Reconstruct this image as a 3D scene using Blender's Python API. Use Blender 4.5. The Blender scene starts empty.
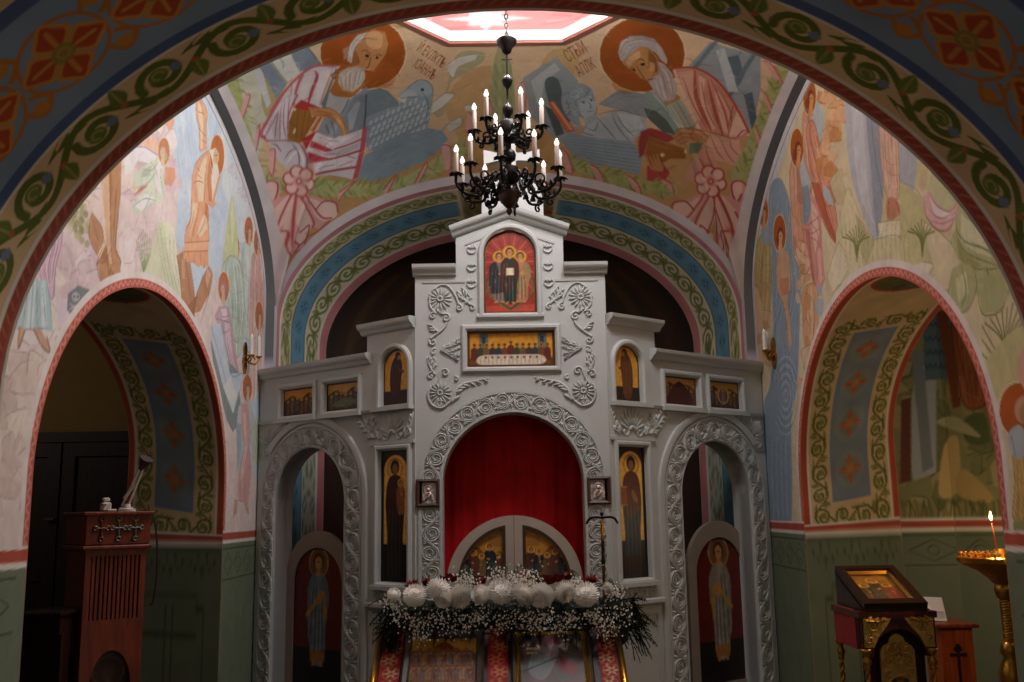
import bpy, bmesh, math, random
import numpy as np
from math import sin, cos, pi, sqrt, radians
from mathutils import Vector, Matrix
from mathutils.bvhtree import BVHTree
from mathutils.geometry import tessellate_polygon
random.seed(7)
rng = np.random.default_rng(7)
col = bpy.context.scene.collection
EYE = 1.7

# ---------------------------------------------------------------- camera (values measured from the photograph)
F, PITCH, ROLL, YAW, CAMX = 970.367, 0.17208, -0.01635, 0.00541, -0.03289
def rays(px):
    px = np.atleast_2d(np.array(px, float))
    a = (px[:, 0] - 512) / F; b = (341 - px[:, 1]) / F
    c, s = cos(ROLL), sin(ROLL)
    a, b = a * c - b * s, a * s + b * c
    cp, sp = cos(PITCH), sin(PITCH)
    y = cp - b * sp; z = sp + b * cp
    cy, sy = cos(YAW), sin(YAW)
    return np.stack([a * cy + y * sy, -a * sy + y * cy, z], 1)
CAM = np.array([CAMX, 0.0, EYE])
def at(x, y, Y):
    r = rays([(x, y)])[0]; return Vector(CAM + r * (Y / r[1]))
def on_plane(px, o, n):
    r = rays(px); n = np.array(n, float); t = ((np.array(o, float) - CAM) @ n) / (r @ n)
    return CAM + r * t[:, None]
fw = Vector(rays([(512, 341)])[0]).normalized()
rt = Vector(rays([(513, 341)])[0] - rays([(512, 341)])[0]).normalized()
up = rt.cross(fw).normalized()
cd = bpy.data.cameras.new('camera'); cam = bpy.data.objects.new('camera', cd); col.objects.link(cam)
cd.sensor_fit = 'HORIZONTAL'; cd.sensor_width = 36; cd.lens = F / 1024 * 36
cam.matrix_world = Matrix(((rt.x, up.x, -fw.x, CAMX), (rt.y, up.y, -fw.y, 0), (rt.z, up.z, -fw.z, EYE), (0, 0, 0, 1)))
cd.clip_start = 0.02
bpy.context.scene.camera = cam

# ---------------------------------------------------------------- colour
def lin(c):
    c = np.asarray(c, float); return np.where(c <= 0.04045, c / 12.92, ((c + 0.055) / 1.055) ** 2.4)
def hx(h):
    h = h.lstrip('#')
    if len(h) == 3: h = ''.join(k * 2 for k in h)
    return np.array([int(h[i:i + 2], 16) / 255 for i in (0, 2, 4)])
def L4(h): return tuple(lin(hx(h))) + (1,)

# ---------------------------------------------------------------- materials
MATS = {}
def mat(name, c, rough=0.6, metal=0.0, var=0.12, scale=9.0, bump=0.0, spec=0.5, emit=None, estr=0, alpha=None):
    if name in MATS: return MATS[name]
    m = bpy.data.materials.new(name); m.use_nodes = True
    nt = m.node_tree; b = nt.nodes['Principled BSDF']
    b.inputs['Roughness'].default_value = rough; b.inputs['Metallic'].default_value = metal
    b.inputs['Specular IOR Level'].default_value = spec
    tc = nt.nodes.new('ShaderNodeTexCoord'); no = nt.nodes.new('ShaderNodeTexNoise')
    no.inputs['Scale'].default_value = scale; no.inputs['Detail'].default_value = 5
    nt.links.new(tc.outputs['Object'], no.inputs['Vector'])
    mr = nt.nodes.new('ShaderNodeMapRange'); mr.inputs['To Min'].default_value = 1 - var; mr.inputs['To Max'].default_value = 1 + var
    nt.links.new(no.outputs['Fac'], mr.inputs['Value'])
    mx = nt.nodes.new('ShaderNodeVectorMath'); mx.operation = 'SCALE'
    nt.links.new(mr.outputs['Result'], mx.inputs['Scale'])
    if c == 'VC':
        at_ = nt.nodes.new('ShaderNodeAttribute'); at_.attribute_name = 'Col'
        nt.links.new(at_.outputs['Color'], mx.inputs[0])
    else:
        mx.inputs[0].default_value = tuple(lin(hx(c)))
    nt.links.new(mx.outputs[0], b.inputs['Base Color'])
    if bump:
        bp = nt.nodes.new('ShaderNodeBump'); bp.inputs['Strength'].default_value = bump; bp.inputs['Distance'].default_value = 0.02
        nt.links.new(no.outputs['Fac'], bp.inputs['Height']); nt.links.new(bp.outputs[0], b.inputs['Normal'])
    if emit:
        b.inputs['Emission Color'].default_value = L4(emit); b.inputs['Emission Strength'].default_value = estr
    MATS[name] = m; return m
def wood(name, c1, c2, rough=0.45, scale=(14, 14, 1.6)):
    if name in MATS: return MATS[name]
    m = mat(name, c1, rough); nt = m.node_tree; b = nt.nodes['Principled BSDF']
    tc = nt.nodes.new('ShaderNodeTexCoord'); mp = nt.nodes.new('ShaderNodeMapping'); mp.inputs['Scale'].default_value = scale
    no = nt.nodes.new('ShaderNodeTexNoise'); no.inputs['Scale'].default_value = 3; no.inputs['Detail'].default_value = 6
    cr = nt.nodes.new('ShaderNodeValToRGB'); cr.color_ramp.elements[0].color = L4(c1); cr.color_ramp.elements[1].color = L4(c2)
    cr.color_ramp.elements[0].position = 0.35; cr.color_ramp.elements[1].position = 0.7
    nt.links.new(tc.outputs['Object'], mp.inputs['Vector']); nt.links.new(mp.outputs[0], no.inputs['Vector'])
    nt.links.new(no.outputs['Fac'], cr.inputs['Fac']); nt.links.new(cr.outputs['Color'], b.inputs['Base Color'])
    return m
fresco = mat('fresco_paint', 'VC', 0.85, var=0.06, scale=5, spec=0.2)
icon_paint = mat('icon_paint', 'VC', 0.32, var=0.03, spec=0.35)
cloth_paint = mat('brocade_paint', 'VC', 0.6, var=0.05, spec=0.3)
stone = mat('white_stone', '#b2b6b4', 0.62, var=0.05, scale=6, bump=0.06)
gold = mat('gilded_brass', '#b98a35', 0.28, 0.9, var=0.15)
bronze = mat('dark_bronze', '#191412', 0.42, 0.6, var=0.2)

# ---------------------------------------------------------------- mesh building
class MB:
    def __init__(s): s.v = []; s.f = []
    def add(s, vs, fs):
        o = len(s.v); s.v += [tuple(p) for p in vs]; s.f += [tuple(i + o for i in f) for f in fs]
    def box(s, c, d, m=None, bev=0.0):
        x, y, z = (k / 2 for k in d)
        if bev:
            b = bev; ring = []
            for zz, k in ((-z, b), (-z + b, 0), (z - b, 0), (z, b)):
                X, Y = x - k, y - k; e = min(b, X * .5, Y * .5)
                ring.append([(-X + e, -Y, zz), (X - e, -Y, zz), (X, -Y + e, zz), (X, Y - e, zz), (X - e, Y, zz), (-X + e, Y, zz), (-X, Y - e, zz), (-X, -Y + e, zz)])
            vs = [p for r in ring for p in r]; fs = [tuple(range(7, -1, -1)), tuple(range(24, 32))]
            for r in range(3):
                for i in range(8): j = (i + 1) % 8; fs.append((r * 8 + i, r * 8 + j, r * 8 + 8 + j, r * 8 + 8 + i))
        else:
            vs = [(i, j, k) for k in (-z, z) for j in (-y, y) for i in (-x, x)]
            fs = [(0, 2, 3, 1), (4, 5, 7, 6), (0, 1, 5, 4), (2, 6, 7, 3), (0, 4, 6, 2), (1, 3, 7, 5)]
        c = Vector(c); vs = [Vector(p) for p in vs]
        if m is not None: vs = [m @ p for p in vs]
        s.add([p + c for p in vs], fs); return s
    def tube(s, pts, r, n=8, cap=True, closed=False):
        pts = [Vector(p) for p in pts]; N = len(pts)
        rs = r if hasattr(r, '__len__') else [r] * N
        prev = None; vs = []
        for i, p in enumerate(pts):
            t = (pts[(i + 1) % N] - pts[i - 1]) if closed else (pts[min(i + 1, N - 1)] - pts[max(i - 1, 0)])
            if t.length < 1e-9: t = Vector((0, 0, 1))
            t.normalize()
            if prev is None:
                prev = t.orthogonal().normalized()
            u = (prev - t * prev.dot(t))
            u = u.normalized() if u.length > 1e-6 else t.orthogonal().normalized()
            prev = u; w = t.cross(u)
            vs += [p + (u * cos(2 * pi * k / n) + w * sin(2 * pi * k / n)) * rs[i] for k in range(n)]
        fs = []
        for i in range(N if closed else N - 1):
            a, b = i * n, ((i + 1) % N) * n
            fs += [(a + k, a + (k + 1) % n, b + (k + 1) % n, b + k) for k in range(n)]
        if cap and not closed: fs += [tuple(range(n - 1, -1, -1)), tuple((N - 1) * n + k for k in range(n))]
        s.add(vs, fs); return s
    def lathe(s, prof, c=(0, 0, 0), n=16, axis=None):
        c = Vector(c); vs = []; fs = []; N = len(prof)
        q = Vector((0, 0, 1)).rotation_difference(Vector(axis)) if axis is not None else None
        for r, z in prof:
            for k in range(n):
                p = Vector((r * cos(2 * pi * k / n), r * sin(2 * pi * k / n), z))
                vs.append((q @ p if q else p) + c)
        for i in range(N - 1):
            fs += [(i * n + k, i * n + (k + 1) % n, (i + 1) * n + (k + 1) % n, (i + 1) * n + k) for k in range(n)]
        fs += [tuple(range(n - 1, -1, -1)), tuple((N - 1) * n + k for k in range(n))]
        s.add(vs, fs); return s
    def ball(s, c, r, n=10, m=6, sq=1.0):
        return s.lathe([(r * sin(pi * (k + .02) / (m + .04)), -r * sq * cos(pi * (k + .02) / (m + .04))) for k in range(m + 1)], c, n)
    def slab(s, outer, holes, fr, d0, d1):
        """flat plate with openings: outlines in plane coordinates of frame fr, from depth d0 (back) to d1 (front)"""
        def area(P): return sum(P[i - 1][0] * P[i][1] - P[i][0] * P[i - 1][1] for i in range(len(P)))
        loops = [outer if area(outer) > 0 else outer[::-1]] + [h if area(h) < 0 else h[::-1] for h in holes]
        flat = [p for l in loops for p in l]
        tris = tessellate_polygon([[Vector((p[0], p[1], 0)) for p in l] for l in loops])
        n = len(flat); vs = [fr(p[0], p[1], d1) for p in flat] + [fr(p[0], p[1], d0) for p in flat]; fs = []
        for t in tris:
            a = (flat[t[1]][0] - flat[t[0]][0]) * (flat[t[2]][1] - flat[t[0]][1]) - (flat[t[2]][0] - flat[t[0]][0]) * (flat[t[1]][1] - flat[t[0]][1])
            t = tuple(t) if a > 0 else tuple(t)[::-1]
            fs += [t, tuple(k + n for k in t[::-1])]
        o = 0
        for l in loops:
            k = len(l)
            fs += [(o + i, o + n + i, o + n + (i + 1) % k, o + (i + 1) % k) for i in range(k)]; o += k
        s.add(vs, fs); return s
    def sweep(s, path, prof, fr, closed=False):
        """moulding: profile (sideways offset, height above the plane) swept along a path in plane coordinates"""
        P = [Vector(p[:2]) for p in path]; N = len(P); vs = []; k = len(prof)
        for i in range(N):
            a = P[i] - P[i - 1] if (i > 0 or closed) else P[1] - P[0]
            b = P[(i + 1) % N] - P[i] if (i < N - 1 or closed) else P[-1] - P[-2]
            a.normalize(); b.normalize()
            na = Vector((-a.y, a.x)); nb = Vector((-b.y, b.x)); m = na + nb
            m = m / max(m.dot(na), .35)
            vs += [fr(P[i].x + m.x * o, P[i].y + m.y * o, h) for o, h in prof]
        fs = []
        for i in range(N if closed else N - 1):
            j = (i + 1) % N
            fs += [(i * k + q, i * k + q + 1, j * k + q + 1, j * k + q) for q in range(k - 1)]
        if not closed: fs += [tuple(range(k)), tuple((N - 1) * k + q for q in range(k))][:2]
        s.add(vs, fs); return s
    def ridge(s, path, w, h, fr, d=0.0, taper=False):
        """half-round carved line lying on plane fr"""
        N = len(path)
        if N < 2: return s
        vs = []
        for i in range(N):
            a = Vector(path[min(i + 1, N - 1)]) - Vector(path[max(i - 1, 0)])
            if a.length < 1e-9: a = Vector((1, 0))
            a.normalize(); k = 1.0
            if taper:
                u = i / (N - 1); k = max(.12, min(1, 4 * u * (1 - u) + .05)) if taper == 2 else max(.15, 1 - u * .85)
            for o, z in ((-1, -.15), (-.62, .75), (0, 1), (.62, .75), (1, -.15)):
                vs.append(fr(path[i][0] - a.y * o * w * k, path[i][1] + a.x * o * w * k, d + z * h * (.4 + .6 * k)))
        fs = []
        for i in range(N - 1):
            fs += [(i * 5 + q + 1, i * 5 + q, i * 5 + q + 5, i * 5 + q + 6) for q in range(4)]
        s.add(vs, fs + [(0, 1, 2, 3, 4), tuple((N - 1) * 5 + q for q in (4, 3, 2, 1, 0))]); return s
    def build(s, name, m, parent=None, smooth=False, loc=None):
        me = bpy.data.meshes.new(name)
        vs = s.v
        if loc is not None: vs = [tuple(Vector(p) - Vector(loc)) for p in vs]
        me.from_pydata(vs, [], s.f); me.update()
        bm = bmesh.new(); bm.from_mesh(me); bmesh.ops.recalc_face_normals(bm, faces=bm.faces); bm.to_mesh(me); bm.free()
        if smooth is True: me.polygons.foreach_set('use_smooth', [True] * len(me.polygons))
        elif smooth: me.set_sharp_from_angle(angle=radians(smooth)) if hasattr(me, 'set_sharp_from_angle') else None
        if smooth and smooth is not True: me.polygons.foreach_set('use_smooth', [True] * len(me.polygons))
        me.materials.append(m)
        return link(name, me, parent, loc)
def link(name, me, parent=None, loc=None):
    o = bpy.data.objects.new(name, me); col.objects.link(o)
    if loc is not None: o.location = loc
    if parent is not None:
        o.parent = parent
        o.matrix_parent_inverse = parent_world(parent).inverted()
    return o
def parent_world(p):
    M = Matrix.LocRotScale(p.location, p.rotation_euler, p.scale)
    return (parent_world(p.parent) @ p.matrix_parent_inverse @ M) if p.parent else M
def tag(o, label=None, cat=None, group=None, kind=None):
    if label: o['label'] = label
    if cat: o['category'] = cat
    if group: o['group'] = group
    if kind: o['kind'] = kind
    return o
def empty(name, loc, label, cat, group=None, rz=0):
    o = bpy.data.objects.new(name, None); col.objects.link(o); o.location = loc; o.rotation_euler = (0, 0, rz)
    o.empty_display_size = .1
    return tag(o, label, cat, group)
def struct(o): o['kind'] = 'structure'; return o
def copy_tree(o, parent=None):
    c = o.copy(); col.objects.link(c)
    if parent is not None: c.parent = parent
    for ch in [k for k in bpy.data.objects if k.parent == o]: copy_tree(ch, c)
    return c

class Frame:
    """plane: origin o, sideways u, upward v, outward n = towards the viewer"""
    def __init__(s, o, u, v=(0, 0, 1), flip=False):
        s.o = Vector(o); s.u = Vector(u).normalized(); s.v = Vector(v).normalized(); s.n = s.u.cross(s.v) * (-1 if flip else 1)
    def __call__(s, a, b, d=0.0): return s.o + s.u * a + s.v * b + s.n * d
    def px(s, pts):
        q = on_plane(pts, s.o, s.n) - np.array(s.o)
        return [tuple(k) for k in np.stack([q @ np.array(s.u), q @ np.array(s.v)], 1)]
    def off(s, d): return Frame(s.o + s.n * d, s.u, s.v, s.n.dot(s.u.cross(s.v)) < 0)

def smooth_path(P, k=6, closed=False):
    P = [np.array(p, float) for p in P]; N = len(P)
    if N < 3: return P
    out = []
    g = lambda i: P[i % N] if closed else P[min(max(i, 0), N - 1)]
    for i in range(N if closed else N - 1):
        a, b, c, d = g(i - 1), g(i), g(i + 1), g(i + 2)
        for j in range(k):
            t = j / k
            out.append(.5 * (2 * b + (c - a) * t + (2 * a - 5 * b + 4 * c - d) * t * t + (3 * b - a - 3 * c + d) * t ** 3))
    if not closed: out.append(P[-1])
    return out
def arch_pts(w, z0, z1, b=None, n=24, x0=0.0, base=None):
    """arch outline, left foot to right foot"""
    b = w if b is None else b
    pts = [(x0 - w * cos(pi * i / n), z1 + b * sin(pi * i / n)) for i in range(n + 1)]
    return ([(x0 - w, z0)] if z0 < z1 - 1e-6 else []) + pts + ([(x0 + w, z0)] if z0 < z1 - 1e-6 else [])
def arclen(P):
    P = np.array(P, float); d = np.hypot(*(P[1:] - P[:-1]).T); return np.concatenate([[0], np.cumsum(d)])
def resample(P, n):
    P = np.array(P, float); s = arclen(P); t = np.linspace(0, s[-1], n)
    return np.stack([np.interp(t, s, P[:, k]) for k in range(P.shape[1])], 1)
def along(P):
    """maps (distance along path, sideways) to plane coordinates"""
    P = np.array(P, float); s = arclen(P)
    def f(a, t):
        a = min(max(a, 0), s[-1] - 1e-6); i = min(int(np.searchsorted(s, a, 'right')) - 1, len(P) - 2)
        def tan(k):
            q = P[min(k + 1, len(P) - 1)] - P[max(k - 1, 0)]; return q / np.hypot(*q)
        w = (a - s[i]) / max(s[i + 1] - s[i], 1e-9); p = P[i] * (1 - w) + P[i + 1] * w
        d = tan(i) * (1 - w) + tan(i + 1) * w; d /= np.hypot(*d)
        return (p[0] - d[1] * t, p[1] + d[0] * t)
    return f, s[-1]

# ---------------------------------------------------------------- painting on surfaces (pigment in wall coordinates, carried as vertex colours)
class Canvas:
    def __init__(s, u0, v0, u1, v1, ppm, bg):
        s.u0, s.v0, s.ppm = u0, v0, ppm
        s.W = max(2, int((u1 - u0) * ppm) + 1); s.H = max(2, int((v1 - v0) * ppm) + 1)
        s.a = np.empty((s.H, s.W, 3)); s.a[:] = hx(bg) if isinstance(bg, str) else bg
    def ij(s, P):
        P = np.array(P, float); return np.stack([(P[:, 0] - s.u0) * s.ppm, (P[:, 1] - s.v0) * s.ppm], 1)
    def _box(s, Q, pad):
        x0 = max(0, int(np.floor(Q[:, 0].min() - pad))); x1 = min(s.W, int(np.ceil(Q[:, 0].max() + pad)) + 1)
        y0 = max(0, int(np.floor(Q[:, 1].min() - pad))); y1 = min(s.H, int(np.ceil(Q[:, 1].max() + pad)) + 1)
        return (x0, x1, y0, y1) if x1 > x0 and y1 > y0 else None
    def _mix(s, b, m, c, al):
        x0, x1, y0, y1 = b; m = (m * al)[..., None]
        c = hx(c) if isinstance(c, str) else c
        s.a[y0:y1, x0:x1] = s.a[y0:y1, x0:x1] * (1 - m) + np.asarray(c) * m
    def mask(s, Q, b):
        """antialiased coverage: 2 x 2 samples per pixel"""
        x0, x1, y0, y1 = b; X = (np.arange(2 * (x1 - x0)) / 2 + x0 - .25)[None, :]; Y = (np.arange(2 * (y1 - y0)) / 2 + y0 - .25)[:, None]
        m = np.zeros((2 * (y1 - y0), 2 * (x1 - x0)), bool)
        for i in range(len(Q)):
            ax, ay = Q[i - 1]; bx, by = Q[i]
            if ay == by: continue
            r = slice(max(0, int((min(ay, by) - y0) * 2) - 1), max(0, int((max(ay, by) - y0) * 2) + 3)); y = Y[r]
            if len(y): m[r] ^= ((ay > y) != (by > y)) & (X < (bx - ax) * (y - ay) / (by - ay) + ax)
        m = m.astype(float); return (m[::2, ::2] + m[1::2, ::2] + m[::2, 1::2] + m[1::2, 1::2]) / 4
    def brushwork(s, n, length, ang, seed=0, al=.45, wid=.006, spread=.5, box=None):
        """many short strokes a little lighter or darker than the paint beneath"""
        r = np.random.default_rng(seed); u1, v1 = s.u0 + s.W / s.ppm, s.v0 + s.H / s.ppm
        bx = box or (s.u0, s.v0, u1, v1)
        for k in range(n):
            u, v = r.uniform(bx[0], bx[2]), r.uniform(bx[1], bx[3]); i, j = int((v - s.v0) * s.ppm), int((u - s.u0) * s.ppm)
            if not (0 <= i < s.H and 0 <= j < s.W): continue
            c = s.a[i, j]; c = np.clip(c * (.80 if k % 2 else 1.0) + (0 if k % 2 else .10), 0, 1); a = ang + r.normal(0, spread); L = length * r.uniform(.4, 1.3); b_ = r.normal(0, .25)
            P = [(u, v), (u + L * .5 * cos(a), v + L * .5 * sin(a)), (u + L * cos(a + b_), v + L * sin(a + b_))]
            s.stroke(smooth_path(P, 3), wid * r.uniform(.6, 1.6), c, al, 2)
    def poly(s, P, c, al=1.0):
        Q = s.ij(P); b = s._box(Q, 1)
        if b: s._mix(b, s.mask(Q, b), c, al)
    def grad(s, P, c0, c1, d, al=1.0):
        """fill shading from c0 to c1 along direction d (painter's blend)"""
        Q = s.ij(P); b = s._box(Q, 1)
        if not b: return
        x0, x1, y0, y1 = b; X = np.arange(x0, x1)[None, :]; Y = np.arange(y0, y1)[:, None]
        t = X * d[0] + Y * d[1]; q = Q @ np.array(d); t = np.clip((t - q.min()) / max(q.max() - q.min(), 1e-9), 0, 1)[..., None]
        s._mix(b, s.mask(Q, b), hx(c0) * (1 - t) + hx(c1) * t, al)
    def stroke(s, P, w, c, al=1.0, taper=0):
        Q = s.ij(P); w = max(w * s.ppm / 2, .45); N = len(Q); c = hx(c) if isinstance(c, str) else c
        b = s._box(Q, w + 1.5)
        if not b: return
        x0, x1, y0, y1 = b; M = np.zeros((y1 - y0, x1 - x0))
        for i in range(N - 1):
            k = 1.0
            if taper == 1: k = max(.25, 1 - i / N)
            elif taper == 2: k = max(.3, 4 * (i + .5) / N * (1 - (i + .5) / N))
            sb = s._box(Q[i:i + 2], w * k + 1.5)
            if not sb: continue
            X = np.arange(sb[0], sb[1])[None, :]; Y = np.arange(sb[2], sb[3])[:, None]
            a = Q[i]; d = Q[i + 1] - a; L = max(d @ d, 1e-12)
            t = np.clip(((X - a[0]) * d[0] + (Y - a[1]) * d[1]) / L, 0, 1)
            D = np.hypot(X - a[0] - t * d[0], Y - a[1] - t * d[1])
            m = np.clip(w * k + .5 - D, 0, 1); sl = M[sb[2] - y0:sb[3] - y0, sb[0] - x0:sb[1] - x0]
            np.maximum(sl, m, out=sl)
        s._mix(b, M, c, al)
    def disc(s, c, r, colr, al=1.0, ry=None, n=28):
        ry = ry or r; s.poly([(c[0] + r * cos(2 * pi * k / n), c[1] + ry * sin(2 * pi * k / n)) for k in range(n)], colr, al)
    def ring(s, c, r, w, colr, al=1.0, ry=None, n=32):
        ry = ry or r; s.stroke([(c[0] + r * cos(2 * pi * k / n), c[1] + ry * sin(2 * pi * k / n)) for k in range(n + 1)], w, colr, al)
    def mottle(s, amt, cells, seed=0):
        r = np.random.default_rng(seed); h, w = max(2, int(s.H / s.ppm * cells)), max(2, int(s.W / s.ppm * cells))
        g = r.normal(0, amt, (h + 2, w + 2)); yy = np.linspace(0, h, s.H); xx = np.linspace(0, w, s.W)
        i = yy.astype(int); j = xx.astype(int); fy = (yy - i)[:, None]; fx = (xx - j)[None, :]
        v = g[i][:, j] * (1 - fy) * (1 - fx) + g[i + 1][:, j] * fy * (1 - fx) + g[i][:, j + 1] * (1 - fy) * fx + g[i + 1][:, j + 1] * fy * fx
        s.a = np.clip(s.a * (1 + v[..., None]), 0, 1)
    def sample(s, U, V):
        x = np.clip((U - s.u0) * s.ppm, 0, s.W - 1.001); y = np.clip((V - s.v0) * s.ppm, 0, s.H - 1.001)
        i = x.astype(int); j = y.astype(int); fx = (x - i)[..., None]; fy = (y - j)[..., None]; A = s.a
        return A[j, i] * (1 - fx) * (1 - fy) + A[j, i + 1] * fx * (1 - fy) + A[j + 1, i] * (1 - fx) * fy + A[j + 1, i + 1] * fx * fy
def grid_mesh(name, P, C, m, parent=None, gain=1.0):
    """painted grid(s): P (n,k,3) points and C (n,k,3) sRGB pigment, or lists of them joined in one mesh"""
    if not isinstance(P, list): P, C = [P], [C]
    me = bpy.data.meshes.new(name); qs = []; o = 0
    for p in P:
        n, k = p.shape[:2]; idx = np.arange(n * k).reshape(n, k) + o; o += n * k
        qs.append(np.stack([idx[:-1, :-1], idx[1:, :-1], idx[1:, 1:], idx[:-1, 1:]], -1).reshape(-1, 4))
    q = np.concatenate(qs); V = np.concatenate([p.reshape(-1, 3) for p in P]); K = np.concatenate([c.reshape(-1, 3) for c in C])
    me.vertices.add(o); me.vertices.foreach_set('co', V.reshape(-1).astype(np.float32))
    me.loops.add(q.size); me.loops.foreach_set('vertex_index', q.reshape(-1).astype(np.int32))
    me.polygons.add(len(q)); me.polygons.foreach_set('loop_start', np.arange(0, q.size, 4, dtype=np.int32))
    me.polygons.foreach_set('use_smooth', np.ones(len(q), bool))
    me.update(calc_edges=True)
    a = me.color_attributes.new('Col', 'FLOAT_COLOR', 'POINT')
    rgba = np.ones((o, 4), np.float32); rgba[:, :3] = np.clip(lin(np.clip(K, 0, 1)) * gain, 0, .88)
    a.data.foreach_set('color', rgba.reshape(-1)); me.materials.append(m)
    return link(name, me, parent)
def flat_grid(name, fr, u0, u1, lo, hi, step, cv, m, parent=None, d=0.0, gain=1.0, us=None):
    """painted flat piece bounded below by lo(u) and above by hi(u)"""
    us = np.linspace(u0, u1, max(2, int((u1 - u0) / step) + 1)) if us is None else np.asarray(us)
    lo_ = np.array([lo(u) if callable(lo) else lo for u in us]); hi_ = np.array([hi(u) if callable(hi) else hi for u in us])
    nv = max(2, int((hi_ - lo_).max() / step) + 1); t = np.linspace(0, 1, nv)[None, :]
    V = lo_[:, None] * (1 - t) + hi_[:, None] * t; U = np.repeat(us[:, None], nv, 1)
    o, u, v, nn = (np.array(k) for k in (fr.o, fr.u, fr.v, fr.n))
    P = o + U[..., None] * u + V[..., None] * v + nn * d
    return grid_mesh(name, P, cv.sample(U, V), m, parent, gain)

# running vine of S-spirals, in band coordinates (distance, sideways); returns stems, spirals, leaves
def vine(length, w, period, spir=1.4):
    n = max(2, int(round(length / (period / 2)))); h = length / n
    stem = [(length * i / (n * 12), .40 * w * sin(pi * i / 12)) for i in range(n * 12 + 1)]
    sp = []; lv = []
    for k in range(n):
        sg = 1 if k % 2 == 0 else -1; c = (h * (k + .54), -sg * .06 * w); pts = []
        for j in range(23):
            t = j / 22; a = pi - .35 + t * 2 * pi * spir; r = (.36 * (1 - t) + .05) * w; e = min(1.0, h * .46 / (.36 * w))
            pts.append((c[0] + r * cos(a) * e, c[1] + sg * r * sin(a)))
        sp.append(pts)
        b = (h * (k + .98), sg * .10 * w)
        lv.append([b, (b[0] - .10 * w, b[1] + sg * .13 * w), (b[0] - .02 * w, b[1] + sg * .36 * w), (b[0] + .1 * w, b[1] + sg * .16 * w)])
    return stem, sp, lv
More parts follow.
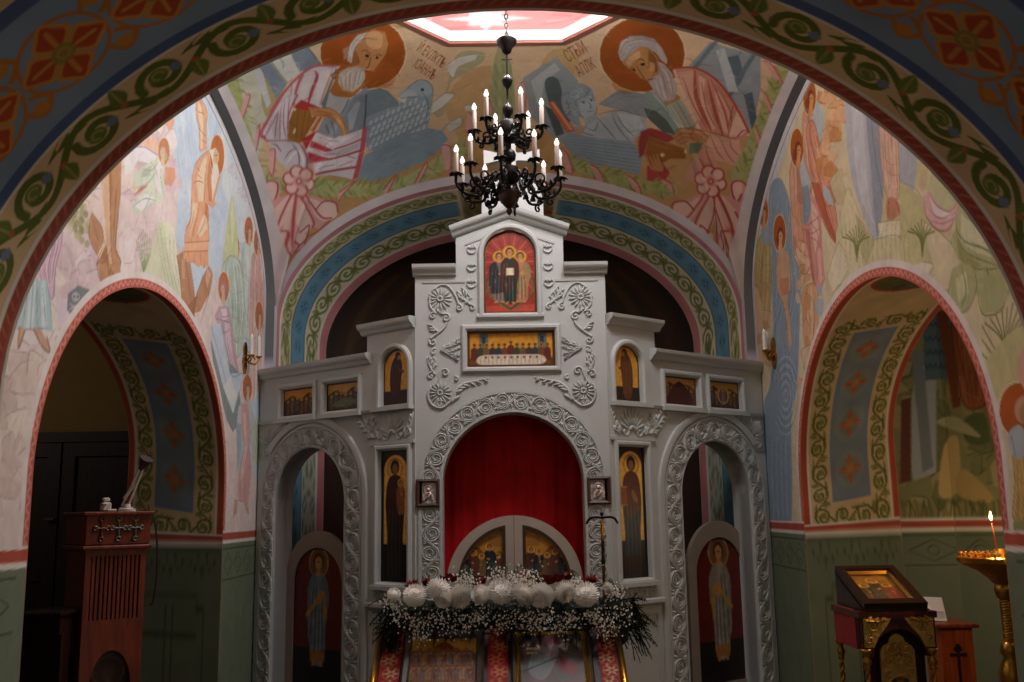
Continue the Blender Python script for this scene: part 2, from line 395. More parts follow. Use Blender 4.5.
# ================================================================ fresco paintings (shapes given where they lie on each surface)
def chaikin(P, n=2):
    P = [np.array(p, float) for p in P]
    for _ in range(n): P = [q for a, b in zip(P, P[1:] + P[:1]) for q in (a * .8 + b * .2, a * .2 + b * .8)]
    return P
class Art:
    def __init__(s, cv, mp, k, ox=0, oy=0, sc=1.0):
        s.cv, s.mp, s.k = cv, mp, k; s.at(ox, oy, sc)
    def at(s, ox, oy, sc): s.ox, s.oy, s.sc = ox, oy, sc; return s
    def pts(s, t):
        if isinstance(t, str):
            q = [float(v) for v in t.split()]; t = list(zip(q[::2], q[1::2]))
        return [(s.ox + a / s.sc, s.oy + b / s.sc) for a, b in t]
    def P(s, c, t, al=1.0, sm=0):                     # straight sided patch
        q = s.pts(t); q = smooth_path(q, 5, True) if sm else [(a[0] * (1 - w) + b[0] * w, a[1] * (1 - w) + b[1] * w) for a, b in zip(q, q[1:] + q[:1]) for w in (0, .34, .67)]
        s.cv.poly(s.mp(q), c, al)
    def p(s, c, t, al=1.0): s.P(c, t, al, 1)
    def s_(s, c, w, t, al=1.0, taper=0): s.cv.stroke(s.mp(smooth_path(s.pts(t), 5)), w * s.k, c, al, taper)
    def ell(s, c, x, y, rx, ry, al=1.0, ang=0.0):
        ca, sa = cos(ang), sin(ang)
        s.P(c, [(x + rx * cos(q) * ca - ry * sin(q) * sa, y + rx * cos(q) * sa + ry * sin(q) * ca) for q in np.linspace(0, 2 * pi, 22)[:-1]], al)
    def robe(s, t, base, dark, light, n=5, w=1.0, seed=0, line=1.0):
        """draped garment: light and dark pleats following the outline, fine fold lines, swags, outline"""
        r = np.random.default_rng(seed + 17); q = [tuple(v) for v in chaikin(s.pts(t))]; s.cv.poly(s.mp(q), base)
        Q = np.array(q); y0, y1 = Q[:, 1].min(), Q[:, 1].max(); H = 11; ys = np.linspace(y0 + .03 * (y1 - y0), y1 - .02 * (y1 - y0), H); spans = []
        for y in ys:
            xs = [Q[i - 1, 0] + (y - Q[i - 1, 1]) / (Q[i, 1] - Q[i - 1, 1]) * (Q[i, 0] - Q[i - 1, 0]) for i in range(len(Q)) if (Q[i - 1, 1] > y) != (Q[i, 1] > y)]
            spans.append((min(xs), max(xs)) if len(xs) > 1 else None)
        F = np.sort(np.clip(np.linspace(.04, .96, n + 1)[:, None] + r.normal(0, .22 / n, (n + 1, H)).cumsum(1) * .6, .01, .99), 0)
        L = [[(sp[0] + (sp[1] - sp[0]) * F[j, i], ys[i]) for i, sp in enumerate(spans) if sp] for j in range(n + 1)]
        m = min(len(v) for v in L)
        if m < 3: s.cv.stroke(s.mp(q + q[:1]), line * s.k, dark, .9); return
        for j in range(n):
            a, b = sorted(r.integers(0, m, 2)); a, b = (0, m - 1) if b - a < 3 else (a, b)
            s.cv.poly(s.mp(smooth_path(L[j][a:b + 1], 3) + smooth_path(L[j + 1][a:b + 1], 3)[::-1]), [light, dark, light, base][(j + seed) % 4], [.55, .30, .35, .2][(j + seed) % 4])
        for j in range(1, n):
            a = int(r.integers(0, max(1, m - 4))); b = min(m, a + int(r.integers(4, 9))); P = smooth_path(L[j][a:b], 4)
            if len(P) > 3: s.cv.stroke(s.mp(P), w * s.k * r.uniform(.6, 1.3), dark, .85, 2); s.cv.stroke(s.mp([(x + 1.1 * w, y) for x, y in P]), .7 * w * s.k, light, .7, 2)
        for k in range(max(1, n // 3)):
            i = int(r.integers(1, m - 2)); A_, B_ = L[0][i], L[-1][min(m - 1, i + 1)]; d = (y1 - y0) * r.uniform(.03, .09); s.cv.stroke(s.mp(smooth_path([A_, ((A_[0] + B_[0]) / 2, (A_[1] + B_[1]) / 2 + d), B_], 5)), .8 * w * s.k, [dark, light][k % 2], .6, 2)
        s.cv.stroke(s.mp(q + q[:1]), line * s.k, dark, .85)
    def head(s, x, y, rx, ry, halo='#b8733f', hair='#6b4a30', skin='#d9a878', off=.1, rim='#ead0b0', beard=None):
        s.ell(rim, x, y, rx * 1.1, ry * 1.07); s.ell(halo, x, y, rx, ry)
        fx, fy = x + off * rx, y + .12 * ry
        s.ell(hair, fx, fy - .05 * ry, rx * .50, ry * .42); s.ell(hair, fx - off * rx * 2, fy + .25 * ry, rx * .46, ry * .3, .8); s.ell(skin, fx + off * rx * .6, fy + .04 * ry, rx * .34, ry * .30); s.P(skin, [(fx - rx * .2, fy + .25 * ry), (fx + rx * .25, fy + .25 * ry), (fx + rx * .4, fy + .95 * ry), (fx - rx * .4, fy + .95 * ry)])
        if beard: s.ell(beard, fx, fy + .36 * ry, rx * .33, ry * .24)
        s.s_(hair, max(.5, rx / s.sc * .09), [(fx - .2 * rx, fy), (fx + .2 * rx, fy)], .8); s.s_(hair, max(.5, rx / s.sc * .07), [(fx, fy), (fx - .03 * rx, fy + .2 * ry)], .7)
    def facets(s, cols, region, n, size, seed=1, lines=None):
        r = np.random.default_rng(seed); x0, y0, x1, y1 = region
        for k in range(n):
            x, y = r.uniform(x0, x1), r.uniform(y0, y1); a = r.uniform(0, 6.3); w, h = size * r.uniform(.5, 1.3), size * r.uniform(.7, 1.8)
            q = [(x + w * cos(a + b) * d, y + h * sin(a + b) * d) for b, d in zip(np.linspace(0, 2 * pi, 6)[:-1], r.uniform(.55, 1.1, 5))]
            s.P(cols[k % len(cols)], q, .75)
            if lines: s.s_(lines, .9, q[:3], .7)
    def leafy(s, c1, c2, path, w, n, seed=0):
        """hanging garland of leaves along a path"""
        r = np.random.default_rng(seed); q = smooth_path([np.array(v) for v in s.raw(path)], 10); 
        for k in range(n):
            i = int(r.uniform(0, len(q) - 2)); a = np.array(q[i]); d = np.array(q[i + 1]) - a; d = d / (np.hypot(*d) + 1e-9); nn = np.array([-d[1], d[0]]); sg = 1 if k % 2 else -1
            b = a + nn * r.uniform(-.4, .4) * w; e = b + (d * .8 + nn * sg * .9) * w * r.uniform(.5, .85); mid = (b + e) / 2
            s.P([c1, c2][k % 3 == 0], [tuple(b), tuple(mid + nn * w * .16), tuple(e), tuple(mid - nn * w * .16)], .9)
    def F(s, c, w, ts, al=.85, taper=2):
        for t in ts.split('|'): s.s_(c, w, t, al, taper)
    def raw(s, t):
        if isinstance(t, str):
            q = [float(v) for v in t.split()]; return list(zip(q[::2], q[1::2]))
        return t
    def text(s, body, x, y, ang, h, c, xs=.55):
        cu = bpy.data.curves.new('t', 'FONT'); cu.body = body; cu.size = 1.0; cu.resolution_u = 3
        o = bpy.data.objects.new('t', cu); col.objects.link(o); bpy.context.view_layer.update()
        me = bpy.data.meshes.new_from_object(o.evaluated_get(bpy.context.evaluated_depsgraph_get()))
        ca, sa = cos(ang), sin(ang)
        T = [(x + (v.co.x * xs * ca + v.co.y * sa * 1.35) * h, y + (v.co.x * xs * sa - v.co.y * ca * 1.35) * h) for v in me.vertices]
        for p in me.polygons:
            s.cv.poly(s.mp(s.pts([T[i] for i in p.vertices])), c)
        bpy.data.objects.remove(o); bpy.data.curves.remove(cu); bpy.data.meshes.remove(me)
    def quad(s, c0, c1, t, d):
        q = s.pts(t); q = smooth_path(q, 4, True); s.cv.grad(s.mp(q), c0, c1, d)

def paint_left(cv, fr):
    A = Art(cv, fr.px, .0068, 0, 170, 3.59)
    A.P('#dccfca', '-20 1400 -20 -700 1000 -700 1000 1400')
    A.P('#c3d3e1', '610 -700 600 -200 640 60 630 300 760 360 800 480 870 700 1010 700 1010 -700')
    A.P('#d3dde4', '790 -260 800 60 860 260 990 260 990 -300')
    for k in range(22): A.s_(['#dfe8ef', '#b3c7dc', '#aec4da'][k % 3], 2.2, [(640 + k * 15 - 30, -480 + (k % 5) * 60), (632 + k * 15 - 20, -150), (650 + k * 14, 60 + (k % 4) * 50)], .55, 2)
    A.facets(['#d3c0c2', '#e6dad6', '#cdb7bb', '#e0d2c6', '#d9c7cd'], (190, -200, 620, 380), 70, 60, 1, '#b49ea4')
    A.facets(['#d8c8ca', '#e9deda', '#cfbcc0'], (60, 260, 330, 640), 36, 46, 2, '#a8949c')
    A.facets(['#d8c8c0', '#e2d6ca', '#cdbbb4'], (-20, 640, 210, 1200), 36, 60, 3, '#a8928c')
    A.p('#ced3b6', '520 400 555 250 585 170 606 330 650 450 690 560 620 440'); A.p('#dadcc4', '585 190 620 200 640 320 660 470 610 330')
    for k in range(7): A.s_('#9aa47e', 1, [(560 + k * 16, 200 + k * 12), (575 + k * 13, 300 + k * 8), (600 + k * 14, 420 + k * 12)], .7)
    for k in range(46):
        r = np.random.default_rng(k); A.ell(['#a4a27c', '#8d8c68', '#bdb894'][k % 3], 285 + r.normal(0, 26), 180 + r.normal(0, 48), 9, 14, .8)
    for k in range(9): A.s_('#8a9a70', 1.4, [(515, 370), (500 + k * 5, 300), (488 + k * 7, 215 + abs(k - 4) * 9)], .9)
    # pale robed figure bending by the cliff, upper centre
    A.at(90, 100, 5.68)
    A.P('#d9a98c', '410 90 465 70 480 130 450 180'); A.P('#e2bfa8', '250 240 330 190 400 240 380 300 300 270'); A.P('#d3a082', '430 380 480 385 486 440 462 490 424 480'); A.P('#f0ece8', '190 300 240 272 310 270 385 320 345 362 270 345 230 420 200 420'); A.s_('#9aa4c0', 1, '232 272 310 268 388 318', .9)
    A.P('#d8c8a0', '250 440 300 410 330 440 270 500 240 530'); A.P('#b98a70', '280 500 352 470 330 490 250 545')
    A.P('#cdd5c4', '345 350 400 320 440 310 415 420 430 560 380 580 300 640 250 650 232 600 300 520 345 460 260 500 245 420 300 380'); A.P('#e3e8de', '390 330 420 330 400 440 410 540 370 500 370 400'); A.P('#b3bfae', '300 400 350 370 340 430 290 440'); A.P('#e6eae2', '250 600 320 530 370 560 290 630'); A.F('#8f9e8c', 1, '345 350 380 420 370 560|420 330 400 430 425 560|260 500 330 470 380 400|240 610 310 560 380 575|300 390 350 400 390 350|300 640 330 580 350 520')
    A.head(420, 292, 32, 76, '#c08a68', '#c9b8a0', '#d8bca0', -.2); A.P('#ded0cc', '230 660 300 640 420 580 470 560 480 690 220 690'); A.F('#b9a4a4', 1, '300 640 320 690|420 580 400 690|450 480 490 600')
    A.at(0, 170, 3.59)
    # crossed gate boards
    A.at(15, 190, 5.68)
    A.P('#b88e6c', '526 -330 606 -330 602 0 572 320 602 408 588 552 550 540 532 470 520 552 490 540 465 420 500 330 520 300 540 0'); A.P('#b88e6c', '435 125 492 212 505 300 468 372 420 262'); A.P('#a87a58', '526 -330 548 -330 552 0 530 320 545 400 500 420 465 420 500 330 540 180'); A.P('#d3b294', '480 -200 524 -200 536 0 545 310 552 420 536 420 515 300 500 100'); A.P('#e2cdbc', '480 0 496 0 520 300 480 395 470 370 505 290'); A.P('#9c7050', '530 470 545 440 590 540 560 540')
    A.F('#7f5a42', 1.1, '602 0 572 320 602 408 588 552|540 0 545 310 556 420|435 125 492 212 505 300|435 125 420 262 468 372|500 330 465 420 490 540|520 300 532 470 550 540|532 470 520 552|575 0 560 300|440 170 470 280', .95)
    A.at(0, 170, 3.59)
    # person in teal skirt, far left
    A.robe('150 200 225 180 222 270 200 340 190 480 165 420 140 380', '#d2b4c4', '#a37c98', '#e8d6de', 6, seed=6); A.P('#b4cdd0', '92 398 168 392 180 480 188 576 150 568 110 574 58 568 70 480'); A.P('#d3e2e3', '110 400 130 400 120 568 92 570'); A.P('#d3e2e3', '148 400 160 400 170 566 150 568'); A.F('#7d9da6', 1.1, '92 398 70 480 58 568|105 400 90 500 80 568|135 400 132 480 134 570|168 392 180 480 188 576|150 398 160 490 166 570|120 400 112 500 108 572|58 568 110 574 150 568 188 576')
    A.p('#c9a68c', '122 575 140 570 172 620 180 655 150 630'); A.p('#c9a68c', '70 565 88 572 80 610 66 640'); A.s_('#7d5f52', 1.2, '122 575 150 632 180 655 168 600'); A.s_('#7d5f52', 1.2, '70 565 66 640 88 580')
    A.P('#dccfd6', '200 470 330 440 330 520 210 560'); A.P('#7f858a', '244 444 282 414 322 430 318 482 262 532 240 500'); A.ell('#b7bbba', 272, 455, 15, 17); A.ell('#6a6f74', 266, 455, 4, 5); A.ell('#6a6f74', 279, 455, 4, 5); A.s_('#c0c2c0', 1.2, '250 500 285 480'); A.s_('#c0c2c0', 1.2, '252 480 282 505')
    # ochre-robed figure with raised arm, standing on crossed boards
    A.at(165, 190, 5.68)
    A.P('#c3d4e4', '130 400 245 430 215 500 175 600'); A.P('#b58a6a', '66 372 100 350 140 392 168 610 160 700 200 690 250 590 270 478 245 432 215 490 176 605 140 700 100 690 85 500'); A.P('#c9a284', '92 392 112 380 112 510 96 500'); A.P('#cfa98c', '240 440 262 480 240 560 228 500'); A.P('#a2775a', '168 610 185 600 160 760 110 760 100 690'); A.F('#7d573e', 1.2, '66 372 85 500 110 760|140 392 168 610 150 760|245 432 270 478 250 590 200 760|215 490 176 605|112 380 130 500 150 640', .95)
    A.P('#dba683', '105 350 245 345 246 430 220 446 205 425 190 440 160 412 140 418 120 398 98 382'); A.P('#dba887', '150 -10 240 -10 290 80 270 106 242 80 250 200 250 290 110 300 120 220 145 158'); A.P('#e2b391', '112 300 250 290 246 345 104 350'); A.P('#ecccae', '165 0 190 0 180 120 150 230 130 280 150 160'); A.P('#ecccae', '215 150 235 120 240 220 200 270 180 250'); A.P('#c88c64', '225 60 245 90 250 180 225 140'); A.F('#a2683f', 1.1, '150 -10 145 158 120 220 110 300|250 200 250 290|110 300 250 290|104 350 246 345|200 0 190 120 160 240 150 290|240 80 225 180 180 270|130 350 140 415|170 348 165 410|200 347 205 425|228 346 222 440|242 80 250 140 230 200|98 382 105 350|170 60 160 160 130 270', .9)
    A.at(170, 80, 5.69)
    A.P('#dba887', '150 84 168 86 190 130 212 182 206 260 208 392 170 412 166 282 150 192'); A.P('#ecccae', '160 120 180 150 190 260 185 390 175 395 172 260 158 180'); A.F('#a2683f', 1.1, '150 84 148 190 166 282 168 412|168 86 212 182 206 260 210 392|160 180 190 190|168 280 200 320|180 340 205 360|175 120 190 200', .9)
    A.P('#dba887', '122 700 126 560 150 470 210 402 245 392 232 470 255 560 290 540 250 700'); A.P('#ecccae', '150 560 190 450 215 430 200 560 190 690 160 690'); A.P('#c88c64', '225 430 240 430 230 560 245 690 220 690 212 560'); A.F('#a2683f', 1.1, '122 700 126 560 150 470 212 400|130 590 160 575 190 585|240 400 228 480 250 600 240 690|155 500 170 520|160 540 180 560|210 440 200 560 195 690', .9)
    A.ell('#e8cdb0', 268, 430, 43, 121); A.ell('#bd7548', 268, 430, 40, 116); A.P('#e6dcca', '225 400 262 385 280 420 270 470 280 530 262 600 240 690 236 560 245 480'); A.ell('#d8b890', 262, 440, 17, 40); A.F('#7d5a3e', .9, '252 430 272 426|262 430 266 455|250 400 270 395 278 425')
    A.at(0, 170, 3.59)
    # little band of figures by the corner
    for x, y, rx, ry, rb in ((893, 218, 15, 50, ('#cfd8d0', '#8ea094')), (926, 258, 14, 50, ('#dab0a8', '#b07a74')), (843, 282, 17, 48, ('#b9cabc', '#7f9888')), (930, 525, 14, 52, ('#d8b8ae', '#a88078'))):
        A.robe([(x - 26, y + 60), (x, y + 20), (x + 30, y + 60), (x + 36, y + 260), (x + 20, y + 400), (x - 34, y + 380)], rb[0], rb[1], '#e8ece4', 9, seed=int(x)); A.head(x, y, rx, ry, '#bc7350', '#94705a', '#d8b496', .15)
    A.p('#c6d0a0', '800 330 830 100 842 150 856 300 830 360'); A.p('#d8dcb4', '826 170 834 110 842 200 834 260'); A.robe('790 350 830 300 865 330 880 480 860 640 810 560', '#b8cabd', '#7c9686', '#dce6de', 12, seed=21)
    A.at(205, 280, 5.68); A.P('#c6abb6', '55 200 80 150 130 150 145 190 150 240 175 400 195 530 165 555 130 450 100 340 75 270'); A.P('#e3d3da', '90 165 120 160 130 220 100 230'); A.P('#dcc8d0', '110 240 140 250 150 380 170 500 150 480 120 360'); A.F('#8f6a80', 1, '60 220 140 240|100 240 120 380 160 550|140 240 130 360 170 470|150 250 160 380 190 530|75 270 110 300 140 280|90 160 100 210 140 200|115 300 140 420 180 540'); A.at(0, 170, 3.59); A.head(803, 420, 19, 54, '#bf7a55', '#a88a9a', '#d8b496', -.1)
    # pale blue slabs and the dark cave
    A.at(120, 270, 4.26)
    A.P('#8b9796', '385 300 400 420 455 640 480 690 520 640 500 430'); A.P('#c5d2e2', '388 240 430 225 470 440 520 440 520 470 482 612 440 500 392 310'); A.s_('#8596b0', 1.2, '388 240 440 430 482 612 520 470'); A.s_('#8596b0', 1.2, '430 225 470 440 520 438'); A.P('#dbe4ee', '440 500 482 612 500 540 470 450')
    A.P('#c4d4e6', '560 560 610 500 615 760 580 900 540 700')
    A.at(0, 350, 3.59)
    A.at(205, 390, 5.25)
    A.P('#c3ccd0', '175 90 215 40 245 90 262 200 262 300 225 280 230 420 245 520 225 400 210 300 170 440 165 200'); A.P('#d9aaa6', '190 75 222 70 235 180 232 300 240 420 225 590 175 580 180 440 205 300 190 180'); A.P('#a8b6be', '165 170 190 180 190 300 170 430'); A.P('#e9ccc6', '200 120 215 120 220 300 205 440 195 560 188 440 208 280'); A.F('#9c6a6c', 1, '190 75 195 200 205 300 178 440 172 580|222 70 238 200 232 300 240 420 226 590|205 120 214 260 200 420 195 580|175 580 225 592|212 350 205 480 210 585'); A.F('#7d909a', 1, '175 95 165 200 175 300|240 90 262 200 262 300'); A.P('#c9a78e', '155 570 172 580 165 640 148 668'); A.P('#c9a78e', '208 585 224 590 232 650 215 630'); A.F('#6f5648', .9, '172 580 160 640 148 668|208 585 220 640 232 650')
    A.head(222, -10, 24, 70, '#b9704f', '#94705a', '#d0b6a0', .1)
    A.at(0, 350, 3.59); A.P('#c8d0bc', '905 250 935 240 930 420 905 400')
    cv.brushwork(4200, .10, 1.45, 1, .32, .006, .45)
    A.at(0, 0, 3.59); A.text('IСУС ХС', 812, 610, .75, 42, '#d3aeb8'); A.text('СПАСЪ', 846, 690, .75, 34, '#d3aeb8')
    A.at(0, 0, 1)

def paint_right(cv, fr):
    A = Art(cv, fr.px, .0068, 744, 170, 3.59)
    A.P('#d8cfae', '-60 1400 -60 -700 1040 -700 1040 1400')
    A.facets(['#ddd5b8', '#cfc6a0', '#d6c9a8', '#c8c498'], (300, -200, 1000, 500), 60, 70, 5)
    A.P('#d2dae0', '0 -300 180 -560 190 -200 90 100 60 -100')
    # river column with two small figures
    A.p('#8fa6b8', '90 80 130 30 165 120 180 250 205 360 200 560 190 780 170 900 165 1300 60 1300 60 900 95 760 105 540 90 330')
    for k in range(15):
        x = 96 + k * 7
        A.s_(['#c4d2dc', '#647f96'][k % 2], 1.2, [(x, 110 + 20 * (k % 4)), (x + 14 * sin(k), 260), (x + 8, 420 + 20 * (k % 3)), (x - 8 + 20 * sin(k), 600), (x, 760)], .8)
    for q in range(9): A.s_(['#c8d6e0', '#6d879c'][q % 2], 1.3, [(150 + (14 + q * 8) * cos(a) * .6, 810 + (20 + q * 15) * sin(a)) for a in np.linspace(-2.8 + .1 * q, 2.4, 12)], .8)
    for k in range(12): A.s_(['#c4d2dc', '#647f96'][k % 2], 1.2, [(70 + k * 8, 960 + 12 * (k % 3)), (66 + k * 8.5, 1080), (76 + k * 8, 1250)], .7)
    A.robe('30 330 60 220 95 240 100 420 90 560 40 600', '#bfae74', '#82713c', '#d8cc9c', 9, seed=1); A.p('#9fb2bc', '62 215 85 190 92 250 70 270'); A.head(70, 150, 17, 54, '#b4632f', '#7a4a2c', '#d0a070')
    A.p('#d2b090', '120 310 160 300 168 420 158 460 172 600 160 640 146 500 118 420'); A.s_('#a06a48', 1.1, '120 310 118 420 146 500 160 640'); A.s_('#a06a48', 1.1, '160 300 168 420 158 460 172 600'); A.P('#c99474', '128 390 160 385 160 445 134 455'); A.head(128, 228, 22, 66, '#b0602e', '#6f4526', '#d8ae84')
    # rust-robed group below the vault
    for x, y, s_ in ((195, 60, 1), (190, -80, 2), (235, -265, 3)):
        A.robe([(x - 30, y + 60), (x + 10, y + 30), (x + 50, y + 90), (x + 60, y + 260), (x + 20, y + 330), (x - 20, y + 240)], ['#d2ac92', '#cf9f86', '#d8a888'][s_ - 1], '#9a5e46', '#e6cdb8', 8, seed=s_)
        A.p('#b7c3ca', [(x + 10, y + 40), (x + 40, y + 30), (x + 52, y + 120), (x + 30, y + 170), (x + 14, y + 110)]); A.head(x, y, 23, 68, '#b3622c', '#7a4526', '#d6a06a', .2)
    A.robe('215 -150 250 -190 280 -60 330 130 345 280 300 200 250 20', '#d79c82', '#a5553c', '#e8bfa8', 7, seed=7)
    A.facets(['#dba878', '#c98d58', '#e4bd94'], (270, -300, 350, 20), 22, 30, 9, '#a5683c')
    A.at(745, 180, 5.68)
    A.P('#d39e92', '355 60 400 100 432 200 440 400 456 560 440 605 392 605 368 440 330 330 350 250'); A.P('#e8c4ba', '375 120 405 160 420 300 400 420 385 330'); A.P('#e2b8ae', '410 400 430 380 446 560 425 590'); A.P('#c08074', '340 280 365 280 380 420 400 600 380 560'); A.F('#a5605a', 1.1, '372 100 380 240 410 300 430 420|430 200 380 240 350 260|435 260 390 300 360 300|440 400 400 340 370 330|400 420 410 520 400 605|430 420 440 540 438 600|368 440 385 540 392 605|385 180 420 230'); A.P('#8fa2b2', '322 40 360 26 376 150 366 220 348 262 326 240 332 130'); A.F('#65798a', 1, '330 60 340 150 340 250|355 40 365 140 352 250'); A.P('#a9b7c2', '400 606 440 600 438 660 405 660')
    A.P('#bb6a50', '376 10 420 18 450 110 470 205 532 362 552 412 490 332 436 205 400 100'); A.F('#8a3c2c', 1.1, '420 18 470 205 552 412|376 10 430 200 490 332'); A.P('#c58a6c', '430 60 480 30 520 120 505 140 460 130'); A.P('#b9c6cc', '438 20 480 60 510 150 470 135 445 90'); A.P('#d8a888', '270 130 300 120 320 230 340 400 350 480 320 480 300 400 280 260'); A.F('#9a6248', 1, '275 140 300 280 330 470|310 150 330 300 345 470|280 200 310 260')
    A.facets(['#dcb68c', '#cf9f70', '#e6ccaa'], (300, 330, 360, 680), 16, 26, 3, '#9c6c44'); A.P('#dcc6a4', '290 380 330 430 350 470 320 480 285 440'); A.F('#8f5c3a', 1, '270 250 290 420 330 480|320 480 330 560 320 680')
    A.at(744, 170, 3.59)
    A.robe('205 420 260 400 270 520 250 700 215 640', '#d8b088', '#a87444', '#ead0b0', 8, seed=12); A.p('#b4c0c6', '255 470 285 465 280 520 262 520')
    A.facets(['#d8b48c', '#c79a68', '#e2c8a4'], (190, 480, 260, 1000), 20, 24, 13, '#9c6c44'); A.p('#d8c0a0', '10 420 60 460 70 700 40 800 10 640'); A.facets(['#d8b894', '#c6a074'], (15, 400, 90, 760), 12, 24, 14, '#9c7048')
    A.p('#e0d2bc', '-30 760 60 700 70 900 40 1180 -30 1180'); A.s_('#b38a66', 1.2, '20 760 60 830 40 900'); A.s_('#b38a66', 1.2, '66 980 20 1140')
    # grey-blue ray of light with standing figure
    A.p('#b9c1ca', '370 -330 470 -330 520 -100 500 80 475 260 420 140 385 20 365 -150'); A.p('#9aa6b4', '430 -330 470 -330 500 60 478 240 455 0'); A.p('#c8d0d6', '385 -250 420 -250 445 60 470 200 410 60'); A.p('#b0bac4', '560 -240 625 -150 612 60 570 90 548 -60'); A.s_('#7c8896', 1.6, '440 -330 470 -60 498 100')
    A.robe('478 -330 540 -300 556 -60 560 110 510 110 488 -60', '#d8b8a0', '#a87c68', '#ead6c6', 9, seed=15); A.p('#c88f70', '512 110 540 100 565 150 520 180'); A.s_('#9c6248', 1.1, '520 112 516 170'); A.s_('#9c6248', 1.1, '545 110 560 155')
    # terraced cliffs
    for t, c in (('330 230 370 70 400 120 420 190 440 350 400 390 330 420', '#d9d6b0'), ('400 160 470 260 440 350 420 300', '#bcbd8c'), ('480 190 570 180 560 240 490 245', '#e4e0c4'), ('470 250 560 240 580 360 450 390', '#d3d2a8'), ('560 40 640 100 700 330 640 400 575 350 560 180', '#c9c998'), ('300 380 340 260 372 360 320 440', '#e0dcc0'), ('640 180 740 260 800 420 700 430', '#dcd6b4'), ('640 330 680 340 650 390 560 365', '#e8e4d0')):
        A.P(c, t); A.s_('#9c9a6c', .9, t, .6)
    for k in range(16): A.s_('#8f8f58', 1, [(340 + k * 18, 120 + (k % 5) * 22), (350 + k * 16, 220 + (k % 4) * 20), (345 + k * 17, 330 + (k % 3) * 20)], .6, 2)
    for cx, cy in ((405, 330), (640, 310)):
        for k in range(9): A.s_('#7e8446', 1.5, [(cx, cy), (cx - 12 + k * 3, cy - 70), (cx - 52 + k * 12, cy - 130 + abs(k - 4) * 10)], .95)
    # falling figure in rose and green
    A.at(850, 110, 3.787)
    A.P('#cfc79a', '255 190 300 210 290 300 270 310 250 260'); A.P('#c9cda4', '290 300 310 230 340 240 400 300 412 330 380 380 330 360'); A.P('#dcc0a4', '310 232 330 225 342 250 322 262'); A.P('#dbb9b8', '280 330 300 305 330 360 380 382 412 332 404 400 372 452 330 450 290 402'); A.P('#eddada', '300 330 330 370 380 390 400 370 380 410 320 400'); A.F('#a8606c', 1.5, '282 330 288 400 330 452 372 452 404 400'); A.F('#a8707c', 1, '300 310 330 362 382 384 412 332|295 370 340 410 395 390|305 420 350 430 395 410')
    A.P('#bcc190', '412 350 470 400 545 470 580 600 640 700 440 700 470 600 412 560 380 500 402 440'); A.P('#d8dcb8', '420 390 460 420 520 480 540 560 480 540 420 500'); A.P('#a5ac76', '400 470 430 540 500 590 470 600 412 560'); A.F('#727a48', 1.1, '412 350 402 440 440 500 560 540|400 460 440 540 560 590|412 560 470 600 570 600|430 400 500 450 550 500|440 370 470 400|420 500 500 520 575 580|470 600 450 700|520 600 530 700')
    A.P('#b7bd8a', '390 600 425 575 470 600 478 680 440 760 385 750 372 690'); A.P('#b7bd8a', '480 640 560 610 600 680 570 760 500 770'); A.P('#cfd4ac', '400 640 440 610 450 690 410 730'); A.F('#6f7844', 1.3, '390 600 372 690 385 750 440 760 478 680 470 600|480 640 500 770 570 760 600 680|420 590 440 680 420 750')
    A.at(744, 170, 3.59)
    for k in range(9): A.s_('#7a7f42', 1.5, [(940, 670), (920 + k * 5, 600), (865 + k * 20, 480 + abs(k - 5) * 14)], .95)
    for sg in (-1, 1):
        for q in range(3): A.s_('#7a7f42', 1.4, [(940, 680 + q * 8), (940 + sg * 40, 640 + q * 30), (940 + sg * 85, 560 + q * 50)], .9)
    A.p('#cdca98', '860 700 1000 560 1010 760 880 820')
    cv.brushwork(4200, .10, 1.45, 2, .32, .006, .5)
    # figure on the near pier
    A.at(744, 350, 3.59)
    A.robe('960 330 1010 300 1040 420 1040 640 960 620 975 480', '#d0b06a', '#8f6c34', '#e0cc98', 8, seed=20); A.ell('#eadfc4', 985, 215, 72, 104); A.ell('#b5602a', 985, 215, 68, 98); A.ell('#c8a084', 1005, 215, 34, 50); A.ell('#b98c66', 1012, 225, 24, 40); A.p('#b4c2c8', '950 300 985 270 1010 300 1000 390 960 370'); A.s_('#7c8f9c', 1.3, '960 310 975 380'); A.p('#e0b6a4', '985 20 1030 -20 1030 150 990 110'); A.P('#9aa068', '965 620 1040 600 1040 680 965 680')
    A.P('#cfc898', '880 60 950 20 960 120 900 140')

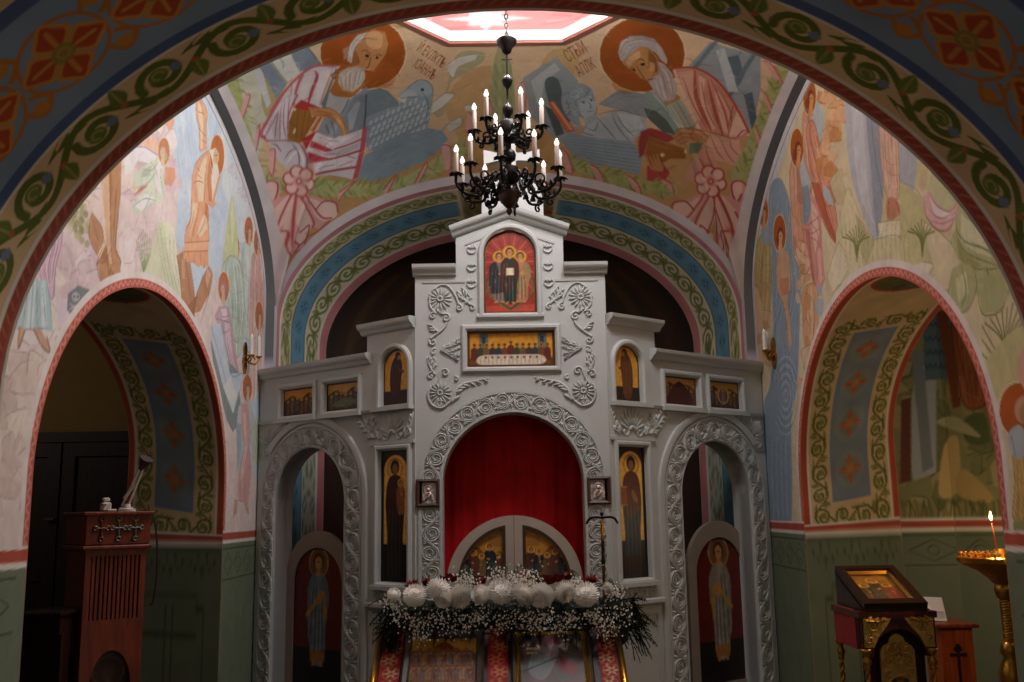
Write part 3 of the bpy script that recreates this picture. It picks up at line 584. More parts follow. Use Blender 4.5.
def paint_chamber(c1, c2, f1, f2):
    for c, f, in ((c1, f1), (c2, f2)):
        A = Art(c, f.px, .008, 744, 350, 3.59)
        A.P('#8d8f66', '400 1200 400 -400 1100 -400 1100 1200'); A.facets(['#7f845a', '#a39d70', '#6f7650', '#b3aa82'], (540, 60, 940, 640), 60, 50, 2, '#4f5636')
        A.P('#aab4bc', '590 260 620 60 690 40 690 440 610 470 585 360'); A.P('#7f8b94', '600 0 640 0 680 420 640 440'); A.P('#6b4636', '565 180 600 170 600 470 560 480')
        A.P('#5c7480', '640 -140 760 -120 760 100 650 110')
        for k in range(24): A.s_('#39505e', 1.4, [(648 + (k % 6) * 20, -100 + (k // 6) * 50), (658 + (k % 6) * 20, -84 + (k // 6) * 50), (668 + (k % 6) * 20, -100 + (k // 6) * 50)])
        A.robe('740 -120 820 -200 880 0 880 200 790 220 760 60', '#9a5c3c', '#5e2f20', '#b98258', 9, seed=4); A.P('#7b4a30', '690 -140 730 -140 780 200 750 210')
        A.p('#c8b27c', '720 340 770 320 770 500 700 520'); A.p('#b9a46c', '760 460 800 430 900 540 780 530'); A.p('#5d6a44', '790 250 860 230 880 330 800 330'); A.p('#aeb08a', '690 260 760 240 850 310 790 300')
        for k in range(22): A.s_('#5a5a34', 1.3, [(570 + k * 17, 640), (575 + k * 17 + 6 * sin(k), 590), (566 + k * 17 + 12 * sin(k * 2), 540)], .9)

def paint_vault(cv):
    A = Art(cv, vault_px, .0029, 200, 0, 3.59)
    # warm ground with soft gold and rose clouds
    A.P('#d8b996', '-900 700 -900 -400 2500 -400 2500 700', 1)
    A.p('#dcc09c', '700 60 900 140 1000 330 1150 330 1300 200 1200 130 900 130'); A.p('#cba777', '880 380 960 260 1080 250 1100 450 960 520'); A.p('#c9a87a', '1180 380 1300 330 1360 200 1250 190')
    # left of the evangelist: pale cliffs, blue-grey buildings and leaves
    A.p('#c9cdbb', '100 330 320 170 420 240 300 330 230 500 180 620'); A.P('#7a8794', '215 220 250 215 330 300 260 380'); A.P('#6f7d8c', '320 180 360 160 450 240 420 260 360 250'); A.P('#a9b2b4', '280 200 320 190 300 270 280 250'); A.p('#b0a878', '250 260 330 270 300 400 240 420 220 340')
    A.P('#c9cfd2', '190 240 215 225 255 370 240 390')
    # eagle
    A.at(340, 70, 5.683)
    A.P('#7f8f9b', '140 120 200 100 270 120 330 180 340 210 220 240 150 270 130 200'); A.F('#5f727e', 1, '140 125 200 105 270 125 330 185')
    A.P('#93a6b2', '150 270 230 232 340 200 345 170 340 150 400 85 450 55 500 66 528 110 520 200 500 325 370 372 200 462 150 440 140 350')
    r = np.random.default_rng(6)
    for i in range(11):
        for j in range(6):
            x, y = 172 + i * 32 + (j % 2) * 14, 300 + j * 34 - i * 16
            if x < 505 and y > 160 and y < 450 - (x - 150) * .35: A.P('#c1ced4', [(x - 8, y + 18), (x - 6, y - 4), (x + 12, y - 18), (x + 14, y + 2), (x + 2, y + 16)], .85); A.s_('#6d828f', .8, [(x - 10, y + 20), (x + 4, y + 18), (x + 16, y + 2)], .8)
    A.p('#a9b9c3', '400 88 450 58 500 70 524 115 500 150 440 140 410 120'); A.P('#b9c6ce', '332 150 372 104 432 124 440 150 380 150 345 160'); A.P('#d9d6cc', '330 158 384 152 370 190 340 178'); A.ell('#44545f', 468, 112, 10, 9); A.F('#566b78', 1.1, '332 152 400 90 450 57 500 68 528 112 520 200|345 160 440 152|470 130 500 190 490 300')
    A.P('#8ba0ae', '100 625 140 485 260 420 360 372 500 330 580 345 615 392 580 440 480 520 300 600 200 640')
    for k in range(22): A.s_(['#a9bcc8', '#72889a'][k % 2], .7, [(112 + k * 4, 600 - k * 4), (300 + k * 3, 470 + k * 3), (600 - k * 9, 365 + k * 6)], .65)
    # seated evangelist on the left
    A.at(200, 0, 3.59); A.ell('#e6d2b4', 585, 190, 158, 136); A.ell('#a2561f', 585, 190, 153, 131); A.ell('#af6128', 620, 250, 90, 60, .4, .5)
    A.at(255, 20, 7.575)
    A.P('#8393a2', '10 320 120 280 190 400 240 480 160 600 80 430'); A.P('#d3d9d2', '110 285 262 222 330 400 250 470 190 400'); A.P('#8393a4', '260 215 390 182 470 290 492 335 340 392 290 300'); A.P('#d2c0a0', '390 182 505 150 490 312 440 240'); A.F('#6d7668', 2, '380 190 440 260 470 300'); A.F('#a9ae8c', 2, '100 300 150 360 230 470|180 280 215 330 210 370')
    A.P('#d3cfd4', '120 690 150 640 250 480 370 390 450 342 600 346 650 352 570 420 505 640 500 700'); A.P('#dcd9dc', '380 420 440 390 400 540 360 600 330 580'); A.P('#dcd9dc', '490 400 590 370 540 480 480 620 450 600')
    A.s_('#c4646c', 3.6, '125 690 210 560 330 430 450 352 610 348', .95); A.s_('#c4646c', 4.2, '355 420 310 540 292 690', .9, 1); A.s_('#a94c5a', 3.6, '455 385 470 430 430 540 402 640', .95, 2); A.F('#b0606c', 1.1, '280 470 262 680|590 360 520 560 490 650|330 500 270 680')
    A.P('#8f9aa1', '520 690 560 600 720 600 850 500 850 690'); A.P('#aab2b4', '560 560 700 600 660 690 530 690'); A.P('#6f7b84', '500 640 545 540 610 372 625 372 570 520 530 680')
    A.P('#ab6c36', '565 545 640 380 720 340 840 490 730 582 610 572'); A.F('#7a4520', 1.2, '570 550 610 572 730 580 800 520')
    A.P('#c08a58', '720 230 780 150 830 100 905 70 985 95 1010 180 990 260 940 330 900 380 800 380 740 340'); A.p('#d3a678', '840 110 900 85 960 110 960 200 900 220 850 190'); A.P('#a5683a', '720 230 770 240 790 330 760 350 725 320'); A.P('#d0cbc8', '700 260 720 185 780 110 850 92 800 165 760 200 745 250 730 330 700 310'); A.P('#b98a78', '665 220 710 195 705 290 670 300'); A.F('#8f8784', .9, '720 190 760 130 830 100|730 220 770 150 845 100|740 250 780 180 850 110|690 240 700 290')
    A.P('#bcb4aa', '640 400 700 362 760 350 830 372 835 440 800 500 740 545 660 530 628 470'); A.F('#e0dcd4', .9, '660 420 680 520|700 400 700 520|740 400 720 530|780 400 760 500|810 400 790 470'); A.F('#8d847a', .9, '650 430 665 525|690 390 690 525|725 400 715 535|770 390 745 520|800 390 780 490'); A.F('#6b3f22', 1.4, '800 240 840 230 875 262|905 270 935 262 960 275|880 280 860 350 835 370'); A.ell('#33200f', 850, 272, 16, 11); A.ell('#33200f', 925, 285, 12, 9); A.F('#70401f', 1, '830 300 880 290|770 160 850 140 930 150|780 280 790 330|860 395 830 385 800 372')
    A.at(255, 95, 7.575)
    A.P('#d5d1d6', '40 285 130 130 205 0 335 0 275 90 250 342 90 345 60 312'); A.P('#c2bcc4', '150 150 185 120 190 335 150 335 130 260'); A.F('#96586a', 1.1, '172 130 140 200 92 300|182 110 160 230 150 335|198 90 190 220 190 342|225 40 215 200 235 330|262 0 250 170 246 342|130 190 78 310'); A.s_('#c4646c', 3.8, '205 0 120 150 45 290 72 322', .95); A.s_('#b4505e', 1.6, '60 312 100 346 250 346', .95); A.s_('#b4505e', 2.4, '320 0 262 130 248 250', .8, 1)
    A.P('#d1ccd2', '92 350 270 346 350 382 398 470 395 560 250 565 170 490 120 390'); A.F('#6f5866', 1.3, '222 492 262 430 312 402|272 362 330 440 334 545|345 388 392 470 388 556|120 370 160 380 200 430'); A.F('#eceaee', 2.5, '240 520 290 450 320 430|300 380 360 470 365 540'); A.s_('#a2607a', 1.4, '92 350 270 346 350 382 398 470 392 560', .9)
    A.P('#8d98a0', '470 280 530 150 640 160 660 300 600 330 500 300'); A.P('#858f99', '640 150 760 0 842 0 830 255 700 305 692 220'); A.P('#aab2b8', '700 150 780 40 800 60 740 260 715 270'); A.s_('#4d5860', 2, '842 0 838 140 826 255', .9); A.F('#566570', 1.6, '720 0 680 100 640 150|540 230 560 290|580 200 600 310')
    A.P('#9a6c34', '248 352 258 200 300 92 450 122 462 162 402 282 352 362'); A.F('#7a5224', 1, '270 200 300 240|330 110 310 330|380 120 350 350|420 130 390 290'); A.P('#b13b37', '300 82 352 36 430 68 505 100 445 132 312 102'); A.P('#c58a6a', '420 270 500 130 522 150 440 290'); A.F('#7d2c2a', 1.2, '420 240 500 110|440 270 520 140'); A.ell('#e4d8b8', 300, 110, 12, 8); A.ell('#e4d8b8', 438, 156, 12, 9); A.P('#e4d8b8', '285 290 300 250 312 258 298 296'); A.P('#ad3a38', '350 335 475 268 440 420 402 445')
    A.P('#c08a5c', '402 92 560 100 630 140 690 220 712 310 650 312 640 240 585 185 500 165 430 160'); A.F('#e0b88c', 1.6, '600 150 660 230 680 300|420 100 560 118'); A.F('#7d4a26', 1, '405 95 470 105 560 100 640 150 700 260|430 125 520 130 580 150|440 150 540 155 600 190|590 180 640 250'); 
    A.P('#d8d2d7', '385 420 462 282 600 334 832 252 842 290 772 645 600 610 462 605 425 500'); A.P('#b9404a', '430 345 590 415 560 440 412 395'); A.P('#b9404a', '400 430 560 480 412 505'); A.P('#e8e4e8', '460 300 600 350 780 290 600 400'); A.P('#e6e2e6', '440 520 600 490 780 430 760 530 480 580'); A.P('#c3bcc6', '520 430 640 420 790 360 780 400 620 470')
    A.s_('#c25a64', 5.0, '832 256 808 430 755 645', .95); A.s_('#bb5560', 2.6, '415 508 600 480 800 420', .95); A.s_('#bb5560', 2.8, '460 600 600 572 775 545', .95); A.s_('#bb5560', 2.0, '600 412 720 372 815 330', .95); A.F('#8d5a70', 1, '470 310 560 345 640 350|450 420 540 450 640 440|700 460 760 480|480 560 600 530|640 540 740 500')
    # cliffs and cypress at the centre
    A.at(200, 0, 3.59)
    A.p('#b3ac84', '850 420 830 380 880 330 900 250 930 190 1010 185 1020 215 960 260 900 300 880 400'); 
    for t in ('885 235 930 205 995 195 990 215 930 240 910 280 890 260', '835 370 880 335 915 340 870 385 830 410', '880 450 935 420 940 445 900 475', '950 380 980 375 985 400 955 400'): A.P('#d4d2c8', t); A.s_('#9a9a88', 1, t)
    A.p('#a8a87a', '1035 420 1050 250 1070 170 1090 165 1120 260 1130 420 1090 600 1040 560'); 
    for k in range(26): A.s_(['#c4c496', '#86905e'][k % 2], 1.3, [(1046 + (k % 6) * 14, 230 + (k // 6) * 60), (1052 + (k % 6) * 13, 262 + (k // 6) * 60)], .8)
    for t in ('1015 320 1035 350 1052 400 1035 410 1022 370', '965 400 985 440 975 520 955 470', '870 520 895 560 905 610 885 615 872 570', '1150 300 1170 300 1165 410 1148 420'): A.p('#dcaaa0', t); A.s_('#b0605e', 1, t)
    A.text('Й ЕѴЛКТЪ', 775, 180, .62, 40, '#8c4426'); A.text('IОАННЪ', 762, 238, .62, 40, '#8c4426')
    # grey tower, winged youth with open scroll
    A.at(400, 0, 3.59)
    A.P('#9aa3a6', '440 280 560 205 640 290 600 420 640 470 560 500 470 420'); A.P('#b9bfc0', '470 290 555 225 575 250 520 290 500 400'); A.p('#5f6a6c', '520 300 540 275 570 290 590 360 620 420 590 440 540 380'); A.P('#566263', '520 380 560 400 590 480 560 490'); A.P('#c46a48', '530 370 550 362 628 470 600 478'); A.P('#e09a78', '540 368 550 364 620 465 610 468')
    A.at(540, 60, 5.683)
    A.P('#949a9e', '330 252 440 172 560 170 640 200 600 335 480 292'); A.F('#7b8388', 1.2, '340 250 440 190 560 185|380 260 480 210 590 210')
    A.p('#97a5ab', '122 210 150 152 220 130 288 160 312 222 300 250 262 276 224 330 244 402 165 335 130 275')
    rr = np.random.default_rng(12)
    for k in range(26):
        x, y = 140 + rr.uniform(0, 150), 160 + rr.uniform(0, 150); q = rr.uniform(11, 22); a0 = rr.uniform(0, 6.3)
        if x > 250 and y > 230: continue
        A.s_(['#6a7d88', '#c0cbd0', '#5f717b'][k % 3], .9, [(x + q * cos(a0 + t), y + q * .9 * sin(a0 + t)) for t in np.linspace(0, 3.4, 7)], .85)
    A.P('#b6c1c5', '218 235 288 202 322 262 312 312 252 334 222 290'); A.F('#54666f', 1, '228 240 262 225|280 222 300 218|268 230 290 262 282 278|270 296 300 288|222 290 252 334 312 312 324 262'); A.ell('#42525b', 248, 242, 8, 5); A.ell('#42525b', 292, 230, 7, 5); A.P('#a3afb5', '250 334 312 312 340 340 300 400 260 380')
    A.P('#b0b9bf', '236 425 262 380 330 330 430 290 592 322 610 402 545 440 522 475 300 445'); A.P('#c3cacf', '440 300 560 320 590 380 520 440 470 400'); A.F('#66767f', 1.4, '320 322 380 390 432 452|410 300 430 360 480 430 522 470|330 312 400 292 480 290 590 322|440 310 470 370 530 430|262 382 310 400 330 350|240 410 300 430')
    A.P('#8d9da8', '108 452 180 415 300 442 520 462 582 560 566 652 300 592 180 532')
    for k in range(18): A.s_(['#a7b6bf', '#6c7f8d'][k % 2], .7, [(118 + k * 4, 448 + k * 6), (300, 450 + k * 9), (575 - k, 480 + k * 10)], .65)
    # seated evangelist on the right
    A.at(560, 0, 3.59); A.ell('#e0caa8', 295, 195, 159, 141); A.ell('#985020', 295, 195, 153, 135); A.ell('#a45a28', 270, 270, 90, 60, .4, -.5)
    A.P('#939da3', '450 250 540 150 600 170 720 200 720 330 690 470 560 380'); A.P('#5f6e78', '600 205 640 198 662 270 640 312'); A.P('#55646e', '660 340 690 330 706 420 690 472'); A.s_('#66767f', 4.5, '700 190 600 360'); A.s_('#6f7f87', 4.5, '560 150 470 260'); A.P('#b9c0c2', '560 180 590 172 640 330 604 330')
    A.at(640, 60, 5.683)
    A.P('#a87a4c', '120 250 180 180 230 210 220 250 160 270'); A.P('#929f96', '30 180 80 180 130 230 240 390 190 440 60 350 20 290'); A.P('#5a675f', '22 270 90 290 150 340 205 425 130 410 40 325'); A.P('#a6ae9f', '150 262 232 220 325 385 275 395 228 370'); A.F('#7b867a', .9, '170 270 230 360|190 255 260 380|210 240 290 385'); A.s_('#bfc7bb', 2, '72 190 150 280 225 385', .9)
    A.P('#c88d78', '185 45 300 45 400 90 500 190 590 320 622 412 562 455 480 432 322 392 262 252'); A.P('#deb29c', '330 80 372 110 360 200 440 392 408 398 345 240'); A.P('#deb29c', '420 150 450 190 510 290 500 420 470 400 440 280'); A.P('#e2baa6', '560 272 612 400 575 430 510 440 505 400'); A.P('#d6a892', '215 70 300 60 305 180 350 330 330 360 270 230')
    A.s_('#ac4c3e', 4.4, '312 60 316 190 350 290 402 395', .9, 2); A.s_('#ac4c3e', 3.6, '385 120 425 290 470 425', .9, 2); A.s_('#b45848', 2.6, '400 105 480 290 502 405', .85, 2); A.s_('#b04a3a', 2.8, '185 46 310 46 420 102 520 222 620 410', .95); A.s_('#e4c0ac', 3, '195 62 262 230 335 392', .9); A.F('#8d4034', 1, '240 90 300 250 380 390|350 130 380 280 440 400|455 170 520 320 500 430|530 260 500 380|322 392 480 432 560 455|545 440 590 400 620 412|580 400 560 430 545 445')
    A.P('#d5a591', '360 402 450 440 560 455 575 520 545 600 430 570 382 492'); A.F('#9c5446', 1.1, '400 430 440 520 480 570|450 440 500 540 540 590|510 450 520 500 560 540|382 492 430 570'); A.P('#cf9a86', '258 640 370 488 402 502 445 600 490 690 258 690'); A.F('#9c5446', 1.1, '370 490 390 560 440 660|330 550 360 600 400 690|300 600 330 690')
    A.P('#6a7a64', '280 470 360 470 330 530 280 530')
    A.P('#a04440', '-10 470 5 405 60 385 160 420 205 445 150 472 52 432 22 540 -5 560'); A.P('#94602f', '28 540 52 432 172 472 255 502 262 562 172 562 102 600 40 575'); A.F('#b98850', 1, '55 440 170 478 250 505|60 470 160 505'); A.ell('#d8cc92', 128, 540, 13, 11); A.ell('#d8cc92', 258, 520, 8, 12); A.P('#b04a44', '40 600 130 590 170 640 140 690 40 690')
    A.P('#b98458', '182 432 232 388 342 400 392 442 372 472 290 462 225 482 205 470'); A.F('#dab08a', 1.5, '235 400 330 412 370 445'); A.F('#74421f', 1, '182 432 232 388 342 400 392 442|190 452 240 418 300 425|205 470 250 440 310 445|225 482 270 460')
    for k in range(4): A.P('#b98458', [(30 + k * 20, 550 - k * 4), (44 + k * 20, 545 - k * 3), (70 + k * 22, 610), (100 + k * 10, 640), (60 + k * 14, 620)]); A.s_('#74421f', .9, [(46 + k * 20, 548), (72 + k * 22, 612), (104 + k * 10, 640)])
    A.at(590, 15, 7.575)
    A.P('#b58352', '245 365 300 300 380 238 455 255 515 330 525 445 475 455 432 495 388 482 330 425 288 405'); A.p('#cda074', '270 350 320 300 370 270 380 320 330 350 300 390'); A.P('#8f5f34', '445 262 505 330 515 430 480 440 450 400 440 330'); A.P('#c99a6c', '455 350 490 370 490 430 450 430')
    A.P('#b0a7a4', '212 290 232 205 300 160 400 158 482 180 545 250 585 335 582 375 540 345 502 292 440 250 380 238 300 300 255 360 230 342'); A.F('#7d7674', 1, '225 300 260 220 330 190|240 330 280 250 350 210|260 350 310 270 380 225|330 170 420 175 500 240|400 165 480 200 560 320|300 200 380 185 450 200|270 180 340 165'); A.F('#d6d0cc', 1, '220 270 250 205 310 172|290 230 360 195 440 205|420 190 500 230 560 330|250 290 300 240')
    A.P('#b3a6a5', '432 490 522 445 514 352 560 372 622 442 662 562 640 642 562 652 502 612 470 552'); A.F('#dcd2d0', .9, '540 390 590 470 620 600|560 400 620 500 640 610|500 520 530 600|530 470 570 630'); A.F('#857874', .9, '525 400 560 500 590 640|550 385 610 480 635 620|480 540 520 615|510 480 550 620'); A.F('#5c3318', 1.8, '352 352 380 332 412 348|312 408 332 400'); A.ell('#2a190d', 400, 374, 18, 12); A.ell('#2a190d', 334, 418, 11, 8); A.F('#6b3c1e', 1.3, '352 382 378 430 412 482 392 480|420 400 440 390|440 490 500 478'); A.F('#5a2c20', 1.6, '440 492 475 478')
    A.at(560, 0, 3.59)
    A.text('СТЫЙ', 30, 226, -.52, 50, '#8c4426'); A.text('АПЛК', 70, 278, -.52, 46, '#8c4426')
    # leaf garlands and ribbons along the lower border
    A.at(200, 0, 3.59); G = ('#a9b170', '#8b9a58')
    A.p('#b8bd84', '90 290 130 270 180 460 230 620 330 640 300 690 210 690 150 560'); A.leafy(*G, '110 270 150 420 190 540 260 650 330 680', 46, 90, 1)
    A.p('#b8bd84', '390 640 560 660 700 650 860 560 930 520 950 560 860 620 700 700 420 700'); A.leafy(*G, '400 670 560 680 700 660 860 590 960 530', 50, 110, 2)
    for t in ('165 340 180 345 155 420 135 440', '205 460 215 450 205 530 188 555', '250 540 270 540 262 630 250 620', '500 690 560 650 520 690 500 720', '660 680 705 625 690 660 670 700', '770 660 810 585 815 600 790 650 770 680', '870 520 900 530 900 600 885 618'):
        A.p('#e2b3ac', t); A.s_('#b85f62', 1.2, t)
    A.at(560, 0, 3.59)
    A.s_('#aeb078', 13, '10 580 140 620 260 660 400 680'); A.s_('#aeb078', 15, '640 640 690 540 730 440 770 330 800 250'); A.leafy('#9ea560', '#7f8c4a', '10 580 140 620 260 660 400 690', 48, 90, 3); A.leafy('#9ea560', '#7f8c4a', '640 640 690 540 730 440 770 330 800 250', 46, 80, 4)
    for t in ('5 530 30 560 45 620 25 620', '110 590 140 610 160 660 140 660', '245 630 280 660 290 700 262 680', '360 640 400 660 410 700', '730 220 760 230 800 300 780 290', '722 320 745 350 770 420 750 400', '700 450 720 500 722 550 706 520'):
        A.p('#d8a096', t); A.s_('#a8524e', 1.2, t)
    cv.brushwork(2600, .045, .4, 3, .28, .004, .8, (-1.2, -.75, 1.2, .45))
    # rose bows over the corners
    def bow(ox, oy, sc, X, col_):
        A.at(ox, oy, sc); m = lambda t: [(X(a), b) for a, b in A.raw(t)]; c, d, l = col_
        A.p(c, m('215 400 250 350 330 350 330 480 240 520')); A.p(l, m('255 370 300 350 325 390 300 480 265 450')); A.s_(d, 1.6, m('215 400 255 350 320 360 322 430 290 490 260 440'))
        A.P(c, m('230 540 290 480 420 430 560 440 690 500 680 600 640 640 600 680 560 650 520 720 500 800 440 830 380 900 350 980 330 1090 310 1120 320 960 290 820 270 700 250 620'))
        for t in ('290 560 420 440 380 620 300 680', '440 450 470 450 560 640 500 700 440 600', '420 480 445 470 430 680 360 700', '540 460 640 520 600 600 560 540', '330 720 370 690 410 760 380 840 340 820', '450 720 500 690 520 740 470 790'): A.p(l, m(t))
        A.p(l, m('590 540 640 490 720 500 730 580 660 620 600 600')); A.s_(d, 1.6, m('585 545 640 488 720 498 735 560')); 
        for t in ('420 440 330 640 300 860 318 1110', '450 450 430 640 425 800', '480 450 570 620 560 660', '350 690 400 700 380 800 420 860', '480 700 540 650 520 740 470 790', '520 450 620 590 690 600', '300 560 270 640 300 720', '380 900 350 960 320 1115', '440 830 470 790 440 760'): A.s_(d, 1.8, m(t), .9)
        A.s_(d, 1.4, m('320 1110 350 1000 400 900 440 840 500 800 530 730 600 690 680 620'))
        for k in range(6):
            a = k * pi / 3 + .3; A.ell(c, X(470) + 60 * cos(a), 350 + 60 * sin(a), 48, 44); A.ell(l, X(470) + 68 * cos(a), 350 + 66 * sin(a), 32, 30); A.s_(d, 1.3, [(X(470) + (66 + 44 * cos(q)) * cos(a) - 44 * sin(q) * sin(a), 350 + (66 + 44 * cos(q)) * sin(a) + 44 * sin(q) * cos(a)) for q in np.linspace(-2.2, 2.2, 9)])
        A.ell(d, X(470), 350, 20, 22); A.ell(l, X(470), 350, 11, 12)
    bow(230, 130, 6.82, lambda a: a, ('#dfa8a4', '#b9525c', '#edd0c6'))
    bow(690, 130, 6.82, lambda a: 610 - a, ('#d99c92', '#a8443f', '#e6c2b0'))
# ================================================================ the setting
WX, DADO = 2.28, 1.48          # side walls, top of the green dado
YC = 5.99                      # centre of the crossing
GRASSY = ('#56602f', '#7a7f4a')
def px_of(fr): return lambda pts: fr.px(pts)

def lunette(Y):
    k = 1 - ((Y - YC) / 2.905) ** 2
    return 3.618 + 1.342 * sqrt(max(k, 0))
def side_open(Y):
    k = 1 - ((Y - 6.19) / 1.56) ** 2
    return 1.89 + 1.225 * sqrt(max(k, 0))

def band_vine(cv, u0, u1, v0, v1, period, stemc='#5d6a2e', leafc='#6f7a3c', hi='#a8aa6a', along_u=True, red='#a8452c', lw=.1, big=0):
    """painted running vine inside the rectangle of a band"""
    w = v1 - v0 if along_u else u1 - u0; L = u1 - u0 if along_u else v1 - v0
    st, sp, lv = vine(L, w, period)
    T = (lambda p: (u0 + p[0], (v0 + v1) / 2 + p[1])) if along_u else (lambda p: ((u0 + u1) / 2 + p[1], v0 + p[0]))
    cv.stroke([T(p) for p in st], w * lw, stemc)
    for k, p in enumerate(sp):
        cv.stroke([T(q) for q in p], w * lw * 1.05, stemc, taper=0)
        c = np.mean(p[-6:], 0); sg = 1 if k % 2 == 0 else -1; h = L / len(sp)
        cv.disc(T(c), w * (.17 if big else .1), leafc)
        if big:
            cv.stroke([T((c[0] + .1 * w * cos(a), c[1] + .1 * w * sin(a))) for a in np.linspace(0, 4.6, 9)], w * .035, hi, .8)
            q = (c[0] + .30 * w, c[1] + sg * .02 * w)
            if big == 1: cv.poly([T((q[0] + .13 * w * cos(a), q[1] + .13 * w * sin(a))) for a in (0, 1.57, 3.14, 4.71)], '#77809a')
            e = (h * (k + .04), sg * .30 * w)                      # split leaf outside the stem
            for d0 in (-.42, 0, .42):
                cv.poly([T(v) for v in smooth_path([e, (e[0] + (.16 + d0 * .3) * w, e[1] + sg * .10 * w), (e[0] + (.34 + d0 * .2) * w, e[1] + sg * (.16 - d0 * .2) * w), (e[0] + (.2 + d0) * w, e[1] - sg * .02 * w)], 4, True)], stemc)
    for p in lv:
        c = np.mean(p, 0); G = 1.5 if big else 1.0; p = [tuple(c + (np.array(q) - c) * G) for q in p]
        cv.poly([T(q) for q in smooth_path(p, 5, True)], leafc)
        cv.stroke([T(q) for q in (p[0], p[2])], w * .03, hi, .8)
        cv.disc(T(p[0]), w * .06, red)
def rosette(cv, c, r, petal='#a84a22', core='#7d7a34', edge='#b8722e', rot=0.0, slim=0):
    n = 4
    if slim: cv.disc(c, r * 1.25, '#8e9aa0'); cv.disc(c, r * .8, '#86886e', .5)
    for k in range(n):
        a = rot + 2 * pi * k / n; d = (cos(a), sin(a)); q = (-d[1], d[0])
        K = .55 if slim else 1; pt = lambda x, y: (c[0] + r * (d[0] * x + q[0] * y * K), c[1] + r * (d[1] * x + q[1] * y * K))
        cv.poly(smooth_path([pt(.12, .1), pt(.5, .46), pt(.74, .3), pt(1, 0), pt(.74, -.3), pt(.5, -.46), pt(.12, -.1)], 4), edge)
        cv.poly(smooth_path([pt(.2, .05), pt(.5, .33), pt(.7, .2), pt(.92, 0), pt(.7, -.2), pt(.5, -.33), pt(.2, -.05)], 4), petal)
        cv.stroke([pt(.3, 0), pt(.72, 0)], r * .1, edge)
    cv.disc(c, r * .26, core); cv.ring(c, r * .13, r * .05, edge)

def dado_art(cv, Y0, Y1, Z1, cross=True):
    """painted grooves of the green dado: frieze of lozenges, framed panel with a cross"""
    g, l = '#47503a', '#7d8a6c'
    def line(P, w=.012):
        cv.stroke(P, w, g); cv.stroke([(p[0] + .008, p[1] - .008) for p in P], .006, l, .6)  # shade of the cut and its lit edge put into the colour
    line([(Y0, Z1 - .05), (Y1, Z1 - .05)]); line([(Y0, Z1 - .29), (Y1, Z1 - .29)])
    n = max(1, int((Y1 - Y0) / .26)); h = (Y1 - Y0) / n
    for k in range(n):
        c = Y0 + h * (k + .5)
        line([(c - h * .42, Z1 - .17), (c, Z1 - .08), (c + h * .42, Z1 - .17), (c, Z1 - .26), (c - h * .42, Z1 - .17)], .01)
        line([(c + .05 * cos(a), Z1 - .17 + .04 * sin(a)) for a in np.linspace(0, 2 * pi, 12)], .008)
    if Y1 - Y0 > .5 and cross:
        m, w, t, b = (Y0 + Y1) / 2, (Y1 - Y0) * .36, Z1 - .42, .2
        line([(m - w, b), (m - w, t - .1), (m - w + .07, t - .1), (m - w + .07, t), (m + w - .07, t), (m + w - .07, t - .1), (m + w, t - .1), (m + w, b)])
        for s in (-.035, .035):
            line([(m + s, b), (m + s, t - .06)]); line([(m - w * .8, t - .33 + s), (m + w * .8, t - .33 + s)])

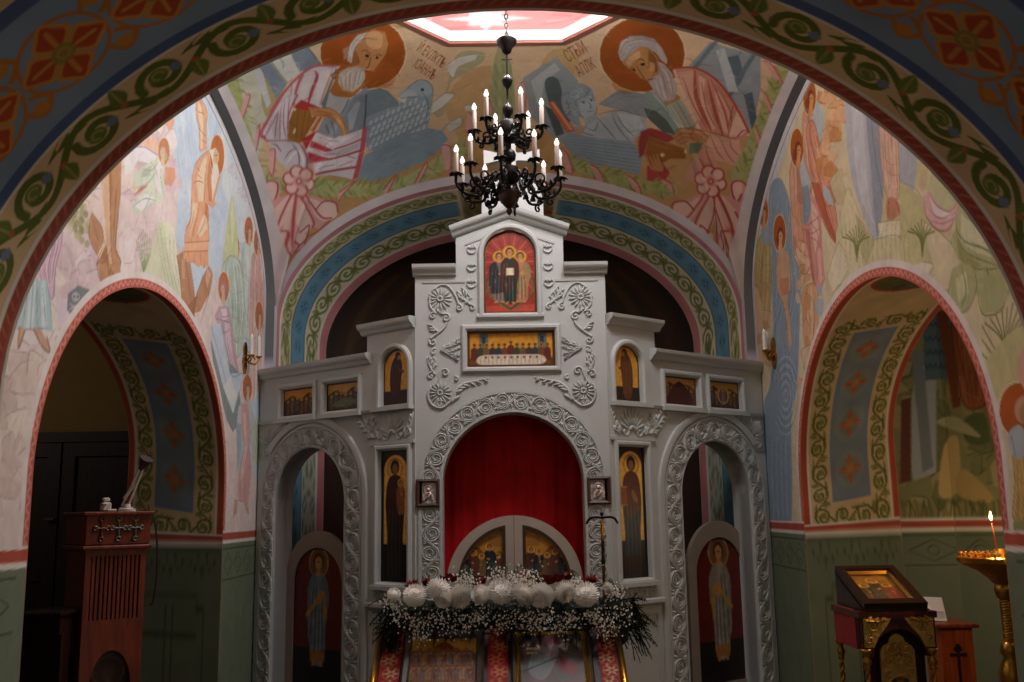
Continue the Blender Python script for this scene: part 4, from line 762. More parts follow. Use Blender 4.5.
GREEN = '#73806a'
def side_wall(sgn):
    side = 'left' if sgn < 0 else 'right'
    fr = Frame((sgn * WX, 0, 0), (0, 1, 0), flip=sgn > 0)
    cv = Canvas(4.0, 0, 9.0, 5.1, 190, '#d9d2c8')
    (paint_left if sgn < 0 else paint_right)(cv, fr)
    cv.a = np.clip(cv.a * (1.07 if sgn < 0 else 1.05), 0, .95)
    # border along the lunette edge, the dado line and the dado
    lc = [(Y, lunette(Y)) for Y in np.linspace(3.6, 8.89, 90)] + [(8.895, 3.4), (8.895, 1.4)]
    cv.stroke(lc, .13, '#e4e2e4'); cv.stroke([(p[0] - .02, p[1] - .075) for p in lc], .015, '#a9a4b4')
    op = [(4.63, 0)] + [(6.19 - 1.56 * cos(a), 1.89 + 1.225 * sin(a)) for a in np.linspace(0, pi, 80)] + [(7.75, 0)]
    cv.stroke(op, .20, '#ece6e0'); cv.stroke(op, .11, '#c2685a')
    f, L = along(op)
    for k in range(int(L / .035)):
        s = k * .035; p = f(s, .018 if k % 2 else .042); q = f(s + .02, .042 if k % 2 else .018)
        cv.stroke([p, q], .013, '#e6a89a', .9)
    for a, b in ((4.0, 4.63), (7.75, 9.0)):
        cv.poly([(a, 0), (b, 0), (b, DADO + .07), (a, DADO + .07)], GREEN)
        cv.poly([(a, DADO - .01), (b, DADO - .01), (b, DADO + .09), (a, DADO + .09)], '#e6e2d8')
        cv.poly([(a, DADO + .02), (b, DADO + .02), (b, DADO + .075), (a, DADO + .075)], '#bb5a48')
        dado_art(cv, a + .03, b - .1, DADO, False)
    cv.mottle(.02, 9, 3); cv.mottle(.018, 30, 4)
    Ps, Cs = [], []
    def piece(us, lo, hi, nv):
        us = np.asarray(us); lo = np.array([lo(u) if callable(lo) else lo for u in us]); hi = np.array([hi(u) for u in us])
        t = np.linspace(0, 1, nv)[None]; V = lo[:, None] * (1 - t) + hi[:, None] * t; U = np.repeat(us[:, None], nv, 1)
        Ps.append(np.stack([np.full_like(U, sgn * WX), U, V], -1)); Cs.append(cv.sample(U, V))
    piece(np.linspace(3.5, 4.63, 110), 0, lunette, 520)
    piece(6.19 - 1.56 * np.cos(np.linspace(0, pi, 360)), side_open, lunette, 430)
    piece(np.linspace(7.75, 8.895, 80), 0, lunette, 520)
    struct(grid_mesh('wall_' + side, Ps, Cs, fresco))
    # shallow step between wall and vault, grey underside
    st = [(Y, lunette(Y)) for Y in YC + 2.905 * np.sin(np.linspace(-pi / 3, pi / 2, 80))] + [(8.895, z) for z in np.linspace(3.5, 0, 40)]
    P = np.array([[(sgn * x, y, z) for x in np.linspace(2.2, WX, 3)] for y, z in st])
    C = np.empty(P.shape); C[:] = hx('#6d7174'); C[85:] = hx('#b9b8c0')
    P2 = np.array([[(sgn * 2.2, y, z) for y in np.linspace(8.895, 9.0, 3)] for z in np.linspace(3.62, 0, 40)])
    C2 = np.empty(P2.shape); C2[:] = hx('#d8d4d8')
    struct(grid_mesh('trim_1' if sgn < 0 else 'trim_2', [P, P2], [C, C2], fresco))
    # splayed reveal of the side arch with ornament bands
    def prof(w, z1, b):
        up = [(6.19 - w, z) for z in np.linspace(0, DADO, 30)[:-1]] + [(6.19 - w, z) for z in np.linspace(DADO, z1, 30)[:-1]]
        ar = [(6.19 - w * cos(a), z1 + b * sin(a)) for a in np.linspace(0, pi, 220)]
        return np.array(up + ar + [(6.19 * 2 - p[0], p[1]) for p in up[::-1]])
    n0, n1 = prof(1.56, 1.89, 1.225), prof(2.06, 2.195, 1.066)
    U = arclen((n0 + n1) / 2); L = U[-1]; nt = 90; t = np.linspace(0, 1, nt); D = 1.0
    cv = Canvas(0, 0, L, D, 160, '#d8c39a')
    B = lambda a, b, c, u0=0, u1=L: cv.poly([(u0, a * D), (u1, a * D), (u1, b * D), (u0, b * D)], c)
    B(0, .06, '#b9553f'); B(.06, .085, '#e6dfd2'); B(.93, 1, '#b9553f'); B(.905, .93, '#e6dfd2')
    for u0, u1, flip in ((DADO + .02, L * .41, 0), (L * .59, L - DADO - .02, 1)):
        B(.30, .70, '#7f8fb4', u0 + .24, u1 - .24); B(.325, .675, '#8595a4', u0 + .27, u1 - .27)
        for a, b in ((.10, .27), (.73, .90)): band_vine(cv, u0 + .05, u1 - .03, a * D, b * D, .40, '#6a7034', '#858a48', lw=.12, big=2)
        for q in (u0 + .04, u1 - .20): band_vine(cv, q, q + .17, .27 * D, .73 * D, .40, '#6a7034', '#858a48', along_u=False, lw=.12, big=2)
        n = int((u1 - u0 - .6) / .33)
        for k in range(n):
            rosette(cv, (u0 + .30 + (k + .5) * (u1 - u0 - .6) / n, .5 * D), .125, '#b5654a', '#c88a5a', '#c08050', slim=1)
    cv.disc((L / 2, .5 * D), .40, '#b9553f', ry=.40); cv.disc((L / 2, .5 * D), .37, '#6f7450', ry=.37)
    r = np.random.default_rng(5)
    for k in range(40):
        a = r.uniform(0, 2 * pi); q = r.uniform(0, .3); cv.disc((L / 2 + q * cos(a), .5 * D + q * sin(a)), r.uniform(.02, .06), ['#7d8460', '#5a5f48', '#86805a'][k % 3], .7)
    for u0, u1 in ((0, DADO), (L - DADO, L)):
        cv.poly([(u0, 0), (u1, 0), (u1, D), (u0, D)], GREEN)
    B(0, 1, '#e6e2d8', DADO - .01, DADO + .09); B(0, 1, '#bb5a48', DADO + .02, DADO + .065)
    B(0, 1, '#e6e2d8', L - DADO - .09, L - DADO + .01); B(0, 1, '#bb5a48', L - DADO - .065, L - DADO - .02)
    sub = Canvas(0, 0, D, DADO, 160, GREEN); dado_art(sub, .03, D - .03, DADO)
    h, w = sub.H, sub.W; im = np.transpose(sub.a, (1, 0, 2))            # lay the jamb's grooves along the path
    k = min(cv.H, w); cv.a[:k, :h] = np.where(np.abs(cv.a[:k, :h] - hx(GREEN)).sum(-1, keepdims=True) < .02, im[:k], cv.a[:k, :h])
    cv.a[:k, -h:] = np.where(np.abs(cv.a[:k, -h:] - hx(GREEN)).sum(-1, keepdims=True) < .02, im[:k, ::-1], cv.a[:k, -h:])
    cv.mottle(.03, 8, 9)
    P = np.array([[(sgn * (WX * (1 - q) + 3.24 * q), a[0] * (1 - q) + b[0] * q, a[1] * (1 - q) + b[1] * q) for q in t] for a, b in zip(n0, n1)])
    C = cv.sample(np.repeat(U[:, None], nt, 1), np.repeat(t[None] * D, len(U), 0))
    struct(grid_mesh('wall_' + side, P, C, fresco))
side_wall(-1); side_wall(1)

# ---------------------------------------------------------------- vault with painted pendentives, octagonal opening above
ZO, OA, OB, OX, OY = 5.36, .445, .47, 1.10, 1.17
OCT = [(OA, OY), (OX, OB), (OX, -OB), (OA, -OY), (-OA, -OY), (-OX, -OB), (-OX, OB), (-OA, OY)]
def vB(s):
    k = min(abs(s - 1), abs(s - 3))
    if k < .12:
        q = 1 - k / .12; q = q * q * (3 - 2 * q); a = np.array(vB0(s)); sg = -1 if s < 2 else 1
        return tuple(a * (1 - q) + np.array([sg * 2.206, 8.95, 3.545]) * q)
    return vB0(s)
def vB0(s):
    if s > 2: x, y, z = vB0(4 - s); return (-x, y, z)
    if s <= 1: th = s * pi / 2; return (-2.2, YC + 2.905 * sin(th), 3.618 + 1.342 * cos(th))
    ph = (s - 1) * pi / 2; return (-2.211 * cos(ph), 9.0, 3.4615 + 1.3864 * sin(ph))
def vT(s):
    if s > 2: x, y, z = vT(4 - s); return (-x, y, z)
    kn = [(-.5, (-OX, YC - OB)), (0, (-OX, YC)), (.5, (-OX, YC + OB)), (1, (-(OX + OA) / 2, YC + (OY + OB) / 2)), (1.5, (-OA, YC + OY)), (2, (0, YC + OY))]
    for (a, p), (b, q) in zip(kn, kn[1:]):
        if s <= b: w = (s - a) / (b - a); return (p[0] * (1 - w) + q[0] * w, p[1] * (1 - w) + q[1] * w, ZO)
def vault(ss, nt):
    t = np.linspace(0, 1, nt); rows = []
    for s in ss:
        a, b = np.array(vT(s)), np.array(vB(s)); ch = np.linalg.norm(b - a)
        d = b - a; hd = np.array([d[0], d[1], 0]); hd /= np.linalg.norm(hd); nrm = np.array([hd[0] * -d[2], hd[1] * -d[2], np.hypot(d[0], d[1])]) / ch
        rows.append(a + d * t[:, None] + nrm * (ch ** 2 / 26) * (4 * t * (1 - t))[:, None])
    return np.array(rows)
VP = vault(np.concatenate([np.linspace(-.5, 1, 300), np.linspace(1, 3, 560)[1:], np.linspace(3, 4.5, 300)[1:]]), 230)
VC0 = np.array([0, YC, 3.3]); VD = np.array([0, .8, .6]); VR = np.array([1., 0, 0]); VU = np.cross(VR, VD)
def vmap(P):
    d = np.asarray(P, float) - VC0; d = d / np.linalg.norm(d, axis=-1, keepdims=True)
    c = np.clip(d @ VD, -1, 1); a = np.arccos(c); x, y = d @ VR, d @ VU; k = a / np.maximum(np.hypot(x, y), 1e-9)
    return x * k, y * k
_c = vault(np.linspace(-.5, 4.5, 121), 31); _i = np.arange(_c.shape[0] * 31).reshape(-1, 31)
_t = BVHTree.FromPolygons([tuple(p) for p in _c.reshape(-1, 3)], [tuple(int(k) for k in q) for q in np.stack([_i[:-1, :-1], _i[1:, :-1], _i[1:, 1:], _i[:-1, 1:]], -1).reshape(-1, 4)])
def vault_px(pts):
    out = []
    for r in rays(pts):
        h = _t.ray_cast(Vector(CAM), Vector(r))
        if h[0] is None:                      # just off the edge: nearest point of the vault
            h = _t.find_nearest(Vector(CAM + r / np.linalg.norm(r) * 8.5))
        x, y = vmap(h[0]); out.append((float(x), float(y)))
    return out
cv = Canvas(-1.45, -1.0, 1.45, .75, 460, '#c39a68')
paint_vault(cv)
for s0, s1 in ((-.5, .995), (1.005, 2.995), (3.005, 4.5)):      # pale border along the arches
    e = np.array([np.stack(vmap(vB(s))) for s in np.linspace(s0, s1, 90)]); cv.stroke(e, .055, '#d9d3d6')
cv.mottle(.03, 10, 1); cv.mottle(.02, 40, 2)
U, V = vmap(VP)
BKP = vault(np.linspace(-.5, 4.5, 120), 40); BKP[..., 1] = 2 * YC - BKP[..., 1]
BKP = BKP[12:-12]
BKC = np.empty(BKP.shape); BKC[:] = hx('#d8c0a0')
struct(grid_mesh('ceiling', [VP, BKP], [cv.sample(U, V), BKC], fresco))
# coffer over the opening: brown frame, white rim, cove and pink painted ceiling with a white star
fl = Frame((0, YC, ZO), (1, 0, 0), (0, 1, 0), flip=True)
m = MB(); m.slab([(x * 1.045, y * 1.045) for x, y in OCT], [OCT], fl, -.02, .022); struct(m.build('trim_3', mat('frame_brown', '#8d5a4c', .6)))
m = MB(); m.slab([(x * 1.05, y * 1.05) for x, y in OCT], [[(x * .995, y * .995) for x, y in OCT]], fl, -.085, .0)
o8 = lambda k, z: [(x * k, YC + y * k, z) for x, y in OCT]
vs = o8(1.05, ZO + .085) + o8(1.4, ZO + .085); m.add(vs, [(i, (i + 1) % 8, 8 + (i + 1) % 8, 8 + i) for i in range(8)])
struct(m.build('trim_4', mat('coffer_white', '#eae6e2', .7)))
# painted side of the cupola above the opening: rose ground with a long-rayed white star towards the sanctuary
P8 = np.array([[x * 1.4, YC + y * 1.4] for x, y in OCT[7:] + OCT[:7] + [OCT[7]]]); SP = arclen(P8)
cv = Canvas(0, 0, SP[-1], .6, 110, '#dfa3a0'); r = np.random.default_rng(3); sx0 = SP[1] / 2 - .17
for k in range(160): q = (r.uniform(0, SP[-1]), r.uniform(0, .6)); cv.stroke([q, (q[0] + r.uniform(.1, .35), q[1] + r.uniform(-.06, .06))], r.uniform(.012, .03), ['#ecbcb6', '#d08484', '#f0cac4'][k % 3], .55)
cv.poly([(sx0 + (.40 if k % 4 == 0 else .22 if k % 2 == 0 else .15) * cos(pi * k / 8), .36 + (.11 if k % 4 == 0 else .09 if k % 2 == 0 else .06) * sin(pi * k / 8)) for k in range(16)], '#fbf6f2')
uu = np.linspace(0, SP[-1] - 1e-4, 420); XY = resample(P8, 420); zz = np.linspace(0, .6, 60)
P = np.array([[(p[0], p[1], ZO + .08 + z) for z in zz] for p in XY]); struct(grid_mesh('trim_5', P, cv.sample(np.repeat(uu[:, None], 60, 1), np.repeat(zz[None], 420, 0)), fresco))
cv = Canvas(-2, -2, 2, 2, 60, '#c65f60')
r = np.random.default_rng(3)
for k in range(60): a = r.uniform(0, 2 * pi); q = r.uniform(.3, 1.7); cv.stroke([(q * cos(a), q * sin(a)), (q * cos(a) + .3, q * sin(a) + .08)], .06, ['#d98280', '#b85254'][k % 2], .5)
sc_ = (-.12, .88); cv.poly([(sc_[0] + (.46 if k % 2 == 0 else .2) * cos(pi * k / 8 + .0) * 1.1, sc_[1] + (.40 if k % 2 == 0 else .19) * sin(pi * k / 8)) for k in range(16)], '#fbf6f2')
g = np.linspace(-1.95, 1.95, 130); X, Y = np.meshgrid(g, g, indexing='ij')
struct(grid_mesh('ceiling', np.stack([X, Y + YC, np.full_like(X, ZO + .60)], -1), cv.sample(X, Y), fresco))

# ---------------------------------------------------------------- sanctuary arch (front) and apse
def ell_prof(a, z1, b, x0=0.0, N=240):
    up = [(x0 - a, z) for z in np.linspace(0, z1, 60)[:-1]]
    return np.array(up + [(x0 - a * cos(q), z1 + b * sin(q)) for q in np.linspace(0, pi, N)] + [(2 * x0 - p[0], p[1]) for p in up[::-1]])
n0, n1 = ell_prof(2.211, 3.4615, 1.3864), ell_prof(1.92, 3.35, 1.235)
U = arclen((n0 + n1) / 2); L = U[-1]; D = 1.0; t = np.linspace(0, 1, 80)
cv = Canvas(0, 0, L, D, 110, '#dcd6b8')
B = lambda a, b, c, u0=0, u1=L: cv.poly([(u0, a), (u1, a), (u1, b), (u0, b)], c)
B(0, .07, '#c58a92'); B(.86, 1, '#cf8c8e'); B(.83, .86, '#ece8e0'); B(.07, .09, '#ece8e0')
for u0, u1 in ((0, L / 2 - .50), (L / 2 + .50, L)):
    B(.10, .28, '#cfc9a0', u0, u1); B(.285, .55, '#4e6f82', u0, u1); B(.30, .535, '#6d9bb2', u0, u1)
    band_vine(cv, u0, u1, .10, .27, .30, '#69783f', '#7d8a4c', red='#9a6a4a'); band_vine(cv, u0, u1, .57, .82, .42, '#69783f', '#869354', red='#9a6a4a')
    n = int((u1 - u0) / .2)
    for k in range(n):
        c = (u0 + (k + .5) * .2, .418); cv.ring(c, .06, .012, '#4e7f9c', .8)
        for q in range(4): cv.disc((c[0] + .03 * cos(q * pi / 2), c[1] + .03 * sin(q * pi / 2)), .014, '#3d5f74')
B(.10, .82, '#a8966a', L / 2 - .45, L / 2 + .45)
band_vine(cv, L / 2 - .42, L / 2 + .42, .12, .8, .6, '#857a4c', '#8d8150')
for u0, u1 in ((0, 2.9), (L - 2.9, L)):       # large ornament low on the jambs
    B(.56, .82, '#b9c4b0', u0, u1)
    for k in range(14):
        c = (u0 + .1 + k * .21, .69)
        for sg in (-1, 1):
            cv.stroke(smooth_path([(c[0] - .09, .69), (c[0] - .03, .69 + sg * .1), (c[0] + .05, .69 + sg * .1), (c[0] + .09, .69 + sg * .02)], 5), .02, '#6f8068')
            cv.disc((c[0], .69 + sg * .04), .02, '#8b9a80')
cv.mottle(.03, 8, 6)
P = np.array([[(a[0] * (1 - q) + b[0] * q, 9.0 + q, a[1] * (1 - q) + b[1] * q) for q in t] for a, b in zip(n0, n1)])
struct(grid_mesh('wall_front', P, cv.sample(np.repeat(U[:, None], len(t), 1), np.repeat(t[None], len(U), 0)), fresco))
cv = Canvas(0, 0, 6.2, 4.7, 60, '#4a3a30')
r = np.random.default_rng(8)
for k in range(26):                           # faint figures on the apse
    x = .3 + (k % 13) * .46; z = 2.5 + (k // 13) * 1.0; cv.poly(smooth_path([(x - .1, z - .5), (x - .12, z), (x, z + .3), (x + .12, z), (x + .1, z - .5)], 4), ['#5a4034', '#3f3a38', '#66503a'][k % 3], .7); cv.disc((x, z + .32), .08, '#6b4a24', .7)
rows = []
for q in np.linspace(0, pi, 70):
    rr = [(-1.93 * cos(q), 10 + 1.6 * sin(q), z) for z in np.linspace(0, 3.35, 60)]
    rr += [(-1.93 * cos(q) * cos(e), 10 + 1.6 * sin(q) * cos(e), 3.35 + 1.25 * sin(e)) for e in np.linspace(0, pi / 2, 30)[1:]]
    rows.append(rr)
P = np.array(rows); n, k = P.shape[:2]
struct(grid_mesh('wall_front', P, cv.sample(np.repeat(np.linspace(0, 6.1, n)[:, None], k, 1), np.repeat(np.linspace(0, 4.6, k)[None], n, 0)), fresco))

# ---------------------------------------------------------------- near arch of the nave: wide painted soffit
n0 = ell_prof(1.8845, 2.114, 1.510, .011, 760); U = arclen(n0); L = U[-1]; ys = np.concatenate([np.linspace(3.5, 2.3, 210), np.linspace(2.28, 1.3, 30)])
cv = Canvas(0, 0, L, 2.2, 240, '#8095a8')
B = lambda a, b, c: cv.poly([(0, a), (L, a), (L, b), (0, b)], c)
B(0, .02, '#a85848'); B(.02, .075, '#9c4a38'); B(.075, .105, '#e0d6c4'); B(.105, .36, '#d6b88c'); B(.36, .375, '#e0d6c4'); B(.375, .43, '#4f6288')
for k in range(int(L / .05)): cv.stroke([(k * .05, .032), (k * .05 + .025, .065)], .014, '#b5654f')
B(.93, .99, '#4f6288'); B(.99, 1.3, '#d0b184'); B(1.3, 1.42, '#9c4a38'); B(1.42, 2.2, '#d2c4a8')
for a0, a1, fl_ in ((.125, .36, 0), (.99, 1.3, 1)):
    band_vine(cv, 0, L / 2, a0, a1, .60, '#5f6a26', '#6c7a30', '#b5a86a', lw=.15, red='#c0603f', big=1); band_vine(cv, L / 2, L, a0, a1, .60, '#5f6a26', '#6c7a30', '#b5a86a', lw=.15, red='#c0603f', big=1)
i_ = int(np.argmin(np.hypot(n0[:, 0] - at(55, 45, 2.82).x, n0[:, 1] - at(55, 45, 2.82).z)))
for side in (0, 1):
    for k in range(9):
        u = U[i_] + (k - 6) * .345
        if u > L / 2 - .1: continue
        u = u if side == 0 else L - u
        c = (u, .68); cv.ring(c, .158, .016, '#b8722e'); rosette(cv, c, .165, '#b04a26', '#8d8634', '#c88a40', rot=0)
        for v, sg in ((.68 + .16, 1), (.68 - .16, -1)):
            b = (u + .172, .68 + sg * .13)
            cv.stroke(smooth_path([(b[0] - .05, b[1] - sg * .02), (b[0], b[1] + sg * .04), (b[0] + .05, b[1] - sg * .02), (b[0], b[1] - sg * .07)], 5), .022, '#b8722e'); cv.disc((b[0], b[1]), .03, '#c08034')
cv.mottle(.03, 8, 11)
P = np.array([[(p[0], y, p[1]) for y in ys] for p in n0])
struct(grid_mesh('wall_back', P, cv.sample(np.repeat(U[:, None], len(ys), 1), np.repeat(3.5 - ys[None], len(U), 0)), fresco))
m = MB(); m.slab([(-3.2, 0), (3.2, 0), (3.2, 6.2), (-3.2, 6.2)], [arch_pts(1.8845, .001, 2.114, 1.51, 48, .011)], Frame((0, 3.5, 0), (1, 0, 0)), -.001, -.02)
struct(m.build('wall_back', mat('plain_plaster', '#cfc3ae', .8)))

# ---------------------------------------------------------------- side chambers, floor, solea
pl = mat('ochre_plaster', '#a58650', .8); dk = wood('dark_wood', '#1d1310', '#2c1c16', .5)
m = MB(); m.add([(-7, 9.6, 0), (-2.9, 9.6, 0), (-2.9, 9.6, 4.2), (-7, 9.6, 4.2)], [(0, 1, 2, 3)]); m.add([(-7, 3, 0), (-7, 9.6, 0), (-7, 9.6, 4.2), (-7, 3, 4.2), ], [(0, 1, 2, 3)])
m.add([(-7, 3, 4.2), (-7, 9.6, 4.2), (-2.3, 9.6, 4.2), (-2.3, 3, 4.2)], [(0, 1, 2, 3)]); m.add([(-7, 3, 0), (-2.3, 3, 0), (-2.3, 3, 4.2), (-7, 3, 4.2)], [(0, 1, 2, 3)])
struct(m.build('wall_left', pl))
fr = Frame((0, 8.26, 0), (1, 0, 0)); fr2 = Frame((3.69, 8.26, 0), (.9, -.44, 0))
cv = Canvas(3.2, 0, 3.8, 4.2, 90, '#8f8a62'); cv2 = Canvas(0, 0, 3.3, 4.2, 90, '#8f8a62')
paint_chamber(cv, cv2, fr, fr2)
for c, a, b in ((cv, 3.2, 3.8), (cv2, 0, 3.3)):
    c.poly([(a, 0), (b, 0), (b, DADO), (a, DADO)], GREEN); c.poly([(a, DADO - .02), (b, DADO - .02), (b, DADO + .10), (a, DADO + .10)], '#e6e2d8'); c.poly([(a, DADO + .02), (b, DADO + .02), (b, DADO + .07), (a, DADO + .07)], '#bb5a48')
    dado_art(c, a + .05, b - .05, DADO, False)
o1 = flat_grid('wall_right', fr, 3.235, 3.69, 0, 4.2, .012, cv, fresco); struct(o1)
o1 = flat_grid('wall_right', fr2, 0, 3.2, 0, 4.2, .012, cv2, fresco); struct(o1)
m = MB(); m.add([(2.4, 3, 4.2), (6.6, 3, 4.2), (6.6, 8.2, 4.2), (2.4, 8.2, 4.2)], [(0, 1, 2, 3)]); m.add([(2.4, 3.2, 0), (6.6, 3.2, 0), (6.6, 3.2, 4.2), (2.4, 3.2, 4.2)], [(0, 1, 2, 3)])
m.add([(6.5, 3, 0), (6.5, 8, 0), (6.5, 8, 4.2), (6.5, 3, 4.2)], [(0, 1, 2, 3)])
struct(m.build('wall_right', pl))
m = MB(); m.add([(-7, -3, 0), (7, -3, 0), (7, 12, 0), (-7, 12, 0)], [(0, 1, 2, 3)]); struct(m.build('floor', mat('stone_floor', '#5f5044', .35, var=.2, scale=3)))
m = MB(); m.box((0, 9.3, .08), (4.5, 4.6, .16)); struct(m.build('floor', mat('solea_stone', '#6a5c4e', .4, var=.15)))
# double door in the chamber seen through the left arch
d = MB(); fd = Frame((0, 9.6, 0), (1, 0, 0))
for x0, x1 in ((-5.25, -4.40), (-4.38, -3.53)):
    d.slab([(x0, .02), (x1, .02), (x1, 2.42), (x0, 2.42)], [[(x0 + .12, .2), (x1 - .12, .2), (x1 - .12, 1.1), (x0 + .12, 1.1)], [(x0 + .12, 1.25), (x1 - .12, 1.25), (x1 - .12, 2.28), (x0 + .12, 2.28)]], fd, .02, .07)
    d.slab([(x0 + .1, .1), (x1 - .1, .1), (x1 - .1, 2.3), (x0 + .1, 2.3)], [], fd, .01, .04)
d.sweep([(-5.3, 0), (-5.3, 2.47), (-3.48, 2.47), (-3.48, 0)], [(-.05, .01), (-.05, .09), (.05, .09), (.05, .01)], fd)
dr = d.build('door_1', dk); struct(dr)
k = MB(); k.tube([(-4.42, 9.53, 1.68), (-4.42, 9.49, 1.68), (-4.50, 9.48, 1.68)], .015); k.build('door_handle', mat('steel', '#b9b9b9', .3, .9), dr)
# ================================================================ iconostasis
FC = Frame((0, 7.54, 0), (1, 0, 0)); WU = (.783, -.622, 0)
FL = Frame((-2.2, 8.68, 0), WU); FR = Frame((2.2, 8.68, 0), (-WU[0], WU[1], 0), flip=True)
SOL = .16
def rect(a, b, c, d): return [(a, c), (b, c), (b, d), (a, d)]
def arc(cx, cz, r, a0, a1, n=32, rz=None): return [(cx + r * cos(a), cz + (rz or r) * sin(a)) for a in np.linspace(a0, a1, n)]
ico = empty('iconostasis', (0, 7.54, SOL), 'carved white iconostasis of painted stone with gabled centre and angled wings across the sanctuary arch', 'iconostasis')
CORN = [(0, -.02), (0, .015), (.012, .03), (.03, .04), (.045, .065), (.06, .075), (.085, .08), (.09, .06), (.09, -.02)]
LIP = [(-.022, -.01), (-.022, .012), (-.008, .028), (.010, .028), (.024, .012), (.024, -.01)]
def carve_vine(m, path, w, period, fr, lw=.011, h=.012, spir=1.5):
    f, L = along(path); st, sp, lv = vine(L, w, period, spir)
    T = lambda P: [f(*p) for p in P]
    for o in (-.055, .055): m.ridge(T([(a, t + o * w) for a, t in st]), lw * .62, h, fr)
    for k, p in enumerate(sp):
        sg = 1 if k % 2 == 0 else -1
        c = np.array([np.mean([v[0] for v in p]), -sg * .05 * w])
        q = [tuple(c + (np.array(v) - c) * (1.12, 1.2)) for v in p]; m.ridge(T(q), lw * .85, h, fr, taper=True)
        q = [tuple(c + (np.array(v) - c) * (.74, .78)) for v in p[:15]]; m.ridge(T(q), lw * .55, h * .8, fr)
        e = L / len(sp) * (k + .06)
        for d0, d1 in ((-.10, .44), (.12, .47), (.30, .40)): petal(m, fr, f(e + .02 * w, sg * .20 * w), f(e + d0 * w, sg * d1 * w), lw * .8, h)
    for p in lv: m.ridge(T([p[0], tuple(np.mean(p, 0)), p[2]]), lw * 1.2, h * .9, fr, taper=2)
def curl(m, fr, c, r, a0, turns=1.25, sg=1, w=.010, h=.016, tail=None):
    P = [(c[0] + r * (1 - .85 * t) * cos(a0 + sg * t * 2 * pi * turns), c[1] + r * (1 - .85 * t) * sin(a0 + sg * t * 2 * pi * turns)) for t in np.linspace(0, 1, 22)]
    m.ridge((smooth_path(list(tail) + [P[0]], 5) if tail else []) + P, w, h, fr)
def petal(m, fr, a, b, w, h=.018): 
    mid = ((a[0] + b[0]) / 2, (a[1] + b[1]) / 2); m.ridge([(a[0] + (b[0] - a[0]) * t, a[1] + (b[1] - a[1]) * t) for t in np.linspace(0, 1, 7)], w, h, fr, taper=2)
def fan(m, fr, c, r, a0=0, a1=2 * pi, n=14, ry=None):
    for k in range(n):
        a = a0 + (a1 - a0) * (k + .5) / n; petal(m, fr, (c[0] + .28 * r * cos(a), c[1] + .28 * r * sin(a)), (c[0] + r * cos(a), c[1] + (ry or r) * sin(a)), r * .105)
    m.ridge([(c[0] + .2 * r * cos(a), c[1] + .2 * r * sin(a)) for a in np.linspace(a0, a1, 12)], r * .12, .02, fr)
def leaf(m, fr, P, w, n=5, sg=1):
    """acanthus leaf: midrib with lobes on one side"""
    Q = smooth_path(P, 6); m.ridge(Q, w * .28, .02, fr, taper=True)
    for k in range(n):
        i = int((k + .6) / n * (len(Q) - 2)); d = np.array(Q[i + 1]) - np.array(Q[i]); d = d / np.hypot(*d); nn = np.array([-d[1], d[0]]) * sg
        s_ = w * (1 - .5 * k / n); petal(m, fr, Q[i], tuple(np.array(Q[i]) + d * s_ * .9 + nn * s_ * .8), s_ * .26, .02)

# centre
m = MB()
m.slab([(-.757, SOL), (.757, SOL), (.757, 3.60), (.43, 3.60), (.43, 3.88), (0, 4.03), (-.43, 3.88), (-.43, 3.60), (-.757, 3.60)],
       [arch_pts(.545, SOL + .001, 1.9, n=40), arch_pts(.21, 3.24, 3.72, .2, 24), rect(-.346, .346, 2.806, 3.096)], FC, -.22, 0)
m.build('centre_panel', stone, ico)
m = MB(); m.sweep([(-.455, 3.858), (0, 4.018), (.455, 3.858)], CORN, FC.off(.002)); m.slab([(-.445, 3.865), (0, 4.02), (.445, 3.865), (.445, 3.935), (0, 4.10), (-.445, 3.935)], [], FC, -.22, .02); m.build('gable_cornice', stone, ico)
for s in (-1, 1):
    m = MB()
    m.sweep([(-.775, 3.543), (-.43, 3.543)] if s < 0 else [(.43, 3.543), (.775, 3.543)], CORN, FC); m.slab(rect(min(s * .43, s * .765), max(s * .43, s * .765), 3.55, 3.63), [], FC, -.22, .03); m.build('shoulder_cornice', stone, ico)
m = MB(); m.sweep([(-.36, 3.80), (0, 3.935), (.36, 3.80)], [(-.008, -.01), (-.008, .008), (.008, .008), (.008, -.01)], FC)
for s in (-1, 1): m.sweep([(s * .70, 3.495), (s * .36, 3.495)], [(-.007, -.01), (-.007, .008), (.007, .008), (.007, -.01)], FC)
m.build('groove_line', mat('shadow_line', '#a9a6a3', .7), ico)
m = MB(); m.sweep(arch_pts(.232, 3.217, 3.72, .222, 24), LIP, FC, False); m.sweep([(-.265, 3.21), (.265, 3.21)], LIP, FC); m.build('icon_surround', stone, ico)
m = MB(); m.sweep(rect(-.372, .372, 2.782, 3.122), LIP, FC, True); m.build('icon_surround', stone, ico)
m = MB(); A_ = [(-.635, .3)] + arc(0, 1.9, .635, pi, 0, 60) + [(.635, .3)]; carve_vine(m, A_, .135, .29, FC, .0115, .017); m.build('carved_band', stone, ico, True)
m = MB()
for r_, wd in ((.558, .010), (.715, .014)): m.sweep([(-r_, .2)] + arc(0, 1.9, r_, pi, 0, 60) + [(r_, .2)], [(-wd, -.005), (-wd, .012), (wd, .012), (wd, -.005)], FC)
m.build('arch_moulding', stone, ico, 40)
